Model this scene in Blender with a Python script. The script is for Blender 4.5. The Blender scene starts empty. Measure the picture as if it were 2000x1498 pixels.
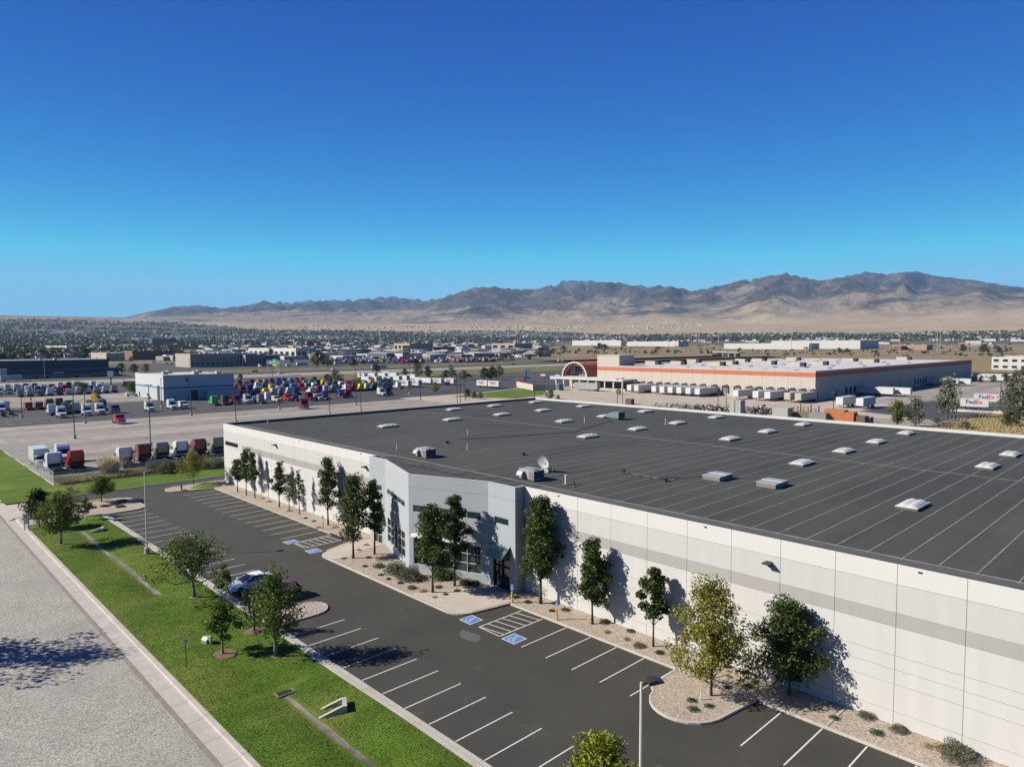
import bpy, math, random
import numpy as np
from mathutils import Vector, Matrix
R = math.radians
scene = bpy.context.scene
COL = scene.collection

# ------------------------------------------------------------------ camera
FPX, PITCH, ROLL, YAW, CAMH = 1344.54, 0.0585655, -0.0031886, -0.8052562, 24.979
_fw = np.array([math.sin(YAW) * math.cos(PITCH), math.cos(YAW) * math.cos(PITCH), -math.sin(PITCH)])
_rt = np.array([math.cos(YAW), -math.sin(YAW), 0.0])
_up = np.cross(_rt, _fw)
_r2 = _rt * math.cos(ROLL) + _up * math.sin(ROLL)
_u2 = -_rt * math.sin(ROLL) + _up * math.cos(ROLL)
cam = bpy.data.cameras.new('camera')
cam.sensor_width = 36.0
cam.lens = FPX / 2000.0 * 36.0
cam.clip_start, cam.clip_end = 0.5, 90000.0
camo = bpy.data.objects.new('camera', cam)
COL.objects.link(camo)
camo.matrix_world = Matrix(((_r2[0], _u2[0], -_fw[0], 0), (_r2[1], _u2[1], -_fw[1], 0), (_r2[2], _u2[2], -_fw[2], CAMH), (0, 0, 0, 1)))
scene.camera = camo

# ------------------------------------------------------------------ sky, sun, exposure
SUN_AZ, SUN_EL = R(50.0), R(33.5)          # direction the shadows fall; height of the sun
SKY_GRADE = ((11.0, 3.5, 0.09), (2.6, 2.12, 0.295), (0.79, 1.1, 0.43))
world = bpy.data.worlds.new('World')
scene.world = world
world.use_nodes = True
wn = world.node_tree
bg = wn.nodes['Background']
sky = wn.nodes.new('ShaderNodeTexSky')
sky.sky_type = 'NISHITA'
sky.sun_disc = False
sky.sun_elevation = SUN_EL
sky.sun_rotation = math.atan2(-math.cos(SUN_AZ), -math.sin(SUN_AZ))
sky.altitude = 1400.0
sky.air_density = 1.0
sky.dust_density = 0.3
sky.ozone_density = 6.0
# the same height-dependent sky all the way round, graded channel by channel to a deep polarised blue
def _wm(op, p, q=None):
    n = wn.nodes.new('ShaderNodeMath'); n.operation = op
    for i, v in enumerate((p, q)):
        if v is None: continue
        if isinstance(v, (int, float)): n.inputs[i].default_value = v
        else: wn.links.new(v, n.inputs[i])
    return n.outputs[0]
_tc = wn.nodes.new('ShaderNodeTexCoord')
_sx = wn.nodes.new('ShaderNodeSeparateXYZ'); wn.links.new(_tc.outputs['Generated'], _sx.inputs[0])
_c = _wm('SQRT', _wm('MAXIMUM', _wm('SUBTRACT', 1.0, _wm('MULTIPLY', _sx.outputs['Z'], _sx.outputs['Z'])), 0.0))
_cv = wn.nodes.new('ShaderNodeCombineXYZ')
wn.links.new(_wm('MULTIPLY', _c, math.sin(YAW)), _cv.inputs[0])
wn.links.new(_wm('MULTIPLY', _c, math.cos(YAW)), _cv.inputs[1])
wn.links.new(_sx.outputs['Z'], _cv.inputs[2])
wn.links.new(_cv.outputs[0], sky.inputs['Vector'])
_sc = wn.nodes.new('ShaderNodeSeparateColor'); wn.links.new(sky.outputs[0], _sc.inputs[0])
_cc = wn.nodes.new('ShaderNodeCombineColor')
for _i, (_k, _e, _mx) in enumerate(SKY_GRADE):
    _v = _wm('MULTIPLY', _sc.outputs[_i], 0.1)
    wn.links.new(_wm('MULTIPLY', _wm('MINIMUM', _wm('MULTIPLY', _wm('POWER', _v, _e), _k), _mx), 10.0), _cc.inputs[_i])
wn.links.new(_cc.outputs[0], bg.inputs[0])
bg.inputs[1].default_value = 0.10
sun = bpy.data.lights.new('sun', 'SUN')
sun.energy = 5.0
sun.angle = R(0.53)
sun.color = (1.0, 0.925, 0.815)
suno = bpy.data.objects.new('sun', sun)
COL.objects.link(suno)
suno.rotation_euler = Vector((math.cos(SUN_AZ) * math.cos(SUN_EL), math.sin(SUN_AZ) * math.cos(SUN_EL), -math.sin(SUN_EL))).to_track_quat('-Z', 'Y').to_euler()
suno.location = (-60, -60, 80)
vs = scene.view_settings
vs.view_transform = 'Standard'
vs.look = 'None'
vs.exposure = 1.0
vs.gamma = 1.0
vs.use_curve_mapping = False
cy = scene.cycles
cy.use_denoising = True
cy.max_bounces = 6
cy.diffuse_bounces = 3
cy.glossy_bounces = 3
cy.transmission_bounces = 4
cy.transparent_max_bounces = 12
cy.volume_bounces = 0
cy.caustics_reflective = False
cy.caustics_refractive = False

# ------------------------------------------------------------------ surveying helpers (survey pixel -> place on the ground)
def ray(x, y):
    return _fw + _r2 * (x - 1000.0) / FPX - _u2 * (y - 749.0) / FPX
def g(x, y, z=0.0):
    d = ray(x, y); t = (z - CAMH) / d[2]
    return (d[0] * t, d[1] * t, z)
def onY(x, y, Y):
    d = ray(x, y); t = Y / d[1]
    return (d[0] * t, Y, CAMH + d[2] * t)
def onX(x, y, X):
    d = ray(x, y); t = X / d[0]
    return (X, d[1] * t, CAMH + d[2] * t)
def topz(x, y, ytop):
    """height of a thing whose foot stands at survey point (x, y) and whose top is sighted at ytop"""
    p = g(x, y); d = ray(x, ytop)
    t = math.hypot(p[0], p[1]) / math.hypot(d[0], d[1])
    return CAMH + d[2] * t

# ------------------------------------------------------------------ materials
MATS = {}
ALB = 0.69                                  # overall albedo level for this exposure
def lin(c):
    return tuple((v / 12.92 if v <= 0.04045 else ((v + 0.055) / 1.055) ** 2.4) for v in c)
def mat(name, col, rough=0.7, var=0.0, scale=1.0, col2=None, bump=0.0, bscale=None, metal=0.0, spec=0.5, coat=0.0, detail=4.0, fine=0.0, fscale=40.0):
    """principled with noise-mixed colour; col/col2 linear rgb"""
    if name in MATS:
        return MATS[name]
    col = tuple(c * ALB for c in col)
    if col2 is not None: col2 = tuple(c * ALB for c in col2)
    m = bpy.data.materials.new(name)
    m.use_nodes = True
    nt = m.node_tree; N = nt.nodes; L = nt.links
    b = N['Principled BSDF']
    b.inputs['Roughness'].default_value = rough
    b.inputs['Metallic'].default_value = metal
    b.inputs['Specular IOR Level'].default_value = spec
    b.inputs['Coat Weight'].default_value = coat
    b.inputs['Base Color'].default_value = (*col, 1)
    m.diffuse_color = (*col, 1)
    if col2 is None and var > 0:
        col2 = tuple(min(1, c * (1 + var)) for c in col)
        col = tuple(c * (1 - var) for c in col)
    src = None
    if col2 is not None or bump > 0 or fine > 0:
        geo = N.new('ShaderNodeNewGeometry')
        src = geo.outputs['Position']
    if col2 is not None:
        n = N.new('ShaderNodeTexNoise'); n.inputs['Scale'].default_value = scale; n.inputs['Detail'].default_value = detail
        n.inputs['Roughness'].default_value = 0.6
        L.new(src, n.inputs['Vector'])
        mr = N.new('ShaderNodeMapRange'); mr.inputs[1].default_value = 0.3; mr.inputs[2].default_value = 0.7
        L.new(n.outputs['Fac'], mr.inputs[0])
        mx = N.new('ShaderNodeMix'); mx.data_type = 'RGBA'
        mx.inputs[6].default_value = (*col, 1); mx.inputs[7].default_value = (*col2, 1)
        L.new(mr.outputs[0], mx.inputs[0])
        out = mx.outputs[2]
        if fine > 0:
            n2 = N.new('ShaderNodeTexNoise'); n2.inputs['Scale'].default_value = fscale; n2.inputs['Detail'].default_value = 2.0
            L.new(src, n2.inputs['Vector'])
            mr2 = N.new('ShaderNodeMapRange'); mr2.inputs[1].default_value = 0.25; mr2.inputs[2].default_value = 0.75
            mr2.inputs[3].default_value = 1 - fine; mr2.inputs[4].default_value = 1 + fine
            L.new(n2.outputs['Fac'], mr2.inputs[0])
            ml = N.new('ShaderNodeMix'); ml.data_type = 'RGBA'; ml.blend_type = 'MULTIPLY'; ml.inputs[0].default_value = 1.0
            L.new(out, ml.inputs[6]); L.new(mr2.outputs[0], ml.inputs[7])
            out = ml.outputs[2]
        L.new(out, b.inputs['Base Color'])
    if bump > 0:
        nb = N.new('ShaderNodeTexNoise'); nb.inputs['Scale'].default_value = bscale or scale * 8; nb.inputs['Detail'].default_value = 3.0
        L.new(src, nb.inputs['Vector'])
        bp = N.new('ShaderNodeBump'); bp.inputs['Strength'].default_value = min(1.0, bump); bp.inputs['Distance'].default_value = 0.05
        L.new(nb.outputs['Fac'], bp.inputs['Height'])
        L.new(bp.outputs[0], b.inputs['Normal'])
    MATS[name] = m
    return m

def newmat(name):
    m = bpy.data.materials.new(name); m.use_nodes = True
    MATS[name] = m
    return m, m.node_tree.nodes, m.node_tree.links, m.node_tree.nodes['Principled BSDF']
def mathn(N, L, op, a, b=None):
    n = N.new('ShaderNodeMath'); n.operation = op
    for i, v in enumerate((a, b)):
        if v is None: continue
        if isinstance(v, (int, float)): n.inputs[i].default_value = v
        else: L.new(v, n.inputs[i])
    return n.outputs[0]
def noise(N, L, vec, scale, detail=4.0, lo=0.3, hi=0.7, a=0.0, b=1.0, rough=0.55):
    n = N.new('ShaderNodeTexNoise'); n.inputs['Scale'].default_value = scale; n.inputs['Detail'].default_value = detail
    n.inputs['Roughness'].default_value = rough
    L.new(vec, n.inputs['Vector'])
    mr = N.new('ShaderNodeMapRange'); mr.inputs[1].default_value = lo; mr.inputs[2].default_value = hi
    mr.inputs[3].default_value = a; mr.inputs[4].default_value = b
    L.new(n.outputs['Fac'], mr.inputs[0])
    return mr.outputs[0]
def mixc(N, L, fac, a, b, blend='MIX'):
    mx = N.new('ShaderNodeMix'); mx.data_type = 'RGBA'; mx.blend_type = blend
    for i, v in ((0, fac), (6, a), (7, b)):
        if isinstance(v, (int, float)): mx.inputs[i].default_value = v
        elif isinstance(v, tuple): mx.inputs[i].default_value = (*(c * ALB for c in v), 1)
        else: L.new(v, mx.inputs[i])
    return mx.outputs[2]
def remap(N, L, v, lo, hi, a=0.0, b=1.0):
    mr = N.new('ShaderNodeMapRange'); mr.inputs[1].default_value = lo; mr.inputs[2].default_value = hi
    mr.inputs[3].default_value = a; mr.inputs[4].default_value = b
    L.new(v, mr.inputs[0])
    return mr.outputs[0]

# ------------------------------------------------------------------ mesh builder
class MB:
    def __init__(s):
        s.v = []; s.f = []; s.m = []; s.mats = []
    def mi(s, m):
        if m not in s.mats: s.mats.append(m)
        return s.mats.index(m)
    def add(s, vs, fs, m):
        k = len(s.v); i = s.mi(m)
        s.v.extend(vs)
        for f in fs:
            s.f.append(tuple(k + a for a in f)); s.m.append(i)
        return s
    def quad(s, a, b, c, d, m):
        return s.add([a, b, c, d], [(0, 1, 2, 3)], m)
    def box(s, x0, x1, y0, y1, z0, z1, m):
        return s.add([(x0, y0, z0), (x1, y0, z0), (x1, y1, z0), (x0, y1, z0), (x0, y0, z1), (x1, y0, z1), (x1, y1, z1), (x0, y1, z1)],
                     [(3, 2, 1, 0), (4, 5, 6, 7), (0, 1, 5, 4), (1, 2, 6, 5), (2, 3, 7, 6), (3, 0, 4, 7)], m)
    def prism(s, pts, z0, z1, m):
        n = len(pts)
        vs = [(p[0], p[1], z0) for p in pts] + [(p[0], p[1], z1) for p in pts]
        fs = [tuple(range(n - 1, -1, -1)), tuple(range(n, 2 * n))] + [(i, (i + 1) % n, n + (i + 1) % n, n + i) for i in range(n)]
        return s.add(vs, fs, m)
    def extr(s, prof, axis, a, b, m):
        """profile of (u,w) pairs extruded along 'x' (u=y,w=z) or 'y' (u=x,w=z)"""
        n = len(prof)
        P = (lambda t, p: (t, p[0], p[1])) if axis == 'x' else (lambda t, p: (p[0], t, p[1]))
        vs = [P(a, p) for p in prof] + [P(b, p) for p in prof]
        fs = [tuple(range(n - 1, -1, -1)), tuple(range(n, 2 * n))] + [(i, (i + 1) % n, n + (i + 1) % n, n + i) for i in range(n)]
        return s.add(vs, fs, m)
    def tube(s, pts, rad, m, n=8, caps=True):
        """pts list of 3d points, rad scalar or list"""
        k = len(s.v); i0 = s.mi(m)
        if not hasattr(rad, '__len__'): rad = [rad] * len(pts)
        P = [Vector(p) for p in pts]
        ref = None
        for i, p in enumerate(P):
            t = (P[min(i + 1, len(P) - 1)] - P[max(i - 1, 0)])
            t = t.normalized() if t.length > 1e-9 else Vector((0, 0, 1))
            if ref is None:
                ref = Vector((1, 0, 0)) if abs(t.x) < 0.9 else Vector((0, 1, 0))
            u = (ref - t * ref.dot(t)).normalized(); w = t.cross(u); ref = u
            for j in range(n):
                a = 2 * math.pi * j / n
                s.v.append(tuple(p + (u * math.cos(a) + w * math.sin(a)) * rad[i]))
        for i in range(len(P) - 1):
            for j in range(n):
                s.f.append((k + i * n + j, k + i * n + (j + 1) % n, k + (i + 1) * n + (j + 1) % n, k + (i + 1) * n + j)); s.m.append(i0)
        if caps:
            s.f.append(tuple(k + j for j in range(n - 1, -1, -1))); s.m.append(i0)
            s.f.append(tuple(k + (len(P) - 1) * n + j for j in range(n))); s.m.append(i0)
        return s
    def loft(s, rings, m, caps=True):
        """list of equal-length vertex rings"""
        n = len(rings[0]); k = len(s.v); i0 = s.mi(m)
        for r in rings: s.v.extend(tuple(p) for p in r)
        for i in range(len(rings) - 1):
            for j in range(n):
                s.f.append((k + i * n + j, k + i * n + (j + 1) % n, k + (i + 1) * n + (j + 1) % n, k + (i + 1) * n + j)); s.m.append(i0)
        if caps:
            s.f.append(tuple(k + j for j in range(n - 1, -1, -1))); s.m.append(i0)
            s.f.append(tuple(k + (len(rings) - 1) * n + j for j in range(n))); s.m.append(i0)
        return s
    def mesh(s, name, smooth=False):
        me = bpy.data.meshes.new(name)
        me.from_pydata(s.v, [], s.f)
        for m in s.mats: me.materials.append(m)
        if len(s.mats) > 1: me.polygons.foreach_set('material_index', s.m)
        if smooth: me.polygons.foreach_set('use_smooth', [True] * len(s.f))
        me.update()
        return me
    def build(s, name, parent=None, smooth=False, loc=None):
        return link(name, s.mesh(name, smooth), parent, loc)
def link(name, data, parent=None, loc=None, rz=0.0):
    o = bpy.data.objects.new(name, data)
    COL.objects.link(o)
    if parent is not None: o.parent = parent
    if loc is not None: o.location = loc
    if rz: o.rotation_euler = (0, 0, rz)
    return o
def hold(o, parent):
    """parent o while keeping its world coordinates"""
    o.parent = parent
    o.matrix_parent_inverse = parent.matrix_basis.inverted()
    return o
def tag(o, label=None, cat=None, group=None, kind=None):
    if label: o['label'] = label
    if cat: o['category'] = cat
    if group: o['group'] = group
    if kind: o['kind'] = kind
    return o
def thing(name, label, cat, loc=(0, 0, 0), rz=0.0, group=None):
    o = link(name, None, None, loc, rz)
    o.empty_display_size = 0.2
    return tag(o, label, cat, group)
def struct(o, label=None, cat=None):
    o['kind'] = 'structure'
    if label: o['label'] = label
    if cat: o['category'] = cat
    return o
def kids(o):
    return CHILD.get(o.name, [])
def copy_tree(o, loc=None, rz=None, label=None, group=None, parent=None):
    c = o.copy(); COL.objects.link(c)
    if parent is not None: c.parent = parent
    if loc is not None: c.location = loc
    if rz is not None: c.rotation_euler = (0, 0, rz)
    if label: c['label'] = label
    if group: c['group'] = group
    for ch in o.children:
        d = ch.copy(); COL.objects.link(d); d.parent = c
        for gch in ch.children:
            e = gch.copy(); COL.objects.link(e); e.parent = d
    return c

# ------------------------------------------------------------------ value noise for terrain
_rng = np.random.RandomState(7)
_TAB = _rng.rand(512, 512)
def vnoise(x, y):
    xi = np.floor(x).astype(int); yi = np.floor(y).astype(int)
    fx = x - xi; fy = y - yi
    fx = fx * fx * fx * (fx * (fx * 6 - 15) + 10); fy = fy * fy * fy * (fy * (fy * 6 - 15) + 10)
    a = _TAB[yi % 512, xi % 512]; b = _TAB[yi % 512, (xi + 1) % 512]
    c = _TAB[(yi + 1) % 512, xi % 512]; d = _TAB[(yi + 1) % 512, (xi + 1) % 512]
    return (a * (1 - fx) + b * fx) * (1 - fy) + (c * (1 - fx) + d * fx) * fy
def fbm(x, y, o=5):
    s = 0; a = 0.5
    for i in range(o):
        s = s + a * vnoise(x + 17.3 * i, y - 9.1 * i); x = x * 2.03; y = y * 2.03; a *= 0.5
    return s
def ridged(x, y, o=6):
    s = 0; a = 0.5; w = 1.0
    for i in range(o):
        n = 1 - np.abs(2 * vnoise(x + 31.7 * i, y + 11.9 * i) - 1); n = n * n
        s = s + a * n * w; w = np.clip(n * 1.6, 0, 1); x = x * 2.1; y = y * 2.1; a *= 0.5
    return s
# ------------------------------------------------------------------ terrain: valley floor rising to the bench, mountains behind
BD = np.array([0, 1300, 2000, 3000, 4000, 5000, 7000, 9000, 11000, 13000, 30000.0])
BZ = np.array([0, 0, 3, 14, 32, 60, 150, 257, 396, 440, 520.0])
def base_z(d):
    return np.interp(d, BD, BZ)
SKYL = [(-700, 622), (100, 622), (240, 619), (345, 597), (400, 594), (430, 600), (470, 598), (520, 587), (560, 591), (620, 586), (700, 586), (765, 579), (840, 588), (880, 577), (930, 562), (970, 561), (1000, 565), (1040, 567), (1120, 548), (1190, 553), (1270, 562), (1300, 559), (1350, 570), (1390, 564), (1440, 552), (1530, 537), (1600, 552), (1690, 534), (1720, 540), (1765, 533), (1870, 549), (1900, 551), (1960, 563), (2000, 566), (2300, 572), (2800, 590)]
def build_ground():
    px = np.concatenate([np.linspace(-620, 2620, 660)])
    azv = YAW + np.arctan((px - 1000) / FPX)
    # finish the circle with coarse steps
    rest = np.linspace(azv[-1], azv[0] + 2 * math.pi, 60)[1:-1]
    az = np.concatenate([azv, rest])
    pxa = np.concatenate([px, np.full(len(rest), 2800.0)])
    rd = np.concatenate([[2.0, 60, 110, 300, 500, 900, 1300], np.linspace(1600, 9000, 26), np.linspace(9150, 26500, 190), [27500, 29000, 30000]])
    A, D = np.meshgrid(az, rd)
    X = np.sin(A) * D; Y = np.cos(A) * D
    Z = base_z(D)
    Z = Z + np.clip((D - 2500) / 4000, 0, 1) * (fbm(X / 900, Y / 900, 4) - 0.47) * 26
    pxg = np.repeat(pxa[None, :], len(rd), 0)
    ys = np.interp(pxa, [p[0] for p in SKYL], [p[1] for p in SKYL])
    ys = ys + (fbm(pxa / 13.0, pxa * 0 + 3.3, 4) - 0.47) * 3.5
    far = np.interp(pxa, [200, 700, 900, 1350, 2000], [25000, 22500, 18500, 17200, 15800])
    near = np.interp(pxa, [200, 700, 900, 1350, 1700, 2000], [12500, 11500, 10300, 9100, 8900, 8900])
    T = np.clip((D - near[None, :]) / (far - near)[None, :], 0, 1.6)
    wx = (fbm(X / 2600, Y / 2600, 3) - 0.5) * 1500; wy = (fbm(X / 2600 + 40, Y / 2600 + 7, 3) - 0.5) * 1500
    rg = ridged((X + wx) / 4300, (Y + wy) / 4300, 7)
    small = ridged((X + wx * .5) / 1500 + 5, (Y + wy * .5) / 1500 + 9, 5)
    prof = np.where(T < 1, np.clip(T, 0, 1) ** 1.1, np.clip(1 - (T - 1) * 1.5, 0, 1))
    gul = ridged((X + wx * .35) / 950 + 2, (Y + wy * .35) / 950 + 4, 4)
    M = prof * (0.28 + 0.75 * rg + 0.30 * gul) + 0.38 * np.sqrt(np.clip(prof, 0, 1)) * small * np.clip(1.1 - prof, 0, 1)
    # a separate front spur range between survey columns 1180 and 1580
    fr = np.clip(1 - np.abs(pxg - 1390) / 260, 0, 1) ** 0.8
    tf = np.clip(1 - np.abs(D - 12600) / 2600, 0, 1)
    FS = fr * tf * (0.15 + 1.15 * ridged((X + wx * .4) / 2300 + 3, (Y + wy * .4) / 2300 + 8, 6))
    M = np.maximum(M, FS * 0.62)
    horizon = 670.0
    ang = (horizon - ys) / FPX / np.cos(A[0] - YAW) if False else (horizon - ys) / FPX
    cosaz = np.cos(A - YAW)
    dep = D * cosaz
    # scale each bearing so that the crest meets the surveyed skyline
    zt = CAMH + ang[None, :] * dep
    with np.errstate(divide='ignore', invalid='ignore'):
        need = np.where((M > 0.03) & (zt > Z), (zt - Z) / M, 1e9)
    k = need.min(0)
    k = np.where(k > 5e3, 0, k)
    k[len(px):] = 0
    ker = np.ones(5) / 5
    kk = np.convolve(np.pad(k[:len(px)], 2, mode='edge'), ker, 'valid')
    k[:len(px)] = kk
    k[len(px):len(px) + 8] = np.linspace(kk[-1], 0, 8); k[-8:] = np.linspace(0, kk[0], 8)
    Z = Z + M * k[None, :]
    Z[rd < 1400] = 0.0
    Z = Z - 0.06
    Z[rd < 120] = -1.6; Z[(rd > 120) & (rd < 400)] = -0.3
    nr, na = X.shape
    verts = [(0, 0, -1.6)] + list(zip(X.ravel().tolist(), Y.ravel().tolist(), Z.ravel().tolist()))
    faces = []
    for j in range(na):
        faces.append((0, 1 + (j + 1) % na, 1 + j))
    idx = np.arange(nr * na).reshape(nr, na) + 1
    a = idx[:-1]; b = np.roll(idx, -1, 1)[:-1]; c = np.roll(idx, -1, 1)[1:]; d = idx[1:]
    faces += list(map(tuple, np.stack([a, b, c, d], -1).reshape(-1, 4).tolist()))
    me = bpy.data.meshes.new('ground'); me.from_pydata(verts, [], faces)
    me.polygons.foreach_set('use_smooth', [True] * len(faces))
    m, N, L, B = newmat('terrain')
    geo = N.new('ShaderNodeNewGeometry'); P = geo.outputs['Position']
    sep = N.new('ShaderNodeSeparateXYZ'); L.new(P, sep.inputs[0])
    ln = N.new('ShaderNodeVectorMath'); ln.operation = 'LENGTH'; L.new(P, ln.inputs[0])
    dist = ln.outputs['Value']
    sn = N.new('ShaderNodeSeparateXYZ'); L.new(geo.outputs['Normal'], sn.inputs[0])
    # near: dry tan earth with weeds
    near_c = mixc(N, L, noise(N, L, P, 0.05, 6), (0.22, 0.165, 0.095), (0.36, 0.28, 0.17))
    near_c = mixc(N, L, noise(N, L, P, 0.012, 4, 0.5, 0.62), near_c, (0.13, 0.12, 0.06))
    # valley: suburbs, tan fields
    urb = mixc(N, L, noise(N, L, P, 0.03, 6, 0.35, 0.65), (0.045, 0.055, 0.034), (0.18, 0.16, 0.12))
    urb = mixc(N, L, noise(N, L, P, 0.055, 2, 0.60, 0.72), urb, (0.34, 0.32, 0.29))
    fld = mixc(N, L, noise(N, L, P, 0.0016, 5), (0.36, 0.27, 0.16), (0.46, 0.37, 0.24))
    fld = mixc(N, L, noise(N, L, P, 0.012, 5, 0.55, 0.75), fld, (0.22, 0.18, 0.12))
    dr = N.new('ShaderNodeVectorMath'); dr.operation = 'DOT_PRODUCT'; L.new(P, dr.inputs[0]); dr.inputs[1].default_value = (math.cos(YAW), -math.sin(YAW), 0)
    df = N.new('ShaderNodeVectorMath'); df.operation = 'DOT_PRODUCT'; L.new(P, df.inputs[0]); df.inputs[1].default_value = (math.sin(YAW), math.cos(YAW), 0)
    side = mathn(N, L, 'DIVIDE', dr.outputs['Value'], df.outputs['Value'])
    push = mathn(N, L, 'ADD', remap(N, L, side, -0.5, -0.36, -3200, 0), remap(N, L, side, 0.0, 0.15, 0, 1200))
    fmask = remap(N, L, mathn(N, L, 'ADD', mathn(N, L, 'ADD', dist, push), mathn(N, L, 'MULTIPLY', noise(N, L, P, 0.0009, 3, 0.3, 0.7, -1, 1), 500.0)), 6700, 6900)
    fpatch = noise(N, L, P, 0.0008, 4, 0.64, 0.67)
    fm = mathn(N, L, 'MAXIMUM', fmask, fpatch)
    val = mixc(N, L, fm, urb, fld)
    c1 = mixc(N, L, remap(N, L, mathn(N, L, 'SUBTRACT', dist, remap(N, L, side, 0.0, 0.08, 0, 1700)), 1250, 1500), near_c, val)
    # mountain: dry grass below, dark scrub above and in the draws
    gr = mixc(N, L, noise(N, L, P, 0.004, 6), (0.27, 0.205, 0.13), (0.40, 0.32, 0.215))
    sc = mixc(N, L, noise(N, L, P, 0.006, 6), (0.040, 0.044, 0.034), (0.115, 0.095, 0.072))
    h = mathn(N, L, 'ADD', sep.outputs['Z'], mathn(N, L, 'MULTIPLY', noise(N, L, P, 0.0011, 7, 0.3, 0.7, -1, 1, 0.62), 520.0))
    sm = remap(N, L, h, 450, 750)
    spots = noise(N, L, P, 0.0075, 5, 0.55, 0.64)
    sm = mathn(N, L, 'MAXIMUM', sm, mathn(N, L, 'MULTIPLY', spots, remap(N, L, sep.outputs['Z'], 430, 700, 0, 0.8)))
    # the slopes turned toward the north-west carry more grass
    mt = mixc(N, L, sm, gr, sc)
    rock = mixc(N, L, noise(N, L, P, 0.01, 6, 0.55, 0.7), mt, (0.20, 0.17, 0.14))
    c2 = mixc(N, L, remap(N, L, mathn(N, L, 'ADD', dist, mathn(N, L, 'MULTIPLY', noise(N, L, P, 0.001, 3, 0.3, 0.7, -1, 1), 600.0)), 9100, 9800), c1, rock)
    L.new(c2, B.inputs['Base Color']); B.inputs['Roughness'].default_value = 0.95; B.inputs['Specular IOR Level'].default_value = 0.1
    nb = N.new('ShaderNodeTexNoise'); nb.inputs['Scale'].default_value = 0.006; nb.inputs['Detail'].default_value = 8.0; nb.inputs['Roughness'].default_value = 0.65
    L.new(P, nb.inputs['Vector'])
    bp = N.new('ShaderNodeBump'); bp.inputs['Distance'].default_value = 120.0
    L.new(remap(N, L, dist, 9000, 10500, 0.0, 0.8), bp.inputs['Strength']); L.new(nb.outputs['Fac'], bp.inputs['Height'])
    L.new(bp.outputs[0], B.inputs['Normal'])
    me.materials.append(m)
    o = link('ground', me)
    struct(o, 'valley floor rising to bare brown mountains', 'terrain')
    return k.max(), Z.max()
GK = build_ground()
print('ground', GK)

# ------------------------------------------------------------------ haze
def build_haze(dens=2.4e-5):
    mb = MB()
    m = bpy.data.materials.new('haze_air'); m.use_nodes = True
    N = m.node_tree.nodes; L = m.node_tree.links
    N.remove(N['Principled BSDF'])
    v = N.new('ShaderNodeVolumePrincipled')
    v.inputs['Color'].default_value = (0.34, 0.57, 0.90, 1)
    v.inputs['Density'].default_value = dens
    v.inputs['Anisotropy'].default_value = 0.0
    L.new(v.outputs[0], N['Material Output'].inputs['Volume'])
    mb.box(-31000, 31000, -31000, 31000, -3, 1950, m)
    o = mb.build('haze')
    tag(o, 'thin blue haze lying over the valley', 'haze', kind='stuff')
build_haze()
# ------------------------------------------------------------------ near ground: street, lawn, parking lot, beds
def speckle(name, base, dark, light, scale, amt, big=0.15, rough=0.85, bump=0.25, tint=None):
    m, N, L, B = newmat(name)
    P = N.new('ShaderNodeNewGeometry').outputs['Position']
    v = N.new('ShaderNodeTexVoronoi'); v.inputs['Scale'].default_value = scale; L.new(P, v.inputs['Vector'])
    sp = N.new('ShaderNodeSeparateColor'); L.new(v.outputs['Color'], sp.inputs[0])
    c = mixc(N, L, remap(N, L, sp.outputs[0], 0.0, 1.0), dark, light)
    c = mixc(N, L, amt, base, c)
    c = mixc(N, L, 1.0, c, noise(N, L, P, 0.35, 5, 0.3, 0.7, 1 - big, 1 + big), 'MULTIPLY')
    c = mixc(N, L, 1.0, c, noise(N, L, P, 7.0, 4, 0.3, 0.7, 1 - big * .6, 1 + big * .6), 'MULTIPLY')
    if tint: c = mixc(N, L, noise(N, L, P, 0.12, 5, 0.5, 0.75, 0, 0.6), c, tint)
    L.new(c, B.inputs['Base Color']); B.inputs['Roughness'].default_value = rough; B.inputs['Specular IOR Level'].default_value = 0.25
    if bump:
        bp = N.new('ShaderNodeBump'); bp.inputs['Strength'].default_value = bump; bp.inputs['Distance'].default_value = 0.03
        L.new(v.outputs['Distance'], bp.inputs['Height']); L.new(bp.outputs[0], B.inputs['Normal'])
    return m
STREET = speckle('chip_seal', (0.38, 0.36, 0.31), (0.15, 0.142, 0.125), (0.56, 0.535, 0.465), 13.0, 0.75, 0.10, tint=(0.30, 0.285, 0.255))
GRAVEL = speckle('pale_gravel', (0.44, 0.365, 0.285), (0.22, 0.17, 0.13), (0.60, 0.52, 0.43), 12.0, 0.8, 0.06, bump=0.6)
DIRT = speckle('dry_dirt', (0.36, 0.29, 0.21), (0.25, 0.2, 0.14), (0.44, 0.37, 0.28), 2.0, 0.5, 0.15, bump=0.3)
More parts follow.
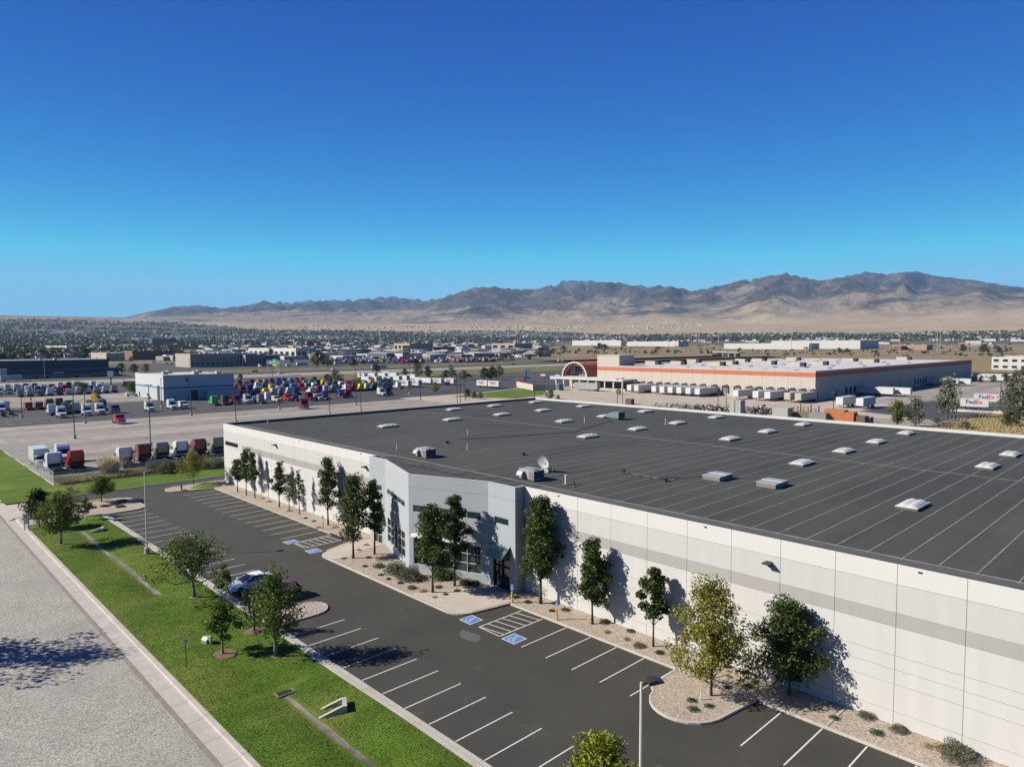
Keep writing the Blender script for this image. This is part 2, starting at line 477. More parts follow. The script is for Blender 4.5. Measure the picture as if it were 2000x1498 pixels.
def asphalt(name, a, b, patch, crack=0.6):
    m, N, L, B = newmat(name)
    P = N.new('ShaderNodeNewGeometry').outputs['Position']
    c = mixc(N, L, noise(N, L, P, 0.22, 6), a, b)
    c = mixc(N, L, noise(N, L, P, 0.9, 7, 0.60, 0.78, 0, 0.55, 0.7), c, patch)
    # faint pale scuffs
    wv = N.new('ShaderNodeTexNoise'); wv.inputs['Scale'].default_value = 0.45; wv.inputs['Detail'].default_value = 9.0; wv.inputs['Distortion'].default_value = 1.6
    L.new(P, wv.inputs['Vector'])
    c = mixc(N, L, remap(N, L, wv.outputs['Fac'], 0.66, 0.80, 0, crack), c, tuple(min(1, x * 2.4) for x in b))
    c = mixc(N, L, noise(N, L, P, 0.75, 5, 0.66, 0.74, 0, 0.5), c, tuple(x * .55 for x in a))
    c = mixc(N, L, 1.0, c, noise(N, L, P, 28.0, 2, 0.2, 0.8, 0.75, 1.25), 'MULTIPLY')
    L.new(c, B.inputs['Base Color']); B.inputs['Roughness'].default_value = 0.82; B.inputs['Specular IOR Level'].default_value = 0.3
    return m
ASPH = asphalt('lot_asphalt', (0.048, 0.047, 0.039), (0.066, 0.064, 0.053), (0.09, 0.087, 0.074), 0.6)
ASPH2 = asphalt('yard_asphalt', (0.055, 0.054, 0.052), (0.085, 0.083, 0.078), (0.11, 0.106, 0.10))
ROADA = asphalt('road_asphalt', (0.065, 0.064, 0.062), (0.09, 0.088, 0.083), (0.12, 0.115, 0.11))
CONC = mat('concrete', (0.42, 0.385, 0.335), 0.85, col2=(0.53, 0.495, 0.44), scale=0.6, fine=0.10, fscale=9.0)
CONCP = mat('plaza_concrete', (0.46, 0.405, 0.335), 0.85, col2=(0.55, 0.49, 0.41), scale=0.5, fine=0.08, fscale=9.0)
def yardconc():
    m, N, L, B = newmat('yard_concrete')
    P = N.new('ShaderNodeNewGeometry').outputs['Position']
    mp = N.new('ShaderNodeMapping'); mp.inputs['Scale'].default_value = (1.0, 0.06, 1.0); L.new(P, mp.inputs[0])
    c = mixc(N, L, noise(N, L, mp.outputs[0], 0.13, 6, 0.3, 0.7), (0.235, 0.21, 0.175), (0.42, 0.39, 0.335))
    c = mixc(N, L, 1.0, c, noise(N, L, P, 0.2, 7, 0.3, 0.7, 0.82, 1.12), 'MULTIPLY')
    c = mixc(N, L, noise(N, L, P, 0.35, 6, 0.62, 0.74, 0, 0.5), c, (0.16, 0.145, 0.12))
    # slab joints
    sp = N.new('ShaderNodeSeparateXYZ'); L.new(P, sp.inputs[0])
    j = mathn(N, L, 'MAXIMUM', mathn(N, L, 'LESS_THAN', mathn(N, L, 'FRACT', mathn(N, L, 'MULTIPLY', sp.outputs['X'], 0.2)), 0.02), mathn(N, L, 'LESS_THAN', mathn(N, L, 'FRACT', mathn(N, L, 'MULTIPLY', sp.outputs['Y'], 0.2)), 0.02))
    c = mixc(N, L, mathn(N, L, 'MULTIPLY', j, 0.45), c, (0.14, 0.125, 0.10))
    L.new(c, B.inputs['Base Color']); B.inputs['Roughness'].default_value = 0.9; B.inputs['Specular IOR Level'].default_value = 0.2
    return m
CONCY = yardconc()
CONCD = mat('stained_concrete', (0.085, 0.075, 0.05), 0.9, col2=(0.30, 0.27, 0.215), scale=0.45, fine=0.2, fscale=6.0)
def grass_mat(name, dark, mid, dry, dryamt):
    m, N, L, B = newmat(name)
    P = N.new('ShaderNodeNewGeometry').outputs['Position']
    mp = N.new('ShaderNodeMapping'); mp.inputs['Scale'].default_value = (1.0, 0.35, 1.0); L.new(P, mp.inputs[0])
    c = mixc(N, L, noise(N, L, mp.outputs[0], 0.55, 6), dark, mid)
    c = mixc(N, L, noise(N, L, P, 0.10, 5, 0.47, 0.68, 0, dryamt), c, dry)
    c = mixc(N, L, 1.0, c, noise(N, L, P, 5.0, 5, 0.25, 0.75, 0.62, 1.38, 0.7), 'MULTIPLY')
    L.new(c, B.inputs['Base Color']); B.inputs['Roughness'].default_value = 0.95; B.inputs['Specular IOR Level'].default_value = 0.12
    nb = N.new('ShaderNodeTexNoise'); nb.inputs['Scale'].default_value = 14.0; nb.inputs['Detail'].default_value = 4.0; L.new(P, nb.inputs['Vector'])
    bp = N.new('ShaderNodeBump'); bp.inputs['Strength'].default_value = 0.9; bp.inputs['Distance'].default_value = 0.06
    L.new(nb.outputs['Fac'], bp.inputs['Height']); L.new(bp.outputs[0], B.inputs['Normal'])
    return m
LAWN = grass_mat('lawn_grass', (0.066, 0.128, 0.014), (0.118, 0.198, 0.022), (0.200, 0.228, 0.048), 0.65)
DRYG = grass_mat('dry_grass', (0.22, 0.17, 0.075), (0.36, 0.28, 0.14), (0.10, 0.11, 0.035), 0.45)
WEEDG = grass_mat('rough_grass', (0.10, 0.11, 0.04), (0.20, 0.185, 0.085), (0.28, 0.22, 0.12), 0.6)
LINE = mat('line_paint', (0.62, 0.61, 0.58), 0.6, col2=(0.74, 0.73, 0.70), scale=3.0, fine=0.08, fscale=14.0)
LINEW = mat('worn_line_paint', (0.40, 0.39, 0.36), 0.7, col2=(0.55, 0.53, 0.49), scale=1.5)
BLUEP = mat('blue_paint', (0.075, 0.20, 0.52), 0.6, col2=(0.11, 0.26, 0.58), scale=2.0)
YELLOW = mat('yellow_paint', (0.75, 0.42, 0.02), 0.5, col2=(0.82, 0.50, 0.04), scale=2.0)
BLACK = mat('black_void', (0.006, 0.006, 0.006), 0.9)

def patch(name, pts, z, m, label=None, cat=None, parent=None):
    mb = MB(); mb.add([(p[0], p[1], z) for p in pts], [tuple(range(len(pts)))], m)
    o = mb.build(name, parent)
    if parent is None: struct(o, label, cat)
    return o
def rect(name, x0, x1, y0, y1, z, m, label=None, cat=None, parent=None):
    return patch(name, [(x0, y0), (x1, y0), (x1, y1), (x0, y1)], z, m, label, cat, parent)
def arc(cx, cy, r, a0, a1, n=8):
    return [(cx + r * math.cos(R(a0 + (a1 - a0) * i / n)), cy + r * math.sin(R(a0 + (a1 - a0) * i / n))) for i in range(n + 1)]
def kerb(path, w, h, parent, m=None, z0=0.0, seg=3.0, name='kerb_section', gap=0.02):
    """kerb laid as separate cast sections to the LEFT of the path"""
    m = m or CONC
    P = [Vector((p[0], p[1])) for p in path]
    # resample
    out = []
    for i in range(len(P) - 1):
        a, b = P[i], P[i + 1]; ln = (b - a).length
        k = max(1, round(ln / seg))
        for j in range(k): out.append((a + (b - a) * j / k, a + (b - a) * (j + 1) / k))
    for i, (a, b) in enumerate(out):
        t = (b - a).normalized()
        def nrm(u, v): 
            d = (v - u).normalized(); return Vector((-d.y, d.x))
        na = nrm(a, b) if i == 0 or (out[i - 1][1] - a).length > 1e-4 else (nrm(a, b) + nrm(*out[i - 1])).normalized()
        nb = nrm(a, b) if i == len(out) - 1 or (out[i + 1][0] - b).length > 1e-4 else (nrm(a, b) + nrm(*out[i + 1])).normalized()
        gp = min(gap, (b - a).length * 0.02)
        a2 = a + t * gp / 2; b2 = b - t * gp / 2
        q = [a2, b2, b2 + nb * w, a2 + na * w]
        c = 0.035
        mb = MB()
        lo = [(p.x, p.y, z0 - 0.05) for p in q]
        hi = [(a2.x, a2.y, z0 + h - c), (b2.x, b2.y, z0 + h - c), ((b2 + nb * (w - 0.0)).x, (b2 + nb * w).y, z0 + h), ((a2 + na * w).x, (a2 + na * w).y, z0 + h)]
        md = [((a2 + na * c).x, (a2 + na * c).y, z0 + h), ((b2 + nb * c).x, (b2 + nb * c).y, z0 + h)]
        mb.add(lo + hi + md, [(0, 1, 5, 4), (4, 5, 9, 8), (8, 9, 6, 7), (1, 2, 6, 9, 5), (2, 3, 7, 6), (3, 0, 4, 8, 7)], m)
        mb.build(name, parent)
    return out

# street with gutter pan and kerb
rect('far_verge', -420, 60, -40, 2.9, 0.1, LAWN, 'grass verge across the street', 'lawn')
street = rect('street', -420, 60, 2.8, 15.0, 0.0, STREET, 'pale chip sealed street beside the lawn', 'street')
gut = struct(link('street_kerb', None), 'pale concrete kerb and gutter between street and lawn', 'kerb')
def gutter(x0, x1, step=3.05):
    n = int(round((x1 - x0) / step))
    for i in range(n):
        a = x0 + (x1 - x0) * i / n + 0.015; b = x0 + (x1 - x0) * (i + 1) / n - 0.015
        MB().extr([(14.95, -0.08), (16.02, -0.08), (16.02, 0.0), (14.95, 0.012)], 'x', a, b, CONC).build('gutter_pan', gut)
        MB().extr([(16.02, -0.1), (16.45, -0.1), (16.45, 0.15), (16.09, 0.15), (16.04, 0.11)], 'x', a, b, CONC).build('kerb_section', gut)
gutter(-119.2, 20)
gutter(-200, -134, 6.0)
rect('asphalt_joint', -420, 60, 14.6, 14.97, 0.006, mat('dusty_joint', (0.20, 0.175, 0.145), 0.9, col2=(0.30, 0.27, 0.23), scale=1.2), parent=street)

def lawn_z(x, y):
    t = (y - 16.4) / (25.4 - 16.4)
    dip = math.exp(-((y - 21.4) / 1.7) ** 2)
    k = 1.0
    if -73 < x < -47: k = 0.25
    for e in (-74.5, -46.5):
        pass
    z = 0.16 - 0.30 * dip * k
    return z + 0.03 * math.sin(x * 0.31 + y) 
def lawn_sheet(name, x0, x1, y0, y1, nx, ny, fz, m, label, cat):
    vs = []; fs = []
    for i in range(nx + 1):
        for j in range(ny + 1):
            x = x0 + (x1 - x0) * i / nx; y = y0 + (y1 - y0) * j / ny
            vs.append((x, y, fz(x, y)))
    for i in range(nx):
        for j in range(ny):
            a = i * (ny + 1) + j
            fs.append((a, a + ny + 1, a + ny + 2, a + 1))
    mb = MB(); mb.add(vs, fs, m)
    return struct(mb.build(name, smooth=True), label, cat)
lawn = lawn_sheet('lawn', -113.5, 24, 16.44, 25.42, 180, 24, lawn_z, LAWN, 'mown green lawn strip between street and parking lot', 'lawn')
lawn_sheet('verge_grass', -205, -131.2, 16.4, 25.0, 50, 8, lambda x, y: 0.16 + 0.02 * math.sin(x * .4 + y), LAWN, 'mown green grass in front of the chain link fence', 'lawn')
lawn_sheet('strip_grass', -143.2, -131.2, 25.0, 128, 10, 60, lambda x, y: 0.15 + 0.03 * math.sin(x * .9 + y * .5), LAWN, 'green grass strip between access drive and truck yard', 'lawn')

# parking lot
lot = rect('parking_lot', -131.0, 45, 25.6, 44.55, 0.0, ASPH, 'dark sealed parking lot in front of the long white warehouse', 'parking lot')
rect('access_drive', -131.0, -125.0, 44.55, 128, 0.0, ASPH, 'dark asphalt drive round the end of the warehouse', 'drive')
rect('entry_drive', -131.0, -113.2, 19.5, 25.6, -0.004, ASPH, 'dark asphalt entry drive off the street', 'drive')
patch('entry_apron', [(-136, 15.0), (-119.0, 15.0), (-121.8, 17.6), (-124.5, 19.5), (-131, 19.5), (-132, 17.2)], 0.012, CONCP, 'pale concrete apron where the drive meets the street', 'drive')
kl = struct(link('lot_kerb', None), 'concrete kerbs round the parking lot', 'kerb')
# lawn side kerb and flush band
kerb([(-113.0, 25.40), (-60.9, 25.40)], 0.42, 0.15, kl)
kerb([(-57.1, 25.40), (30, 25.40)], 0.42, 0.15, kl)
kerb([(-113.0, 25.84), (-60.9, 25.84)], 0.52, 0.012, kl, name='gutter_pan')
kerb([(-57.1, 25.84), (30, 25.84)], 0.52, 0.012, kl, name='gutter_pan')
kerb([(-60.9, 25.40), (-57.1, 25.40)], 0.42, 0.15, kl)
kerb([(-131.2, 128), (-131.2, 26)], 0.22, 0.15, kl, seg=6)
kerb([(-131.2, 26), (-131.25, 20.5), (-133.5, 17.0)], 0.22, 0.15, kl)
S = 2.743
stall = MB().box(-0.05, 0.05, 0, 1, 0, 0.001, LINE)
def line(a, b, w=0.10, m=None, parent=None, z=0.004):
    a = Vector(a[:2]); b = Vector(b[:2]); t = (b - a).normalized(); n = Vector((-t.y, t.x)) * w / 2
    mb = MB(); mb.add([(p.x, p.y, z) for p in (a - n, b - n, b + n, a + n)], [(0, 1, 2, 3)], m or LINE)
    return mb.build('stall_line', parent or lot)
for k in range(-22, 16):
    x = -51.93 + k * S
    if -61.5 < x < -57.0: continue
    line((x, 26.42), (x, 31.40))
for k in range(-29, -14):
    line((-39.42 + k * S, 44.40), (-39.42 + k * S, 38.85))
for k in range(0, 5):
    line((-39.42 + k * S, 44.40), (-39.42 + k * S, 38.85))
for k in range(0, 14):
    line((-20.03 + k * S, 44.40), (-20.03 + k * S, 38.85))
def hatch(px, n):
    q = [Vector(g(*p)[:2]) for p in px]
    for i in range(4): line(q[i], q[(i + 1) % 4], 0.11)
    for i in range(1, n):
        t = i / n
        line(q[0] + (q[1] - q[0]) * max(0, t - 0.0), q[3] + (q[2] - q[3]) * min(1, t + 0.0), 0.10)
def hatch2(x0, x1, y0, y1, n):
    line((x0, y0), (x0, y1), .11); line((x1, y0), (x1, y1), .11); line((x0, y0), (x1, y0), .11)
    st = (y1 - y0) / n
    for i in range(n):
        line((x0, y0 + st * (i + 0.15)), (x1, min(y1, y0 + st * (i + 0.95) - 0.3)), 0.10)
hatch2(-44.9, -42.2, 39.0, 44.3, 6)
hatch2(-80.2, -77.5, 39.2, 44.3, 6)
def ada(cx, cy):
    o = MB().add([(cx - .78, cy - .78, .004), (cx + .78, cy - .78, .004), (cx + .78, cy + .78, .004), (cx - .78, cy + .78, .004)], [(0, 1, 2, 3)], LINE).build('accessible_marking', lot)
    MB().add([(cx - .68, cy - .68, .008), (cx + .68, cy - .68, .008), (cx + .68, cy + .68, .008), (cx - .68, cy + .68, .008)], [(0, 1, 2, 3)], BLUEP).build('blue_square', o)
    mb = MB()
    def bar(a, b, w=.09):
        a = Vector(a); b = Vector(b); t = (b - a).normalized(); n = Vector((-t.y, t.x)) * w / 2
        mb.add([(cx + p.x, cy + p.y, .012) for p in (a - n, b - n, b + n, a + n)], [(0, 1, 2, 3)], LINE)
    # wheelchair figure, head towards the kerb
    C = [(-0.05 + .30 * math.cos(R(t)), -0.22 + .30 * math.sin(R(t))) for t in range(120, 391, 30)]
    for i in range(len(C) - 1): bar(C[i], C[i + 1], .075)
    bar((-.12, .30), (-.06, -.10), .11); bar((-.08, .12), (.16, .12), .07); bar((-.07, -.08), (.22, -.08), .10); bar((.20, -.06), (.36, -.46), .10); bar((.34, -.46), (.48, -.42), .08)
    h = [(cx - .13 + .10 * math.cos(R(t)), cy + .47 + .10 * math.sin(R(t)), .012) for t in range(0, 360, 40)]
    mb.add(h, [tuple(range(len(h)))], LINE)
    mb.build('wheelchair_symbol', o)
for q in ((920, 1210), (1004, 1247), (568, 1058), (612, 1075.5)):
    p = g(*q); ada(p[0], p[1])
rp = [g(*q) for q in ((897, 1238), (903, 1229), (938, 1240), (938, 1249), (928, 1255), (902, 1246))]
patch('asphalt_repair', [(p[0], p[1]) for p in rp], 0.005, mat('grey_repair', (0.085, 0.09, 0.085), 0.8, col2=(0.11, 0.115, 0.108), scale=2.0), parent=lot)

# planting bed along the wall, with office bulge, plaza and islands
bed = rect('gravel_bed', -121.5, 45, 44.62, 48.0, 0.12, GRAVEL, 'pale crushed stone bed along the foot of the white wall', 'gravel')
bk = struct(link('bed_kerb', None), 'concrete kerbs round the gravel beds and islands', 'kerb')
kerb([(-80.9, 44.48), (-121.0, 44.48)], -0.16, 0.15, bk)
kerb([(-46.6, 44.48), (-28.4, 44.48)], 0.16, 0.15, bk)
kerb([(-21.6, 44.48), (40, 44.48)], 0.16, 0.15, bk)
MB().box(-17.2, -17.06, 44.65, 47.95, .1, .16, CONC).build('edging_strip', bed)
# office bulge
bulge = [(-76.0, 44.6)] + [(-74.6, 40.6)] + arc(-72.2, 40.9, 2.0, 190, 270, 6) + [(-52, 38.9)] + arc(-49.5, 41.0, 2.1, 270, 345, 6) + [(-46.7, 44.6), (-46.7, 48.2), (-76, 48.2)]
patch('office_bed', bulge, 0.125, GRAVEL, 'gravel planting bed in front of the grey office bay', 'gravel')
kerb(bulge[1:-3], 0.2, 0.15, bk, seg=2.5)
wl = [(-75.0, 43.4), (-74.5, 40.75)] + arc(-72.2, 40.9, 1.8, 190, 268, 6) + [(-70.6, 39.2), (-70.3, 41.0), (-71.5, 44.0), (-71.6, 46.75), (-75.0, 46.75)]
patch('plaza', wl, 0.150, CONCP, 'concrete walk at the glazed door left of the office bay'.replace('left of', 'at the far end of'), 'walk')
wr = [(-55.4, 39.15), (-51, 39.15)] + arc(-49.5, 41.0, 1.9, 272, 345, 6) + [(-46.9, 44.6), (-47.3, 46.65), (-52.0, 46.6), (-53.0, 43.5)]
patch('plaza', wr, 0.150, CONCP, 'concrete walk leading to the green canopied office door', 'walk')
# islands
def island(name, pts, label, inner=None, mound=None):
    o = patch(name, pts, 0.13, GRAVEL, label, 'island')
    kerb(pts + [pts[0]], 0.17, 0.155, o, seg=2.2)
    return o
isl_a = [(-28.35, 44.6), (-28.2, 41.0)] + arc(-25.0, 40.9, 2.7, 190, 350, 10) + [(-21.8, 44.6)]
island('parking_island', isl_a, 'rounded gravel island with a yellowing tree beside the wall stalls')
isl_b = [(-60.8, 25.9), (-57.2, 25.9), (-57.2, 30.0)] + arc(-59.0, 30.1, 1.8, 0, 180, 8)
island('parking_island', isl_b, 'small rounded gravel island beside the dark red car')
isl_c = [(-127.2, 47.5)] + [(-127.0, 40.2)] + arc(-124.6, 40.2, 2.4, 180, 330, 8) + [(-120.6, 44.5), (-120.6, 48.0), (-125.2, 48.0), (-125.2, 50.0)]
island('parking_island', isl_c, 'gravel island with a green mound at the warehouse corner')
rect('bed_fill', -120.5, -113.3, 16.2, 17.4, 0.10, GRAVEL, 'gravel at the street edge of the entry bed', 'gravel')
isl_d = [(-113.2, 25.9), (-113.2, 29.6)] + arc(-115.4, 29.8, 2.2, 0, 90, 5) + arc(-121.8, 29.6, 2.4, 90, 180, 5) + [(-124.3, 24.0), (-124.2, 20.8)] + arc(-121.6, 20.4, 2.6, 180, 235, 4) + [(-119.0, 16.6), (-113.4, 16.6), (-113.4, 25.4)]
island('parking_island', isl_d, 'gravel bed with young trees beside the entry drive')
MB().box(-124.62, -124.22, 23.9, 28.8, 0.0, 0.22, YELLOW).build('yellow_kerb')
tag(bpy.data.objects['yellow_kerb'], 'yellow painted kerb at the entry drive bed', 'kerb')
# green mound on the corner island
vs = [(-123.4 + 2.3 * r * math.cos(a), 44.2 + 2.6 * r * math.sin(a), 0.14 + 0.55 * (1 - r * r)) for r in (0.0, 0.35, 0.7, 1.0) for a in [2 * math.pi * i / 16 for i in range(16)]]
fs = [(i * 16 + j, (i + 1) * 16 + j, (i + 1) * 16 + (j + 1) % 16, i * 16 + (j + 1) % 16) for i in range(3) for j in range(16)]
mo = MB().add(vs, fs, LAWN).build('grass_mound', smooth=True)
struct(mo, 'low green mound on the corner island', 'mound')

# drainage: dry channels in the lawn, pit, headwalls
def channel(x0, x1, label):
    vs = []; fs = []
    n = int((x1 - x0) / 1.0)
    rnd = random.Random(4)
    for i in range(n + 1):
        x = x0 + (x1 - x0) * i / n; yc = 21.4 + 0.05 * math.sin(x * .35); w = 0.15 + 0.16 * rnd.random()
        for s, dz in ((-1, .02), (-.4, -.0), (.4, -.0), (1, .02)):
            vs.append((x, yc + s * w, lawn_z(x, yc) + dz + .012))
    for i in range(n):
        for j in range(3): fs.append((i * 4 + j, i * 4 + 4 + j, i * 4 + 5 + j, i * 4 + 1 + j))
    o = MB().add(vs, fs, CONCD).build('drain_channel'); struct(o, label, 'channel')
channel(-106.5, -73.5, 'narrow stained concrete drain running down the lawn')
channel(-46.0, -8, 'narrow dirt choked drain channel beside the concrete headwall')
# drain pit: concrete frame, the shaft's darkness painted as a flat black plate
def pit(x, y):
    t = thing('drain_inlet', 'square dark drain pit at the head of the lawn channel', 'drain', (x, y, 0))
    z = lawn_z(x, y)
    mb = MB()
    for a in (-1, 1):
        mb.box(-.85, .85, a * .62 - .06, a * .62 + .06, z - .5, z + .10, CONCD)
        mb.box(a * .85 - .06, a * .85 + .06, -.56, .56, z - .5, z + .10, CONCD)
    mb.build('frame', t)
    MB().box(-.79, .79, -.56, .56, z + .02, z + .05, BLACK).build('pit_darkness_plate', t)  # black plate in place of the shade down the hole
pit(-46.6, 21.55)
def headwall(x, y, rz, label):
    z = lawn_z(x, y) - 0.15
    t = thing('headwall', label, 'headwall', (x, y, z), rz)
    for s in (-1, 1):
        MB().extr([(0, 0), (1.9, 0), (1.9, .75), (1.6, .75), (0, .12)], 'y', s * .52 - .11, s * .52 + .11, CONC).build('wing_wall', t)
    MB().extr([(1.6, 0), (1.9, 0), (1.9, .74), (1.6, .74)], 'y', -.41, .41, CONC).build('back_wall', t)
    MB().box(0.05, 1.6, -.41, .41, 0.0, 0.16, CONCD).build('apron', t)
headwall(-41.9, 21.9, R(62), 'pale concrete flared headwall in the lawn beside the dark pit')
headwall(-104.6, 21.9, R(62), 'pale concrete flared headwall at the top of the long lawn drain')
# ------------------------------------------------------------------ the white warehouse
def wallpaint(name, c, streak=0.05):
    m, N, L, B = newmat(name)
    P = N.new('ShaderNodeNewGeometry').outputs['Position']
    mp = N.new('ShaderNodeMapping'); mp.inputs['Scale'].default_value = (1.2, 1.2, 0.12); L.new(P, mp.inputs[0])
    k = noise(N, L, mp.outputs[0], 0.9, 5, 0.3, 0.7, 1 - streak, 1 + streak * .5)
    k2 = noise(N, L, P, 0.25, 4, 0.3, 0.7, 1 - streak * .5, 1.0)
    cc = mixc(N, L, 1.0, mixc(N, L, 1.0, c, k, 'MULTIPLY'), k2, 'MULTIPLY')
    L.new(cc, B.inputs['Base Color']); B.inputs['Roughness'].default_value = 0.75; B.inputs['Specular IOR Level'].default_value = 0.3
    return m
WTOP = wallpaint('wall_white', (0.64, 0.635, 0.615), 0.02)
WMID = wallpaint('wall_pale_grey', (0.55, 0.548, 0.535))
WFLU = wallpaint('wall_fluted_grey', (0.415, 0.405, 0.385))
WLOW = wallpaint('wall_light', (0.60, 0.595, 0.575))
OFFG = wallpaint('office_grey', (0.385, 0.415, 0.445), 0.03)
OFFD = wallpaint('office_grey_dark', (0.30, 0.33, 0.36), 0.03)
JOINT = mat('joint_sealant', (0.20, 0.195, 0.185), 0.9)
COPING = mat('dark_coping', (0.075, 0.075, 0.072), 0.7, col2=(0.10, 0.10, 0.095), scale=1.0)
WCOP = mat('white_coping', (0.60, 0.60, 0.59), 0.5)
def membrane():
    m, N, L, B = newmat('roof_membrane')
    P = N.new('ShaderNodeNewGeometry').outputs['Position']
    c = mixc(N, L, noise(N, L, P, 0.06, 6), (0.062, 0.066, 0.060), (0.086, 0.090, 0.082))
    mp = N.new('ShaderNodeMapping'); mp.inputs['Scale'].default_value = (1.0, 0.07, 1.0); L.new(P, mp.inputs[0])
    c = mixc(N, L, 1.0, c, noise(N, L, mp.outputs[0], 0.5, 5, 0.3, 0.7, 0.88, 1.14), 'MULTIPLY')
    c = mixc(N, L, noise(N, L, P, 0.7, 7, 0.66, 0.82, 0, 0.5, 0.7), c, (0.17, 0.165, 0.15))
    L.new(c, B.inputs['Base Color']); B.inputs['Roughness'].default_value = 0.9; B.inputs['Specular IOR Level'].default_value = 0.12
    return m
MEMB = membrane()
SEAM = mat('roof_seam', (0.16, 0.157, 0.148), 0.8, col2=(0.27, 0.26, 0.24), scale=0.8, fine=0.2, fscale=3.0)
GLASS, _N, _L, _B = newmat('green_glass')
_B.inputs['Base Color'].default_value = (0.012, 0.030, 0.026, 1); _B.inputs['Roughness'].default_value = 0.04; _B.inputs['Specular IOR Level'].default_value = 0.9
GLASSD, _N, _L, _B = newmat('dark_glass')
_B.inputs['Base Color'].default_value = (0.012, 0.014, 0.016, 1); _B.inputs['Roughness'].default_value = 0.05; _B.inputs['Specular IOR Level'].default_value = 0.8
ALU = mat('mill_aluminium', (0.55, 0.57, 0.57), 0.45, metal=0.2)
STEEL = mat('galvanised', (0.42, 0.43, 0.44), 0.5, metal=0.3, col2=(0.50, 0.51, 0.52), scale=3.0)
DKMET = mat('dark_bronze', (0.035, 0.033, 0.030), 0.5)
TEAL = mat('teal_canopy', (0.135, 0.27, 0.225), 0.5, col2=(0.16, 0.30, 0.25), scale=2.0)

X0, X1, YF, YB, HT, RZ = -125.09, 45.0, 48.0, 128.45, 10.77, 10.30
wh = thing('warehouse', 'long white warehouse with flat dark grey roof and grey office bay', 'warehouse', (-60, 48, 0))
def wpart(mb, name, parent=None, smooth=False):
    o = mb.build(name, None, smooth)
    return hold(o, parent or wh)
BANDS = [(9.40, HT - 0.03, WTOP), (7.53, 9.385, WMID), (4.70, 6.58, WLOW), (3.78, 4.685, WLOW), (2.82, 3.765, WLOW), (1.0, 2.805, WLOW), (0.0, 0.985, WLOW)]
def panel(a, b, flute=True, win=None):
    mb = MB()
    mb.box(a, b, YF + 0.035, YF + 0.25, -0.2, HT - 0.03, JOINT)
    g2 = 0.014
    for z0, z1, m in BANDS:
        y0 = YF if m is not WMID else YF + 0.004
        if win and z0 < win[2] < z1:
            mb.box(a + g2, b - g2, y0, YF + .03, z0 + .004, win[2], m); mb.box(a + g2, b - g2, y0, YF + .03, win[3], z1 - .004, m)
            mb.box(a + g2, win[0], y0, YF + .03, win[2], win[3], m); mb.box(win[1], b - g2, y0, YF + .03, win[2], win[3], m)
        else:
            mb.box(a + g2, b - g2, y0, YF + .03, z0 + .004, z1 - .004, m)
    if flute:
        n = int((b - a) / 0.15); w = (b - a - 2 * g2) / n
        mb.box(a + g2, b - g2, YF + .012, YF + .033, 6.59, 7.52, WFLU)
        for i in range(n):
            mb.box(a + g2 + w * i + .022, a + g2 + w * (i + 1) - .022, YF + .006, YF + .014, 6.592, 7.518, WFLU)
    else:
        mb.box(a + g2, b - g2, YF + .003, YF + .033, 6.59, 7.52, WMID)
    return wpart(mb, 'wall_panel')
def window(name, org, rz, s0, s1, z0, z1, n, rows=1, glass=None, frame=None, depth=0.10, parent=None, face=0.0):
    """glazed opening in local wall coordinates: x along wall, -y out"""
    glass = glass or GLASS; frame = frame or ALU
    w = link(name, None); w.location = org; w.rotation_euler = (0, 0, rz); w.empty_display_size = 0.2
    fr = MB(); t = 0.05
    fr.box(s0, s1, face + .02, face + depth + .04, z0, z0 + t, frame); fr.box(s0, s1, face + .02, face + depth + .04, z1 - t, z1, frame)
    fr.box(s0, s0 + t, face + .02, face + depth + .04, z0 + t, z1 - t, frame); fr.box(s1 - t, s1, face + .02, face + depth + .04, z0 + t, z1 - t, frame)
    pw = (s1 - s0) / n; ph = (z1 - z0) / rows
    fr.build('window_frame', w)
    for i in range(1, n): MB().box(s0 + pw * i - .03, s0 + pw * i + .03, face + .03, face + depth + .03, z0 + t, z1 - t, frame).build('mullion', w)
    for j in range(1, rows): MB().box(s0 + t, s1 - t, face + .035, face + depth + .025, z0 + ph * j - .025, z0 + ph * j + .025, frame).build('transom', w)
    for i in range(n):
        for j in range(rows):
            e = random.Random(i * 7 + j + int(s0 * 10)).uniform(-.004, .004)
            MB().quad((s0 + pw * i, face + depth + e, z0 + ph * j), (s0 + pw * (i + 1), face + depth - e, z0 + ph * j), (s0 + pw * (i + 1), face + depth - e, z0 + ph * (j + 1)), (s0 + pw * i, face + depth + e, z0 + ph * (j + 1)), glass).build('pane', w)
    hold(w, parent or wh)
    return w
panel(X0, -117.17, False, win=(-124.4, -118.8, 6.94, 7.64))
window('strip_window', (0, 0, 0), 0, -124.4, -118.8, 6.94, 7.64, 2, 1, GLASSD, DKMET, 0.02, face=YF - .02)
n = 11
for i in range(n):
    panel(-117.17 + (117.17 - 74.8) * i / n, -117.17 + (117.17 - 74.8) * (i + 1) / n)
xj = -14.2075; sj = 3.8575
k = -9
xs = [-48.2] + [xj + sj * i for i in range(-8, 16)]
for a, b in zip(xs[:-1], xs[1:]): panel(a, b)
XE = xs[-1]
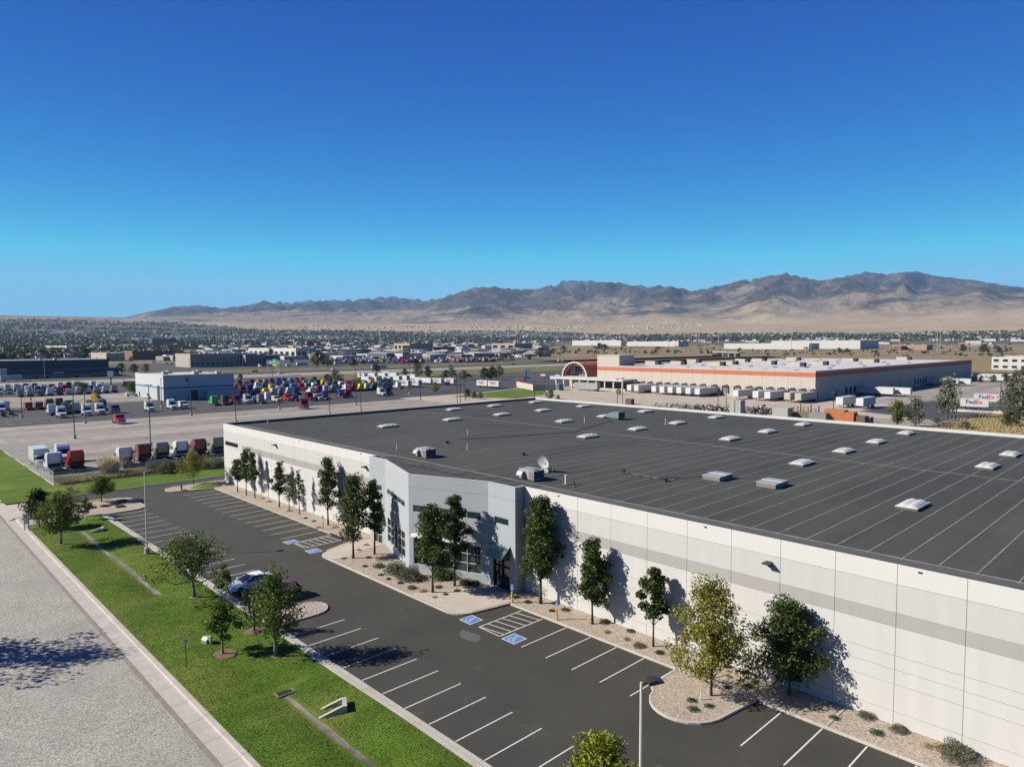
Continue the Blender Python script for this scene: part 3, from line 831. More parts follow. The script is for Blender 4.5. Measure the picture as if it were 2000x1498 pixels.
# side, rear and far end walls
wpart(MB().box(X0, X0 + .25, YF + .26, YB, -.2, HT - .03, WLOW), 'end_wall')
wpart(MB().box(X0 + .25, XE, YB - .25, YB, -.2, HT - .03, WLOW), 'rear_wall')
wpart(MB().box(XE - .25, XE, YF + .26, YB - .25, -.2, HT - .03, WLOW), 'end_wall')
for a, b in ((X0 - .02, -74.82), (-48.18, XE)):
    wpart(MB().box(a, b, YF - .02, YF + .34, HT - .028, HT + .02, COPING), 'coping')
wpart(MB().box(X0 - .03, X0 + .32, YF + .345, YB, HT - .028, HT + .02, WCOP), 'coping')
wpart(MB().box(X0 + .325, XE, YB - .30, YB + .03, HT - .028, HT + .02, WCOP), 'coping')
wpart(MB().box(X0 + .255, X0 + .30, YF + .26, YB - .26, RZ - .1, HT - .03, COPING), 'parapet_flashing_light_shade')  # dark colour paints in the shade on the end parapet's inner face
wpart(MB().box(X0 + .31, XE, YB - .29, YB - .255, RZ - .1, HT - .03, WCOP), 'parapet_flashing_light_shade')  # white copy for the rear parapet's inner face, which the sun lights
# roof membrane in lapped sheets
SP = 2.17
xs = -8.3
i0 = math.floor((X0 + .3 - xs) / SP); k = i0
while xs + SP * k < XE:
    a = max(X0 + .3, xs + SP * k); b = min(XE, xs + SP * (k + 1))
    y0 = YF + .345
    dz = 0.0
    mb = MB()
    mb.box(a, b, y0, YB - .29, RZ - .06, RZ + dz, MEMB)
    mb.box(a - .055, a + .055, y0 + .02, YB - .30, RZ + .002, RZ + .018, SEAM) if a > X0 + .5 else None
    wpart(mb, 'roof_sheet')
    k += 1
for yy, w in ((50.9, .09), (88.2, .07)):
    wpart(MB().box(X0 + .6, XE, yy - w, yy + w, RZ + .003, RZ + .026, SEAM), 'lap_strip')
wpart(MB().box(X0 + .32, -74.9, YF + .35, 50.6, RZ + .02, RZ + .027, mat('roof_edge_band', (0.085, 0.085, 0.082), 0.8, col2=(0.11, 0.108, 0.102), scale=0.5)), 'edge_sheet')
wpart(MB().box(-48.0, XE, YF + .35, 50.6, RZ + .02, RZ + .027, MATS['roof_edge_band']), 'edge_sheet')

# office bay
PA, PB_, PC, PD, PE, PF = (-74.8, 46.8), (-71.3, 46.8), (-61.4, 43.3), (-52.2, 46.7), (-48.2, 46.7), (-48.2, 48.05)
def oseg(A, B, ops, m=OFFG, lines=(9.40, 7.50, 4.30), inset=0.0):
    """wall leaf in local coordinates, with openings (s0,s1,z0,z1)"""
    A = Vector(A); B = Vector(B); ln = (B - A).length; rz = math.atan2(B.y - A.y, B.x - A.x)
    mb = MB(); th = 0.28
    ss = sorted({0.0, ln} | {o[0] for o in ops} | {o[1] for o in ops})
    zs = sorted({-0.2, HT - .03} | {o[2] for o in ops} | {o[3] for o in ops} | set(lines))
    for i in range(len(ss) - 1):
        run = None
        for j in range(len(zs) - 1):
            cs = (ss[i] + ss[i + 1]) / 2; cz = (zs[j] + zs[j + 1]) / 2
            if any(o[0] < cs < o[1] and o[2] < cz < o[3] for o in ops): continue
            z0 = zs[j] + (.012 if zs[j] in lines else 0); z1 = zs[j + 1] - (.012 if zs[j + 1] in lines else 0)
            mb.box(ss[i], ss[i + 1], 0, th, z0, z1, m)
        for l in lines:
            cs = (ss[i] + ss[i + 1]) / 2
            if not any(o[0] < cs < o[1] and o[2] < l < o[3] for o in ops):
                mb.box(ss[i], ss[i + 1], .02, th, l - .012, l + .012, JOINT)
    o = mb.build('office_wall'); o.location = (A.x, A.y, 0); o.rotation_euler = (0, 0, rz); hold(o, wh)
    c = MB().box(-.02, ln + .02, -.025, .24, HT - .028, HT + .012, WCOP).build('coping'); c.location = (A.x, A.y, 0); c.rotation_euler = (0, 0, rz); hold(c, wh)
    return (A.x, A.y, 0), rz, ln
o_, r_, l_ = oseg(PA, PB_, [(0.5, 2.78, 6.72, 7.43), (0.9, 2.75, 0.0, 3.4)])
window('strip_window', o_, r_, 0.5, 2.78, 6.72, 7.43, 2)
window('entrance_glazing', o_, r_, 0.9, 2.75, 0.0, 3.4, 2, 3, depth=.16)
o_, r_, l_ = oseg(PB_, PC, [(1.0, 8.9, 6.70, 7.43), (1.0, 8.9, 0.92, 3.9)])
window('strip_window', o_, r_, 1.0, 8.9, 6.70, 7.43, 5)
window('office_window', o_, r_, 1.0, 8.9, 0.92, 3.9, 5, 3, depth=.2)
o_, r_, l_ = oseg(PC, PD, [(0.54, 8.97, 6.68, 7.47), (0.54, 8.97, 0.92, 3.95)])
window('strip_window', o_, r_, 0.54, 8.97, 6.68, 7.47, 5)
window('office_window', o_, r_, 0.54, 8.97, 0.92, 3.95, 5, 3, depth=.2)
# vertical recess lines between the window bands
for s in (0.54, 2.23, 7.28, 8.97):
    q = MB().box(s - .012, s + .012, -.004, .01, 4.35, 6.68, JOINT).build('reveal_line'); q.location = o_; q.rotation_euler = (0, 0, r_); hold(q, wh)
o_, r_, l_ = oseg(PD, PE, [(0.9, 3.07, 6.68, 7.43), (0.75, 3.2, 0.0, 3.55)])
window('strip_window', o_, r_, 0.9, 3.07, 6.68, 7.43, 1)
window('entrance_glazing', o_, r_, 0.75, 3.2, 0.0, 3.55, 2, 3, frame=DKMET, depth=.22)
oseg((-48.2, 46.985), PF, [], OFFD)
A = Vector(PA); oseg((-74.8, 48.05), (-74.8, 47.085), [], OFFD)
q = MB().box(1.35, 1.42, .02, .10, .9, 1.5, ALU).build('door_pull'); q.location = o_; q.rotation_euler = (0, 0, r_); hold(q, wh)
# light shelf hoods over the ground floor windows: half-round white eyebrows
def eyebrow(A, B, s0, s1):
    A = Vector(A); B = Vector(B); rz = math.atan2(B.y - A.y, B.x - A.x)
    prof = [(0.0, 3.98)] + [(-.34 * math.sin(R(t)), 3.98 + .36 * math.cos(R(t))) for t in range(90, -1, -15)][::1]
    o = MB().extr(prof[::-1], 'x', s0, s1, WTOP).build('window_hood', smooth=False); o.location = (A.x, A.y, 0); o.rotation_euler = (0, 0, rz); hold(o, wh)
eyebrow(PC, PD, 0.4, 9.1)
def canopy(A, B, s0, s1, z0, z1, dep):
    A = Vector(A); B = Vector(B); rz = math.atan2(B.y - A.y, B.x - A.x)
    o = MB().extr([(0, z1), (0, z1 - .06), (-dep, z0), (-dep, z0 + .06)], 'x', s0, s1, TEAL)
    o.extr([(-.01, z1 - .07), (-.01, z0), (-dep + .02, z0), (-dep + .02, z0 - .0)][:3], 'x', s0 + .01, s0 + .03, DKMET)
    o.extr([(-.01, z1 - .07), (-.01, z0), (-dep + .02, z0)], 'x', s1 - .03, s1 - .01, DKMET)
    o = o.build('door_canopy'); o.location = (A.x, A.y, 0); o.rotation_euler = (0, 0, rz); hold(o, wh)
canopy(PD, PE, 0.7, 3.3, 3.6, 4.75, 1.25); canopy(PA, PB_, 0.75, 2.9, 3.5, 4.6, 1.25)
# office roof
orf = MB().add([(p[0], p[1], RZ) for p in ((-74.5, 48.5), (-74.5, 47.1), (-71.25, 47.1), (-61.4, 43.62), (-52.25, 47.0), (-48.5, 47.0), (-48.5, 48.5))], [tuple(range(7))], MEMB)
wpart(orf, 'office_roof')
for a, b in (((-71.2, 48.6), (-61.5, 50.4)), ((-71.0, 47.4), (-64.5, 50.6)), ((-61.4, 44.2), (-55, 50.4)), ((-66.0, 46.0), (-50, 49.5))):
    a = Vector(a); b = Vector(b); t = (b - a).normalized(); nn = Vector((-t.y, t.x)) * .055
    wpart(MB().add([(p.x, p.y, RZ + .032) for p in (a - nn, b - nn, b + nn, a + nn)], [(0, 1, 2, 3)], SEAM), 'lap_strip')

# skylights on their grid
DOME, _N, _L, _B = newmat('white_acrylic')
_B.inputs['Base Color'].default_value = (0.40, 0.40, 0.385, 1); _B.inputs['Roughness'].default_value = 0.4
def skylight_mesh():
    mb = MB()
    nx, ny = 10, 20; w, l = 1.72, 3.55
    vs = []; fs = []
    for i in range(nx + 1):
        for j in range(ny + 1):
            u = i / nx; v = j / ny
            e = min(u, 1 - u, .5) ; ev = min(v, 1 - v)
            h = 0.34 * (1 - (2 * abs(u - .5)) ** 3) * (1 - (2 * abs(v - .5)) ** 5)
            h *= 0.45 + 0.55 * abs(math.sin(u * 2 * math.pi)) ** .6 * abs(math.sin(v * 4 * math.pi)) ** .6
            vs.append(((u - .5) * w, (v - .5) * l, .26 + h))
    for i in range(nx):
        for j in range(ny):
            a = i * (ny + 1) + j; fs.append((a, a + ny + 1, a + ny + 2, a + 1))
    mb.add(vs, fs, DOME)
    return mb.mesh('dome', True)
DOMEM = skylight_mesh()
CURBM = MB().box(-.86, .86, -1.78, 1.78, 0, .22, mat('skylight_curb', (0.10, 0.10, 0.10), 0.7)).box(-.90, .90, -1.82, 1.82, .2, .265, WCOP).mesh('skylight_frame')
SKYX = [-117.4, -102.0, -85.0, -68.5, -51.6, -35.1, -19.0, -2.5, 14, 30]
SKYY = [67.8, 82.2, 95.2, 107.3, 120.8]
skip = {(-117.4, 67.8), (-117.4, 82.2), (-85.0, 67.8), (-85.0, 82.2), (-68.5, 67.8), (-51.6, 67.8), (-51.6, 82.2), (-35.1, 67.8), (-19.0, 82.2), (-19.0, 120.8)}
for x in SKYX:
    for y in SKYY:
        if (x, y) in skip: continue
        f = link('skylight', CURBM); f.location = (x, y, RZ); hold(f, wh)
        d = link('dome', DOMEM, f)
# roof scuppers and wall packs
for x in (-112.0, -96, -78.8, -43.6, -28, -12.9):
    wpart(MB().box(x - .13, x + .13, YF - .012, YF + .02, HT - .36, HT - .24, DKMET), 'scupper')
for i, (x, z) in enumerate(((-103.9, 9.0), (-77.5, 8.9), (-22.75, 8.8), (8, 8.8))):
    wl = MB().box(-.22, .22, -.16, 0, -.16, .16, DKMET); wl.box(-.30, .30, -.62, -.16, .02, .12, DKMET)
    o = wl.build('wall_lamp'); o.location = (x, YF - .002, z); hold(o, wh)
    q = MB().box(-.24, .24, -.58, -.2, .0, .018, WCOP).build('lamp_lens', o)
# pipe rail by the wall near a downspout
mb = MB()
for dx in (0, .5, 1.1): mb.tube([(dx, 0, 0), (dx, 0, 1.15 - .25 * (dx > .2))], .03, DKMET, 6)
mb.tube([(0, 0, .75), (1.1, 0, .6)], .03, DKMET, 6); mb.tube([(0, 0, .35), (1.1, 0, .3)], .03, DKMET, 6)
o = mb.build('pipe_rail'); o.location = (-30.2, 47.6, .12); tag(o, 'dark bent pipe rack against the white wall beside the slim tree', 'pipe')

# rooftop equipment (things that stand on the roof)
GREYM = mat('unit_grey', (0.33, 0.335, 0.34), 0.55, col2=(0.40, 0.405, 0.41), scale=1.5)
GREYD = mat('unit_coil', (0.06, 0.062, 0.065), 0.7)
TANM = mat('unit_panel', (0.30, 0.28, 0.24), 0.6)
def rtu(x, y, label):
    t = thing('rooftop_unit', label, 'air conditioner', (x, y, RZ + .02), 0, 'packaged air conditioners on the roof')
    MB().box(-1.2, 1.2, -.75, .85, 0, .18, GREYD).build('curb', t)
    MB().box(-1.15, .35, -.7, .8, .18, 1.15, GREYM).build('cabinet', t)
    c = MB().box(.36, 1.15, -.78, .85, .18, 1.12, GREYM).build('condenser', t)
    for i in range(7): MB().box(.42 + i * .10, .47 + i * .10, -.80, -.775, .26, 1.02, TANM).build('louver', c)
    MB().box(1.151, 1.165, -.68, .75, .26, 1.02, GREYD).build('coil', t)
    MB().extr([(-1.0, .95), (-.701, .95), (-.701, .62), (-1.28, .50), (-1.28, .56)], 'x', -1.05, -.25, GREYM).build('intake_hood', t)
    f = [(.75 + .3 * math.cos(R(a)), .05 + .3 * math.sin(R(a))) for a in range(0, 360, 30)]
    MB().prism(f, 1.121, 1.15, GREYD).build('fan_grille', t)
rtu(-71.6, 53.2, 'grey packaged air conditioner behind the angled office parapet')
rtu(-51.6, 52.4, 'grey packaged air conditioner beside the satellite dish')
t = thing('exhaust_fan', 'teal grey hooded intake fan far back on the roof', 'roof fan', (-80.9, 105.7, RZ + .02))
MB().box(-.9, .9, -.9, .9, 0, .35, GREYD).build('curb', t)
TG = mat('teal_grey', (0.17, 0.215, 0.235), 0.5)
MB().extr([(-2.4, .55), (-2.4, .45), (-.9, .35), (1.1, .35), (1.1, 1.5), (.6, 1.6), (-.9, 1.35)], 'y', -1.0, 1.0, TG).build('hood', t, False)
MB().box(1.101, 1.12, -.85, .85, .5, 1.4, GREYD).build('louver_face', t)
for x, y, l in ((-37.7, 67.0, 'light metal roof hatch beside the conduit run'), (-31.9, 67.6, 'light metal roof hatch standing alone past the conduit run')):
    t = thing('roof_hatch', l, 'roof hatch', (x, y, RZ + .02))
    MB().box(-1.0, 1.0, -1.4, 1.4, 0, .42, mat('hatch_side', (0.20, 0.19, 0.165), 0.6)).build('curb', t)
    for s in (-1, 1): MB().box(-1.08, 1.08, s * .72 - .68, s * .72 + .68, .42, .50 + .012 * s, STEEL).build('leaf', t)
    MB().box(-1.08, 1.08, -.05, .05, .50, .56, WCOP).build('ridge', t)
# satellite dish
t = thing('satellite_dish', 'round white satellite dish on a ballasted frame on the roof', 'satellite dish', (-53.6, 57.0, RZ + .02), R(2))
rings = []
for k in range(6):
    r = .85 * k / 5
    rings.append([(r * math.cos(a), .20 * (r / .85) ** 2, r * math.sin(a)) for a in [2 * math.pi * i / 20 for i in range(20)]])
mb = MB(); mb.loft([[(x, -y * 1.0 - .05, z + 1.35) for x, y, z in rg] for rg in rings], mat('dish_white', (0.6, 0.6, 0.58), 0.4), caps=False)
d = mb.build('reflector', t, True); d.rotation_euler = (R(20), 0, 0)
MB().tube([(0, .05, .1), (0, .05, 1.3)], .07, STEEL).build('mast', t)
mb = MB()
for s in (-1, 1): mb.tube([(.6 * s, -.6, .05), (0, .05, .9)], .035, STEEL, 6); mb.tube([(.6 * s, .7, .05), (0, .05, .9)], .035, STEEL, 6)
mb.box(-.75, .75, -.7, -.5, 0, .1, STEEL); mb.box(-.75, .75, .6, .8, 0, .1, STEEL); mb.build('base_frame', t)
MB().tube([(0, -.15, .75), (0, -.75, 1.15)], .025, STEEL, 6).tube([(0, -.75, 1.1), (0, -.68, 1.28)], .06, DKMET, 6).build('feed_arm', t)
MB().box(-.5, .5, -.3, .3, .1, .3, CONC).build('ballast', t)
def pipe(x, y, h, r, m, label, cap=True):
    t = thing('vent_pipe', label, 'vent pipe', (x, y, RZ + .015), 0, 'vent pipes on the dark roof')
    MB().tube([(0, 0, 0), (0, 0, h)], r, m, 10).build('pipe', t)
    MB().tube([(0, 0, 0), (0, 0, .06)], r * 2.2, SEAM, 10).build('flashing', t)
    if cap: MB().tube([(0, 0, h), (0, 0, h + .05)], r * 1.35, m, 10).build('cap', t)
WP = mat('white_pipe', (0.58, 0.58, 0.56), 0.5)
pipe(-47.2, 53.1, .95, .13, WP, 'stout white vent pipe between the satellite dish and the front wall')
pipe(-45.9, 52.9, .5, .07, DKMET, 'short dark vent stub beside the stout white pipe', False)
for x, y in ((-81.0, 96.2), (-68.8, 103.9), (-121.8, 54.8), (-83.8, 70.7), (-71.8, 60.5), (-78.6, 53.6)):
    pipe(x, y, 1.2 if y > 90 else .9, .07, WP, 'slim white vent pipe standing on the dark roof')
for x, y in ((-79.1, 62.7), (-63.6, 63.1), (-47, 62.6), (-41.0, 61.8)):
    t = thing('roof_vent', 'squat black vent box on the roof membrane', 'roof vent', (x, y, RZ + .015), 0, 'squat black roof vents')
    MB().box(-.2, .2, -.2, .2, 0, .28, DKMET).build('body', t); MB().box(-.27, .27, -.27, .27, .28, .34, DKMET).build('cap', t)
# conduit run across the roof
mb = MB(); mb.tube([(-47, 62.5, RZ + .12), (-42, 62.1, RZ + .12), (-38.8, 66.2, RZ + .12)], .03, DKMET, 6)
mb.tube([(-80.3, 66.5, RZ + .1), (-74, 85, RZ + .1), (-80.6, 104.5, RZ + .1)], .04, GREYD, 6)
for p in ((-46, 62.4), (-44.5, 62.3), (-43, 62.2), (-40.8, 63.6)): mb.box(p[0] - .12, p[0] + .12, p[1] - .08, p[1] + .08, RZ + .02, RZ + .14, DKMET)
tag(mb.build('conduit'), 'thin dark conduit running on small blocks across the roof', 'conduit')
# ------------------------------------------------------------------ vegetation
def leafmat(name, cols, trans=0.32, rough=0.6, spec=0.22):
    m, N, L, B = newmat(name)
    geo = N.new('ShaderNodeNewGeometry')
    rp = N.new('ShaderNodeValToRGB'); e = rp.color_ramp.elements
    n = len(cols)
    e[0].position = 0; e[0].color = (*cols[0], 1); e[1].position = 1; e[1].color = (*cols[-1], 1)
    for i in range(1, n - 1):
        q = e.new(i / (n - 1)); q.color = (*cols[i], 1)
    L.new(geo.outputs['Random Per Island'], rp.inputs[0])
    c = mixc(N, L, 1.0, rp.outputs[0], noise(N, L, geo.outputs['Position'], 0.8, 3, 0.3, 0.7, 0.75, 1.25), 'MULTIPLY')
    L.new(c, B.inputs['Base Color']); B.inputs['Roughness'].default_value = rough; B.inputs['Specular IOR Level'].default_value = spec
    t = N.new('ShaderNodeBsdfTranslucent'); L.new(c, t.inputs['Color'])
    mx = N.new('ShaderNodeMixShader'); mx.inputs[0].default_value = trans
    L.new(B.outputs[0], mx.inputs[1]); L.new(t.outputs[0], mx.inputs[2])
    L.new(mx.outputs[0], N['Material Output'].inputs['Surface'])
    return m
LF_PEAR = leafmat('pear_leaf', [(0.026, 0.044, 0.010), (0.054, 0.085, 0.018), (0.098, 0.135, 0.034)])
LF_LAWN = leafmat('ash_leaf', [(0.038, 0.070, 0.008), (0.080, 0.125, 0.016), (0.13, 0.175, 0.030)])
LF_YEL = leafmat('locust_leaf', [(0.06, 0.09, 0.016), (0.15, 0.175, 0.026), (0.27, 0.25, 0.040), (0.23, 0.165, 0.035)])
LF_LIME = leafmat('lime_leaf', [(0.09, 0.13, 0.012), (0.17, 0.20, 0.018), (0.26, 0.25, 0.025)])
LF_OLIVE = leafmat('olive_leaf', [(0.075, 0.085, 0.050), (0.13, 0.14, 0.085), (0.20, 0.20, 0.14)])
LF_GREY = leafmat('sage_leaf', [(0.055, 0.075, 0.040), (0.09, 0.115, 0.065), (0.14, 0.165, 0.105)])
LF_DARK = leafmat('dark_leaf', [(0.014, 0.026, 0.010), (0.028, 0.045, 0.015), (0.045, 0.065, 0.022)])
LF_DRY = leafmat('dry_blade', [(0.30, 0.235, 0.12), (0.44, 0.35, 0.19), (0.24, 0.22, 0.09)])
LF_BLUE = leafmat('juniper_leaf', [(0.020, 0.055, 0.035), (0.035, 0.085, 0.055), (0.05, 0.11, 0.07)])
LF_FAR = leafmat('far_tree_leaf', [(0.032, 0.048, 0.020), (0.055, 0.075, 0.030), (0.085, 0.105, 0.045)], 0.2)
BARK = mat('bark', (0.06, 0.048, 0.036), 0.9, col2=(0.12, 0.10, 0.075), scale=3.0, bump=0.5, bscale=14)
BARKG = mat('grey_bark', (0.16, 0.145, 0.12), 0.9, col2=(0.26, 0.24, 0.20), scale=3.0, bump=0.4, bscale=12)
TWIG = mat('twig', (0.10, 0.085, 0.065), 0.9)

def leaf_quads(P, size, rs, up=0.35, asp=0.62):
    """P (n,3) -> verts (4n,3) of rhombic leaves"""
    n = len(P)
    nr = rs.normal(size=(n, 3)); nr[:, 2] = np.abs(nr[:, 2]) * (0.6 + up) + up * .4
    nr /= np.linalg.norm(nr, axis=1)[:, None]
    a = rs.normal(size=(n, 3)); a -= nr * (a * nr).sum(1)[:, None]; a /= np.linalg.norm(a, axis=1)[:, None]
    b = np.cross(nr, a)
    s = size * (0.65 + 0.7 * rs.rand(n))[:, None]
    V = np.stack([P - a * s * .5, P + b * s * asp * .5 - nr * s * .08, P + a * s * .5, P - b * s * asp * .5 - nr * s * .08], 1)
    return V.reshape(-1, 3)
def leaves_mesh(name, V, m):
    n = len(V) // 4
    me = bpy.data.meshes.new(name)
    me.vertices.add(len(V)); me.vertices.foreach_set('co', V.astype(np.float32).ravel())
    me.loops.add(len(V)); me.loops.foreach_set('vertex_index', np.arange(len(V), dtype=np.int32))
    me.polygons.add(n); me.polygons.foreach_set('loop_start', np.arange(0, len(V), 4, dtype=np.int32))
    me.polygons.foreach_set('loop_total', np.full(n, 4, dtype=np.int32))
    me.materials.append(m); me.update(calc_edges=True)
    return me
def tree_parts(seed, h, r, th, prof='oval', n=4200, ls=0.17, leaf=None, bark=None, ncl=70, spread=0.36, tr=0.11, lean=(0, 0), sparse=1.0, stems=1):
    """h total height, r crown radius, th clear trunk height -> (trunk mesh, crown mesh)"""
    rs = np.random.RandomState(seed); rd = random.Random(seed)
    ncl = int(ncl * 1.5); spread = spread * .80
    def env(t):
        if prof == 'oval': return max(.05, math.sin(math.pi * min(1, t * .93 + .07)) ** .7 * (1.05 - .35 * t))
        if prof == 'round': return max(.05, math.sqrt(max(0, 1 - (2 * t - .9) ** 2 * .95)))
        if prof == 'spread': return max(.05, math.sqrt(max(0, 1 - (1.6 * t - .45) ** 2 * .75)))
        if prof == 'column': return .55 + .45 * math.sin(math.pi * t) if t < .9 else .45
        return 1.0
    mb = MB(); cl = []
    def axis(t):
        return Vector((lean[0] * t * h + .10 * math.sin(seed + t * 4) * t, lean[1] * t * h + .10 * math.cos(seed * 2 + t * 3) * t, t * h))
    top = .92
    pts = [axis(top * i / 7) for i in range(8)]
    mb.tube(pts, [tr * 1.25] + [tr * (1 - .85 * i / 7) for i in range(1, 8)], bark or BARK, 7)
    # lobes: a few big masses give an uneven outline
    nb = max(6, ncl // 6)
    bases = []
    for i in range(nb):
        t = (i + rd.random()) / nb
        z = th + (h - th) * t
        a = i * 2.4 + rd.uniform(-.5, .5)
        rr = r * env(t) * rd.uniform(.22, 1.28) * (0.85 if t > .8 else 1)
        c = axis(z / h) + Vector((math.cos(a) * rr * .72, math.sin(a) * rr * .72, rd.uniform(-.2, .35)))
        bases.append((c, rr))
        st = axis(max(th * .8, z - rr * 1.1 - .3) / h)
        md = (st + c) / 2 + Vector((0, 0, -.12 * rr))
        mb.tube([st, md, c], [tr * .42 * (1 - .5 * t), tr * .28, tr * .08], bark or BARK, 5, False)
    per = max(2, ncl // nb)
    for c, rr in bases:
        for k in range(per):
            d = Vector((rd.gauss(0, 1), rd.gauss(0, 1), rd.gauss(0, .9))); d.normalize()
            cl.append((c + d * rd.uniform(.1, .9) * (r * .34), rd.uniform(.6, 1.25)))
    for i in range(int(ncl * .38)):     # leader clusters
        t = rd.uniform(.12, 1.0)
        cl.append((axis((th + (h - th) * t) / h) + Vector((rd.gauss(0, .30), rd.gauss(0, .30), 0)) * r * env(t), rd.uniform(.5, 1.0)))
    n = n * 1.4; ls = ls * 1.12
    pn = max(1, int(n * sparse / len(cl)))
    Ps = []
    for c, s in cl:
        k = max(3, int(pn * s))
        q = rs.normal(size=(k, 3)); q *= np.minimum(1, 1.45 / np.maximum(1e-6, np.linalg.norm(q, axis=1)))[:, None]
        q = q * np.array([1, 1, .8]) * spread * r * .55 * s
        Ps.append(q + np.array(c))
    P = np.concatenate(Ps)
    P = P[P[:, 2] > th * .75]
    return mb.mesh('trunk', True), leaves_mesh('crown', leaf_quads(P, ls, rs), leaf or LF_PEAR)
def plant_tree(name, label, loc, seed, h, r, th, group=None, rz=0.0, cat='tree', **kw):
    t = thing(name, label, cat, loc, rz, group)
    a, b = tree_parts(seed, h, r, th, **kw)
    link('trunk', a, t); link('crown', b, t)
    return t
def H(x, y, yt): return topz(x, y, yt)
def rad(x, y, x0, x1):
    p = g(x, y); return (x1 - x0) / 2 / FPX * math.hypot(p[0], p[1]) * 1.0
ZB = 0.12
def pt(name, label, x, y, yt, x0, x1, seed, thf=.3, z=ZB, **kw):
    p = g(x, y, z); h = H(x, y, yt) - z
    return plant_tree(name, label, p, seed, h, rad(x, y, x0, x1), h * thf, **kw)
PG = 'young broadleaf trees planted along the white wall'
pt('wall_tree', 'slim leafy tree at the warehouse corner, first of the clustered three', 464.5, 961, 896, 448, 480, 11, .38, group=PG, n=2600, ls=.2, tr=.09)
pt('wall_tree', 'tallest and middle one of the three clustered trees by the warehouse corner', 481, 967, 879, 464, 506, 12, .36, group=PG, n=3200, ls=.2, tr=.09)
pt('wall_tree', 'last of the three clustered trees, its crown leaning on the neighbour', 498, 972, 886, 484, 506, 13, .42, group=PG, n=2200, ls=.2, tr=.09, lean=(-.06, .0))
pt('wall_tree', 'single dark tree between the cluster of three and the thin pair', 545.7, 990, 908, 519, 557, 14, .33, group=PG, n=3400, ls=.2, tr=.1)
pt('wall_tree', 'thin sparse tree with grass at its foot beside the white wall', 565, 997, 926, 552, 582, 15, .30, group=PG, n=1100, ls=.19, tr=.07, sparse=.8)
pt('wall_tree', 'thin see-through tree with bare twigs beside the white wall', 584.8, 1004, 922, 568, 592, 16, .34, group=PG, n=1100, ls=.19, tr=.07, sparse=.8)
pt('wall_tree', 'tall full tree before the yellow post at the far stalls', 641, 1025, 901, 608, 660, 17, .32, group=PG, n=5200, ls=.21, tr=.12, spread=.46)
pt('wall_tree', 'spreading tree in gravel in front of the side office door', 690, 1090, 931, 650, 722, 18, .26, group=PG, n=5600, ls=.21, tr=.13, ncl=84, spread=.46)
pt('wall_tree', 'tree shading the side office door canopy', 731.6, 1082, 938, 695, 752, 19, .34, group=PG, n=4800, ls=.21, tr=.12)
pt('wall_tree', 'broad tree in gravel in front of the office windows', 845, 1157, 990, 790, 885, 20, .30, group=PG, n=7600, ls=.21, tr=.12, ncl=90, spread=.46)
pt('wall_tree', 'tall narrow tree close against the office windows', 888, 1144, 972, 858, 925, 21, .34, group=PG, n=5600, ls=.21, tr=.12)
pt('wall_tree', 'largest full tree beside the grey office corner', 1056, 1178, 972, 984, 1078, 22, .27, group=PG, n=10500, ls=.21, tr=.15, ncl=110, spread=.45)
pt('wall_tree', 'forked trunk tree beside the blue accessible parking sign', 1157, 1218, 1062, 1100, 1184, 23, .30, group=PG, n=6800, ls=.2, tr=.11, ncl=80)
pt('wall_tree', 'slender pointed tree with split trunk beside the pipe rack', 1276, 1262, 1108, 1233, 1302, 24, .33, group=PG, n=5000, ls=.19, tr=.09)
pt('wall_tree', 'dense dark round crowned tree throwing a big shadow on the wall', 1541, 1357, 1180, 1483, 1612, 26, .20, group=PG, n=10500, ls=.17, tr=.1, prof='round', ncl=120, spread=.36)
pt('locust_tree', 'yellowing airy tree on the rounded gravel island', 1389, 1358, 1148, 1298, 1484, 25, .20, n=9500, ls=.17, leaf=LF_YEL, tr=.09, prof='spread', ncl=110, spread=.30)
LG = 'shade trees on the street lawn'
LT = dict(leaf=LF_LAWN, bark=BARKG, prof='round', ls=.18)
pt('lawn_tree', 'round crowned tree on the lawn near the white property sign', 119, 1063, 968, 74, 156, 31, .34, group=LG, n=6400, tr=.15, ncl=90, **LT)
pt('lawn_tree', 'wide spreading tree on the lawn beside the lamp post stalls', 380, 1167, 1050, 314, 452, 32, .36, group=LG, n=4600, tr=.17, ncl=80, lean=(-.08, -.05), **{**LT, 'prof': 'spread'})
pt('lawn_tree', 'small leaning tree ringed with bark beside the green utility box', 436, 1277, 1182, 394, 470, 33, .42, group=LG, n=2400, tr=.09, ncl=60, lean=(-.12, -.02), **LT)
pt('lawn_tree', 'sparse dark bronze tree on the lawn behind the parked cars', 497, 1234, 1150, 470, 530, 34, .16, group=LG, n=1300, tr=.09, ncl=70, leaf=LF_DARK, bark=BARK, prof='round', ls=.17)
pt('lawn_tree', 'lopsided lawn tree with an upright green leader beside the kerb', 538, 1283, 1122, 488, 612, 35, .28, group=LG, n=4600, tr=.14, ncl=90, **{**LT, 'prof': 'oval'})
pt('lawn_tree', 'slim young lawn tree in front of the white car', 430, 1190, 1112, 428, 466, 36, .5, group=LG, n=800, tr=.06, ncl=40, lean=(.05, .07), **LT)
pt('entry_tree', 'small round tree on the gravel bed at the entry drive', 198, 980, 934, 180, 232, 37, .38, n=3200, tr=.09, ncl=60, leaf=LF_LAWN, ls=.2)
pt('entry_tree', 'thin young tree at the lawn end of the entry bed', 170, 1015, 972, 155, 180, 38, .45, n=700, tr=.05, ncl=30, leaf=LF_OLIVE, ls=.2)
pt('entry_tree', 'dark full tree behind the white property sign', 77, 1030, 960, 44, 106, 39, .32, n=5200, tr=.12, ncl=80, leaf=LF_DARK, ls=.22)
pt('entry_tree', 'bare twiggy tree standing behind the round lawn tree', 139, 1008, 952, 122, 158, 40, .40, n=500, tr=.06, ncl=40, leaf=LF_OLIVE, ls=.2)
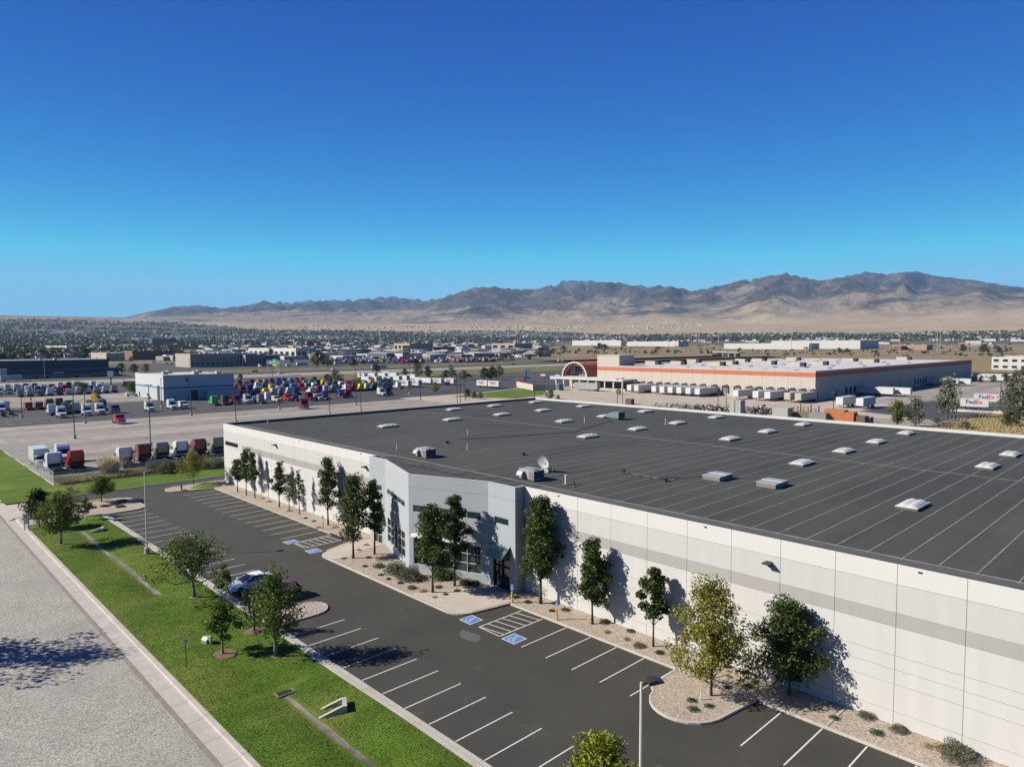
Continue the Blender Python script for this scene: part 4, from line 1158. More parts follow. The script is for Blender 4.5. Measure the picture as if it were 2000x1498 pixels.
pt('autumn_tree', 'yellow leaved young tree on the corner island by the access drive', 378, 946, 888, 352, 412, 41, .38, n=2400, tr=.08, ncl=50, leaf=LF_YEL, ls=.22, prof='round')
plant_tree('lime_tree', 'bright yellow green tree below the tall lamp post', g(1172, 1640), 42, 4.9, 2.2, 1.7, n=9000, ls=.15, leaf=LF_LIME, prof='round', ncl=110, spread=.36, tr=.12)
plant_tree('street_tree', 'large tree across the street casting a shadow on the pavement', (-72.6, 0.8, .1), 43, 10.2, 4.9, 3.0, n=3600, ls=.3, leaf=LF_LAWN, prof='round', ncl=90, tr=.25)
# bark mulch rings under lawn trees
MULCH = speckle('bark_mulch', (0.20, 0.13, 0.085), (0.10, 0.065, 0.045), (0.30, 0.21, 0.15), 16.0, 0.8, .1)
for (x, y, r) in ((436, 1277, 1.0), (497, 1234, .9), (380, 1167, .55), (119, 1063, .6), (538, 1283, .45)):
    p = g(x, y, ZB)
    q = [(p[0] + r * (1 + .12 * math.sin(a * 3)) * math.cos(a), p[1] + r * math.sin(a), lawn_z(p[0], p[1]) + .035) for a in [2 * math.pi * i / 14 for i in range(14)]]
    c = [(p[0], p[1], lawn_z(p[0], p[1]) + .09)]
    o = MB().add(c + q, [(0, 1 + i, 1 + (i + 1) % 14) for i in range(14)], MULCH).build('mulch_ring')
    struct(o, 'bark mulch ring round a lawn tree', 'mulch')

# shrubs
def shrub_mesh(seed, n, ls, leaf, flat=.8, hollow=.35, up=.3):
    rs = np.random.RandomState(seed)
    d = rs.normal(size=(n, 3)); d[:, 2] = np.abs(d[:, 2]); d /= np.linalg.norm(d, axis=1)[:, None]
    lump = 1 + .22 * np.sin(d[:, 0] * 5 + seed) * np.cos(d[:, 1] * 4 + seed * 2) + .12 * np.sin(d[:, 2] * 9 + seed)
    rr = (hollow + (1 - hollow) * rs.rand(n) ** .5) * lump
    P = d * rr[:, None]; P[:, 2] *= flat
    P[:, 2] += .02
    return leaves_mesh('foliage', leaf_quads(P, ls, rs, up), leaf)
STEMS = MB()
for a in range(7):
    STEMS.tube([(0, 0, 0), (.45 * math.cos(a), .45 * math.sin(a), .5)], [.035, .01], TWIG, 4, False)
STEMM = STEMS.mesh('stem')
SHM = {}
def shrub(name, label, loc, s, kind, group=None, cat='shrub', rz=None, sz=None):
    specs = dict(sage=(51, 2600, .09, LF_GREY, .85), green=(52, 2600, .10, LF_PEAR, .9), lime=(53, 500, .16, LF_LIME, .7), dark=(54, 700, .16, LF_DARK, .6),
                 juniper=(55, 600, .16, LF_BLUE, .45), dry=(56, 500, .15, LF_DRY, .7), olive=(57, 3200, .085, LF_OLIVE, .85), lawn=(58, 900, .12, LF_LAWN, .5))
    if kind not in SHM: SHM[kind] = shrub_mesh(*specs[kind])
    rd = random.Random(int(abs(loc[0] * 31 + loc[1] * 17)))
    t = thing(name, label, cat, loc, rd.uniform(0, 6.28) if rz is None else rz, group)
    k = s; t.scale = (k, k * rd.uniform(.85, 1.15), (sz or k))
    link('foliage', SHM[kind], t); link('stem', STEMM, t)
    return t
def shp(name, label, x, y, s, kind, group=None, z=ZB, **kw):
    p = g(x, y, z); return shrub(name, label, p, s, kind, group, **kw)
shp('shrub', 'large grey green shrub at the office bay corner, its outer half', 774, 1118, 1.35, 'sage')
shp('shrub', 'large grey green shrub beneath the broad office tree', 800, 1130, 1.45, 'sage')
shp('shrub', 'deep green rounded shrub under the office windows', 866, 1128, 1.35, 'green')
shp('shrub', 'low dark shrub beside the office canopy walk', 925, 1141, .75, 'dark')
shp('shrub', 'low deep green ground shrub next to the canopy walk', 908, 1140, .6, 'green')
shp('shrub', 'flat bright green shrub in the gravel by the grey green pair', 740, 1107, .75, 'lawn')
BEDMARK = [('by the cluster of three corner trees', -112, 46), ('beside the single dark tree', -100, 46), ('by the thin pair of trees', -95, 46.6), ('by the tall full tree at the far stalls', -85, 46.6), ('on the gravel by the side door walk', -71, 42), ('below the angled office windows', -64.5, 41.5),
    ('around the broad office tree', -55, 41), ('by the canopied door walk', -49.5, 43.5), ('beside the largest wall tree', -45, 46.9), ('between the largest and the forked tree', -41, 46), ('by the forked trunk tree', -38, 46.7), ('between the forked and the slender tree', -35, 46), ('by the slender split trunk tree', -31.5, 46.7),
    ('on the rounded gravel island', -24.6, 41), ('behind the yellowing island tree', -25, 45.5), ('by the dense round crowned tree', -20.7, 47), ('past the concrete edging strip', -14.5, 46), ('by the wide grey shrub', -8, 46), ('on the corner island', -124, 42)]
def near(x, y, marks):
    return min(marks, key=lambda m: (m[1] - x) ** 2 + (m[2] - y) ** 2)[0]
SPG = 'small plants dotted in the gravel bed'
for kind, lab, lst in (
    ('lime', 'bright yellow green tuft', [(671.5, 1091), (849, 1167), (909.5, 1148), (1186, 1235), (1224.5, 1249), (1424, 1322)]),
    ('dark', 'small dark twiggy plant', [(713, 1106), (720, 1089), (744, 1123), (759, 1131), (782, 1139), (818, 1135), (857, 1147), (893, 1154), (870, 1161), (1031, 1176), (1078, 1193), (1422, 1302), (1457, 1313), (1421, 1343), (1460, 1340), (613, 1018), (597, 1012), (1184, 1214), (1290, 1275)]),
    ('juniper', 'small blue green spreading plant', [(1008.7, 1166.5), (1085, 1178), (1232, 1232.5), (1352, 1368), (1355, 1385), (1385, 1379), (1630, 1402), (1713, 1431), (1105, 1191)]),
    ('olive', 'small grey green tuft', [(1692, 1399), (1756, 1426), (1248, 1262), (804, 1149), (1181, 1215.5)]),
    ('dry', 'dry straw coloured tuft', [(826, 1155), (1810, 1457), (513, 974), (526, 980), (426, 950), (622, 1031), (655, 1030), (700, 1075), (715, 1065), (565, 998), (360, 958), (372, 962)])):
    for i, (x, y) in enumerate(lst):
        sc = {'lime': .34, 'dark': .36, 'juniper': .42, 'olive': .5, 'dry': .45}[kind]
        q_ = g(x, y, ZB); shp('gravel_plant', lab + ' ' + near(q_[0], q_[1], BEDMARK), x, y, sc * random.Random(int(x)).uniform(.8, 1.2), kind, SPG, cat='plant', sz=sc * .75)
shp('shrub', 'wide grey dry shrub against the white wall', 1870, 1478, 1.0, 'olive')
shp('shrub', 'small dry shrub beside the wide grey shrub', 1838, 1462, .5, 'dry')
# entry bed planting
EG = 'low shrubs on the entry bed'
for x, y, s, k in ((225, 985, 1.0, 'dark'), (236, 990, .8, 'dark'), (205, 989, .7, 'dark'), (180, 992, .7, 'dark'), (160, 1000, .8, 'dark'), (50, 1015, .5, 'dark'), (240, 979, .8, 'dark'), (75, 1012, 1.0, 'dark'), (95, 1005, .8, 'lawn')):
    shp('bed_shrub', 'low dark spreading shrub on the entry drive bed' if k == 'dark' else 'low green shrub on the entry drive bed', x, y, s, k, EG, sz=.5)
# truck yard fence line
YS = ['first silvery green shrub before the lone white tractor', 'biggest silvery green shrub before the grey green tractor', 'silvery green shrub before the white tractor of the near row', 'silvery green shrub behind the yellow leaved tree', 'silvery green shrub at the warehouse corner', 'low silvery green shrub before the dark red tractor']
for i, (x, y, s, sz) in enumerate(((302, 920, 2.1, 2.4), (330, 922, 2.4, 2.8), (352, 918, 1.9, 2.2), (398, 915, 1.9, 2.0), (422, 913, 2.2, 2.4), (316, 924, 1.8, 1.9))):
    shp('yard_shrub', YS[i], x, y, s, 'olive', 'silvery shrubs along the truck yard edge', sz=sz)
# dry weeds: uncountable blades
def weeds(name, x0, x1, y0, y1, n, hh, seed, label, leaf=None, z=.1):
    rs = np.random.RandomState(seed)
    P = np.stack([x0 + (x1 - x0) * rs.rand(n), y0 + (y1 - y0) * rs.rand(n), np.full(n, z)], 1)
    a = rs.rand(n) * 6.28; w = .05 + .05 * rs.rand(n); h = hh * (.4 + .8 * rs.rand(n))
    ln = rs.normal(size=(n, 2)) * .3 * h[:, None]
    dx = np.stack([np.cos(a) * w, np.sin(a) * w, np.zeros(n)], 1)
    tp = P + np.concatenate([ln, h[:, None]], 1)
    V = np.stack([P - dx, P + dx, tp + dx * .15, tp - dx * .15], 1).reshape(-1, 3)
    o = link(name, leaves_mesh(name, V, leaf or LF_DRY)); tag(o, label, 'weeds', kind='stuff')
weeds('dry_weeds', -148.5, -142.7, 26.0, 46.0, 8000, .7, 61, 'tall dry straw weeds along the truck yard fence')
weeds('dry_weeds', -148.0, -146.0, 33.8, 35.8, 700, 3.4, 62, 'clump of tall dry plumes beside the red tractor')
# grass blades over the near lawn
def blades(name, seed, n, x0, x1, y0, y1, label):
    rs = np.random.RandomState(seed)
    u = rs.rand(n)
    xx = x1 - (x1 - x0) * (u ** 1.5)
    yy = y0 + (y1 - y0) * rs.rand(n)
    zz = 0.16 - 0.30 * np.exp(-((yy - 21.4) / 1.7) ** 2) * np.where((xx > -73) & (xx < -47), .25, 1.0) + .03 * np.sin(xx * .31 + yy)
    P = np.stack([xx, yy, zz], 1)
    a = rs.rand(n) * 6.28; w = .016 + .02 * rs.rand(n); h = .025 + .035 * rs.rand(n)
    ln = rs.normal(size=(n, 2)) * .03
    dx = np.stack([np.cos(a) * w, np.sin(a) * w, np.zeros(n)], 1)
    tp = P + np.concatenate([ln, h[:, None]], 1)
    V = np.stack([P - dx, P + dx, tp + dx * .2, tp - dx * .2], 1).reshape(-1, 3)
    m = (np.abs(P[:, 1] - 21.4) > .45) | ((xx > -72) & (xx < -47))
    V = V.reshape(-1, 4, 3)[m].reshape(-1, 3)
    o = link(name, leaves_mesh(name, V, leafmat('lawn_blade', [(0.050, 0.092, 0.010), (0.085, 0.132, 0.015), (0.150, 0.165, 0.034)], .3)))
    tag(o, label, 'grass', kind='stuff')
blades('grass', 63, 90000, -111, -20, 16.5, 25.35, 'short mown grass blades of the lawn strip')
# ------------------------------------------------------------------ street furniture and parked cars
PALE = mat('pole_paint', (0.62, 0.58, 0.50), 0.5, col2=(0.70, 0.66, 0.58), scale=1.0)
POLEB = mat('pole_bronze', (0.035, 0.030, 0.026), 0.5)
def lot_lamp(x, y, h, rz, label, z=0.12, pm=None, base=.75, group=None, name='lamp_post', br=.30, head=True):
    t = thing(name, label, 'lamp post', (x, y, z), rz, group)
    MB().tube([(0, 0, -.2), (0, 0, base)], br, CONC, 14).build('footing', t)
    MB().tube([(0, 0, base), (0, 0, base + .05)], br * .62, pm or PALE, 8).build('base_plate', t)
    MB().tube([(0, 0, base + .03), (0, 0, h)], [.095, .065], pm or PALE, 8).build('pole', t)
    if head:
        MB().tube([(0, 0, h - .1), (.35, 0, h - .02)], .035, POLEB, 6).build('arm', t)
        l = MB().extr([(.30, h - .10), (1.0, h - .02), (1.02, h + .03), (.62, h + .14), (.30, h + .08)], 'y', -.26, .26, POLEB).build('lamp_head', t)
        MB().add([(.45, -.2, h - .088), (.9, -.2, h - .038), (.9, .2, h - .038), (.45, .2, h - .088)], [(0, 1, 2, 3)], WCOP).build('lens', l)
lot_lamp(-88.2, 24.5, 9.75, R(90), 'tall pale lamp post standing on the lawn beside the parking stalls')
lot_lamp(-17.8, 25.15, 9.55, R(58), 'tall pale lamp post with a dark head above the bright lime tree')
def sign_no_parking(x, y):
    p = g(x, y, .15)
    t = thing('parking_sign', 'small white no parking sign on a dark post on the lawn', 'sign', (p[0], p[1], lawn_z(p[0], p[1]) - .02), R(66))
    MB().box(-.03, .03, -.02, .02, 0, 2.25, POLEB).build('post', t)
    b = MB().box(-.155, .155, -.03, -.021, 1.78, 2.24, LINE).build('board', t)
    RED = mat('sign_red', (0.55, 0.03, 0.03), 0.5)
    mb = MB()
    def ring(cx, cz, r0, r1, m, y=-.034, n=16, a0=0, a1=360):
        for i in range(n):
            a = R(a0 + (a1 - a0) * i / n); c = R(a0 + (a1 - a0) * (i + 1) / n)
            mb.add([(cx + r0 * math.cos(a), y, cz + r0 * math.sin(a)), (cx + r1 * math.cos(a), y, cz + r1 * math.sin(a)), (cx + r1 * math.cos(c), y, cz + r1 * math.sin(c)), (cx + r0 * math.cos(c), y, cz + r0 * math.sin(c))], [(0, 1, 2, 3)], m)
    ring(0, 2.08, .085, .11, RED)
    mb.add([(-.07, -.0345, 2.135), (-.055, -.0345, 2.15), (.07, -.0345, 2.025), (.055, -.0345, 2.01)], [(0, 1, 2, 3)], RED)
    mb.box(-.035, -.015, -.036, -.0325, 2.02, 2.14, BLACK); mb.box(-.015, .03, -.036, -.0325, 2.12, 2.14, BLACK); mb.box(.015, .03, -.036, -.0325, 2.08, 2.12, BLACK); mb.box(-.015, .03, -.036, -.0325, 2.07, 2.085, BLACK)
    mb.box(-.11, .11, -.036, -.0325, 1.87, 1.89, RED); mb.box(-.08, .08, -.036, -.0325, 1.83, 1.845, RED)
    mb.build('prohibition_symbol', b)
sign_no_parking(364, 1303)
# green utility box with sloped face
p = g(403, 1254, .15)
t = thing('utility_box', 'pale green metal utility pedestal on the lawn', 'utility box', (p[0], p[1], lawn_z(p[0], p[1]) - .03), R(20)); t.scale = (.75, .75, .8)
UG = mat('utility_green', (0.26, 0.40, 0.31), 0.5)
MB().extr([(-.32, 0), (.32, 0), (.32, .62), (-.05, .62), (-.32, .38)], 'x', -.38, .38, UG).build('cabinet', t)
MB().extr([(-.34, .375), (-.055, .63), (.34, .63), (.34, .66), (-.06, .66), (-.36, .41)], 'x', -.40, .40, UG).build('lid', t)
MB().box(-.46, .46, -.4, .4, -.05, .04, CONC).build('pad', t)
MB().box(.36, .80, -.12, .12, 0, .85, UG).build('meter_post', t)
# white property sign by the entry
p = g(52, 1034, .15)
t = thing('property_sign', 'white board sign on two legs beside the entry drive', 'sign', (p[0], p[1], .14), R(66))
MB().box(-.30, .30, -.05, .05, .75, 2.15, LINE).build('board', t)
for s in (-1, 1): MB().box(s * .24 - .05, s * .24 + .05, .05, .15, -.1, 2.15, LINE).build('leg', t)
MB().box(-.22, .22, -.056, -.051, 1.65, 1.95, mat('sign_grey', (0.30, 0.31, 0.33), 0.6)).build('face_panel', t)
p = g(56, 1036, .15)
t = thing('parking_sign', 'small white sign on a dark post beside the white property sign', 'sign', (p[0] + .4, p[1], .15), R(66))
MB().box(-.03, .03, -.02, .02, 0, 2.3, POLEB).build('post', t); MB().box(-.155, .155, -.03, -.021, 1.8, 2.26, LINE).build('board', t)
# accessible parking posts: yellow sleeved bollards with blue signs
BLS = mat('sign_blue', (0.07, 0.17, 0.50), 0.5)
def ada_post(x, y, label):
    t = thing('accessible_sign', label, 'sign', (x, y, .12), R(22), 'accessible parking posts')
    MB().tube([(0, 0, -.15), (0, 0, 1.05)], .085, YELLOW, 10).build('bollard', t)
    MB().box(-.025, .025, -.025, .025, 1.05, 1.30, mat('white_post', (.6, .6, .58), .5)).build('post', t)
    b = MB().box(-.155, .155, -.03, -.02, 1.28, 1.82, BLS).build('board', t)
    mb = MB()
    mb.box(-.02, .01, -.034, -.0305, 1.55, 1.70, LINE); mb.box(.0, .08, -.034, -.0305, 1.54, 1.57, LINE); mb.box(.06, .085, -.034, -.0305, 1.44, 1.55, LINE); mb.box(-.03, .02, -.034, -.0305, 1.71, 1.76, LINE)
    for i in range(8):
        a = R(100 + i * 28); c = R(100 + (i + 1) * 28)
        mb.add([(-.01 + .07 * math.cos(a), -.0335, 1.50 + .07 * math.sin(a)), (-.01 + .095 * math.cos(a), -.0335, 1.50 + .095 * math.sin(a)), (-.01 + .095 * math.cos(c), -.0335, 1.50 + .095 * math.sin(c)), (-.01 + .07 * math.cos(c), -.0335, 1.50 + .07 * math.sin(c))], [(0, 1, 2, 3)], LINE)
    mb.box(-.12, .12, -.034, -.0305, 1.32, 1.38, LINE)
    mb.build('wheelchair_symbol', b)
ada_post(-46.75, 44.85, 'yellow sleeved blue accessible sign at the corner of the canopy walk')
ada_post(-40.95, 44.85, 'yellow sleeved blue accessible sign beside the forked trunk tree')
ada_post(-83.4, 44.85, 'yellow sleeved accessible sign under the tall full wall tree')
ada_post(-76.9, 44.85, 'yellow sleeved accessible sign beside the side door walk')
# two dark posts on the corner island, and a pvc stub
p = g(354, 957, .13)
t = thing('pipe_post', 'pair of short dark posts on the corner island', 'post', (p[0], p[1], .13))
for dx in (0, .35):
    MB().tube([(dx, 0, 0), (dx, 0, 1.0 + dx * .5)], .06, POLEB, 8).build('post', t)
p = g(1368, 1366, .13)
tag(MB().tube([(0, 0, 0), (.04, 0, .5)], .05, LINE, 8).build('pvc_stub', loc=(p[0], p[1], .13)), 'short white plastic pipe stub standing on the gravel island', 'pipe')

# ---- cars
TYRE = mat('tyre', (0.02, 0.02, 0.02), 0.85)
RIM = mat('alloy_rim', (0.45, 0.45, 0.46), 0.35, metal=0.7)
LAMPW = mat('headlamp', (0.62, 0.64, 0.66), 0.15)
LAMPR = mat('tail_lamp', (0.40, 0.02, 0.02), 0.25)
def carpaint(name, c):
    if name in MATS: return MATS[name]
    m, N, L, B = newmat(name)
    B.inputs['Base Color'].default_value = (*c, 1); B.inputs['Roughness'].default_value = 0.35; B.inputs['Coat Weight'].default_value = 0.6; B.inputs['Coat Roughness'].default_value = 0.08
    return m
def wheel(t, x, y, r, w, name='wheel'):
    o = MB().tube([(0, -w / 2, 0), (0, -w * .35, 0), (0, w * .35, 0), (0, w / 2, 0)], [r * .92, r, r, r * .92], TYRE, 18).build(name, t, False)
    o.location = (x, y, r)
    s = 1 if y > 0 else -1
    mb = MB().tube([(0, s * w * .36, 0), (0, s * (w * .5 + .006), 0)], [r * .62, r * .60], RIM, 18)
    mb.build('rim', o)
    return o
def sedan(loc, rz, paint, label, L=4.85, W=1.84, Hh=1.45, suv=False):
    t = thing('parked_car', label, 'car', loc, rz)
    # body sections along x (front +x): (x, half width, z bottom, z belt)
    hl = L / 2
    secs = [(-hl, .62, .45, .80), (-hl + .12, .80, .32, .98), (-hl + .7, .90, .26, 1.03), (-.9, .92, .22, .96), (0, .92, .22, .93), (.9, .92, .22, .92), (1.35, .91, .24, .90), (hl - .55, .86, .28, .80), (hl - .12, .74, .34, .70), (hl, .58, .42, .60)]
    rings = []
    for x, hw, zb, zt in secs:
        k = W / 1.84
        rings.append([(x, s * hw * k * f, zb + (zt - zb) * q) for s, f, q in ((1, .90, 0), (1, 1.0, .30), (1, 1.0, .72), (1, .93, .96), (1, .55, 1.03), (-1, .55, 1.03), (-1, .93, .96), (-1, 1.0, .72), (-1, 1.0, .30), (-1, .90, 0))])
    MB().loft(rings, paint).build('body', t, True)
    # greenhouse: glass then roof skin
    def sec(x, hw, z): return [(x, hw, z), (x, -hw, z)]
    gx = [(-1.75, .60, .98), (-.95, .66, Hh - .06), (.10, .66, Hh - .03), (1.15, .70, .90)] if not suv else [(-2.1, .66, 1.0), (-1.75, .66, Hh - .05), (.15, .67, Hh - .03), (1.1, .72, .92)]
    bw = .84 * W / 1.84
    mb = MB()
    base = [(-1.95, bw * .86, .96), (-.95, bw, .94), (.10, bw, .92), (1.35, bw * .95, .88)] if not suv else [(-2.2, bw * .9, .98), (-1.75, bw, .96), (.15, bw, .93), (1.3, bw * .95, .89)]
    rg = []
    for (bx, by, bz), (tx, ty, tz) in zip(base, gx):
        rg.append([(bx, by, bz), (tx, ty, tz), (tx, -ty, tz), (bx, -by, bz)])
    mb.loft(rg, GLASSD).build('glass_cabin', t, False)
    a, b = gx[1], gx[2]
    MB().loft([[(a[0] - .12, .64, a[2] - .03), (a[0] - .12, -.64, a[2] - .03), (a[0] - .12, -.60, a[2] + .02), (a[0] - .12, .60, a[2] + .02)], [(-.4, .68, Hh - .03), (-.4, -.68, Hh - .03), (-.4, -.56, Hh + .02), (-.4, .56, Hh + .02)], [(b[0] + .10, .67, b[2] - .03), (b[0] + .10, -.67, b[2] - .03), (b[0] + .10, -.60, b[2] + .02), (b[0] + .10, .60, b[2] + .02)]], paint).build('roof_panel', t, False)
    for s in (-1, 1):
        p1, p2 = base[1], gx[1]
        pil = MB()
        pil.tube([(gx[2][0], s * .675, gx[2][2] - .01), (base[3][0], s * bw * .955, base[3][2])], .035, paint, 6)
        pil.tube([(gx[1][0], s * .665, gx[1][2] - .01), (base[0][0], s * bw * .87, base[0][2])], .07, paint, 6)
        pil.tube([((gx[1][0] + gx[2][0]) / 2, s * .675, Hh - .06), ((base[1][0] + base[2][0]) / 2, s * bw * 1.0, .94)], .03, DKMET, 6)
        pil.build('pillar', t, False)
        m = MB().box(.92, 1.12, s * .98 - .10, s * .98 + .10, .95, 1.09, paint).build('mirror', t)
        MB().add([(hl - .10, s * .40, .60), (hl - .32, s * .80, .64), (hl - .34, s * .80, .74), (hl - .10, s * .42, .68)], [(0, 1, 2, 3)] if s > 0 else [(3, 2, 1, 0)], LAMPW).box(hl - .34, hl - .12, s * .62 - .14, s * .62 + .14, .60, .705, LAMPW).build('headlight', t)
        MB().box(-hl - .005, -hl + .10, s * .58 - .20, s * .58 + .20, .76, .88, LAMPR).build('tail_light', t)
        for hx in (-.75, .35): MB().box(hx, hx + .2, s * .925 * W / 1.84 - .01, s * .925 * W / 1.84 + .012, .80, .83, paint).build('door_handle', t)
    MB().box(hl - .08, hl + .012, -.42, .42, .36, .56, DKMET).build('grille', t)
    MB().box(-hl - .012, -hl + .05, -.26, .26, .58, .70, LINE).build('number_plate', t)
    for x in (hl - .95, -hl + 1.0):
        for s in (-1, 1): wheel(t, x, s * (W / 2 - .10), .33, .22)
    return t
sedan((-68.6, 28.75, 0.0), R(-90), carpaint('white_car_paint', (0.74, 0.74, 0.73)), 'white sedan parked nose to the lawn kerb')
sedan((-63.75, 29.1, 0.0), R(-90), carpaint('dark_red_car_paint', (0.11, 0.006, 0.006)), 'dark red car parked half hidden behind the lawn trees', suv=True, Hh=1.6)
# ------------------------------------------------------------------ truck yard ground
yard = rect('yard_concrete', -255, -143.4, 25.2, 206, 0.02, CONCY, 'worn pale concrete apron of the truck yard', 'pavement')
rect('yard_asphalt', -331, -255, 5, 206, 0.02, ASPH2, 'dark asphalt parking strip of the truck yard', 'pavement')
rect('yard_concrete', -400, -331, 5, 150, 0.02, CONCY, 'pale concrete lane beside the blue striped building', 'pavement')
rect('yard_asphalt', -500, -400, 5, 240, 0.02, ASPH2, 'dark asphalt back lot of the truck yard', 'pavement')
rect('yard_asphalt', -400, -331, 130, 230, 0.024, ASPH2, 'dark asphalt lot behind the blue striped building', 'pavement')
rect('yard_concrete', -255, -205, 5, 25.2, 0.02, CONCY, 'pale concrete at the street end of the yard', 'pavement')
line((-209.5, 34), (-209.5, 190), .55, LINE, yard, .028)
for i in range(8):
    line((-283 + 0.0, 20 + i * 4.1), (-266 - 6, 24.5 + i * 4.1), .16, LINEW, yard, .03)
    line((-262, 20 + i * 4.1), (-268, 18.2 + i * 4.1), .16, LINEW, yard, .03)
line((-284, 5), (-284, 52), .2, LINEW, yard, .03)
for i in range(12):
    line((-272, 84 + i * 7.6), (-286, 80 + i * 7.6), .16, LINEW, yard, .03)

# ------------------------------------------------------------------ tractors
PAINT = dict(white=(0.50, 0.51, 0.52), red=(0.34, 0.008, 0.014), darkred=(0.115, 0.005, 0.012), sage=(0.17, 0.20, 0.165), black=(0.014, 0.014, 0.016), blue=(0.02, 0.04, 0.17),
             royal=(0.012, 0.02, 0.13), yellow=(0.60, 0.40, 0.012), green=(0.02, 0.30, 0.06), cream=(0.46, 0.41, 0.30), silver=(0.32, 0.33, 0.34), palegreen=(0.42, 0.50, 0.45),
             grey=(0.17, 0.18, 0.20), brown=(0.055, 0.030, 0.026), skyblue=(0.07, 0.18, 0.34), purple=(0.05, 0.02, 0.06), orange=(0.45, 0.13, 0.02), teal=(0.02, 0.12, 0.12))
CHROME = mat('chrome', (0.55, 0.56, 0.57), 0.2, metal=0.8)
CHASS = mat('chassis_black', (0.018, 0.018, 0.018), 0.7, col2=(0.035, 0.033, 0.03), scale=2.0)
TW = {}
def slab(prof, hw, m, ch=.12):
    """profile (x,z) swept across the width with softened flanks"""
    cx = sum(p[0] for p in prof) / len(prof); cz = sum(p[1] for p in prof) / len(prof)
    ins = [(p[0] + (cx - p[0]) * .05, p[1] + (cz - p[1]) * .05) for p in prof]
    mb = MB()
    mb.loft([[(x, -hw, z) for x, z in ins], [(x, -hw + ch, z) for x, z in prof], [(x, hw - ch, z) for x, z in prof], [(x, hw, z) for x, z in ins]], m)
    return mb
HIGH = [(-1.5, .95), (-1.5, 3.75), (-1.35, 3.92), (-.5, 4.0), (.15, 3.86), (.75, 3.42), (1.22, 2.86), (1.78, 2.02), (1.78, .95)]
LOW = [(-1.5, .95), (-1.5, 2.75), (-1.35, 2.92), (-.5, 2.98), (.6, 2.98), (1.22, 2.82), (1.78, 2.02), (1.78, .95)]
HOOD = [(1.80, .82), (1.80, 1.98), (2.55, 1.86), (3.30, 1.60), (3.58, 1.32), (3.64, .72), (3.20, .62), (3.02, .95), (2.55, 1.12), (2.08, .95), (1.98, .62)]
def truck_meshes(col, high=True):
    key = (col, high)
    if key in TW: return TW[key]
    pm = carpaint('truck_' + col, PAINT[col])
    d = {}
    d['sleeper_cab'] = slab(HIGH if high else LOW, 1.22, pm).mesh('sleeper_cab')
    d['hood'] = slab(HOOD, 1.08, pm, .2).mesh('hood')
    if 'common' not in TW:
        c = {}
        c['windscreen'] = MB().add([(1.815, -1.02, 2.06), (1.815, 1.02, 2.06), (1.29, .95, 2.84), (1.29, -.95, 2.84)], [(0, 1, 2, 3)], GLASSD).mesh('windscreen')
        c['side_window'] = MB().add([(.55, 1.226, 2.05), (1.50, 1.226, 2.05), (1.18, 1.226, 2.62), (.55, 1.226, 2.66)], [(3, 2, 1, 0)], GLASSD).add([(.55, -1.226, 2.05), (1.50, -1.226, 2.05), (1.18, -1.226, 2.62), (.55, -1.226, 2.66)], [(0, 1, 2, 3)], GLASSD).add([(-.65, -1.226, 1.9), (-.25, -1.226, 1.9), (-.25, -1.226, 2.3), (-.65, -1.226, 2.3)], [(0, 1, 2, 3)], GLASSD).mesh('side_window')
        c['grille'] = MB().box(3.60, 3.67, -.52, .52, .78, 1.34, CHROME).box(3.66, 3.68, -.44, .44, .84, 1.28, DKMET).mesh('grille')
        c['bumper'] = MB().box(3.42, 3.75, -1.15, 1.15, .36, .70, CHROME).mesh('bumper')
        c['headlight'] = MB().box(3.35, 3.585, -1.06, -.72, .95, 1.25, LAMPW).mesh('headlight')
        c['headlight2'] = MB().box(3.35, 3.585, .72, 1.06, .95, 1.25, LAMPW).mesh('headlight')
        c['fuel_tank'] = MB().tube([(-1.1, 1.0, .72), (.9, 1.0, .72)], .30, CHROME, 12).mesh('fuel_tank')
        c['fuel_tank2'] = MB().tube([(-1.1, -1.0, .72), (.9, -1.0, .72)], .30, CHROME, 12).mesh('fuel_tank')
        c['chassis'] = MB().box(-3.95, 3.3, -.48, -.36, .72, .98, CHASS).box(-3.95, 3.3, .36, .48, .72, .98, CHASS).box(-3.9, -3.7, -.36, .36, .74, .96, CHASS).box(-1.6, -1.4, -.9, .9, .7, .95, CHASS).tube([(-2.25, -1.05, .5), (-2.25, 1.05, .5)], .12, CHASS, 8).tube([(-3.45, -1.05, .5), (-3.45, 1.05, .5)], .12, CHASS, 8).mesh('chassis')
        c['fifth_wheel'] = MB().prism([(-3.25, -.5), (-2.6, -.5), (-2.45, -.2), (-2.45, .2), (-2.6, .5), (-3.25, .5), (-3.45, .25), (-3.0, .06), (-3.0, -.06), (-3.45, -.25)], .99, 1.12, CHASS).mesh('fifth_wheel')
        c['mirror'] = MB().box(1.45, 1.6, 1.30, 1.48, 1.85, 2.5, CHROME).box(1.5, 1.55, 1.15, 1.32, 2.3, 2.35, CHASS).mesh('mirror')
        c['mirror2'] = MB().box(1.45, 1.6, -1.48, -1.30, 1.85, 2.5, CHROME).box(1.5, 1.55, -1.32, -1.15, 2.3, 2.35, CHASS).mesh('mirror')
        def wh_(w): return MB().tube([(0, -w / 2, 0), (0, -w * .4, 0), (0, w * .4, 0), (0, w / 2, 0)], [.46, .50, .50, .46], TYRE, 14).tube([(0, -w / 2 - .01, 0), (0, w / 2 + .01, 0)], .26, RIM, 12).mesh('wheel')
        c['wheel_s'] = wh_(.30); c['wheel_d'] = wh_(.56)
        c['extender'] = MB().box(-1.95, -1.5, 1.16, 1.2, 1.3, 3.5, CHASS).box(-1.95, -1.5, -1.2, -1.16, 1.3, 3.5, CHASS).box(-1.53, -1.505, -1.0, 1.0, 1.2, 1.9, CHASS).mesh('fairing_extender')
        TW['common'] = c
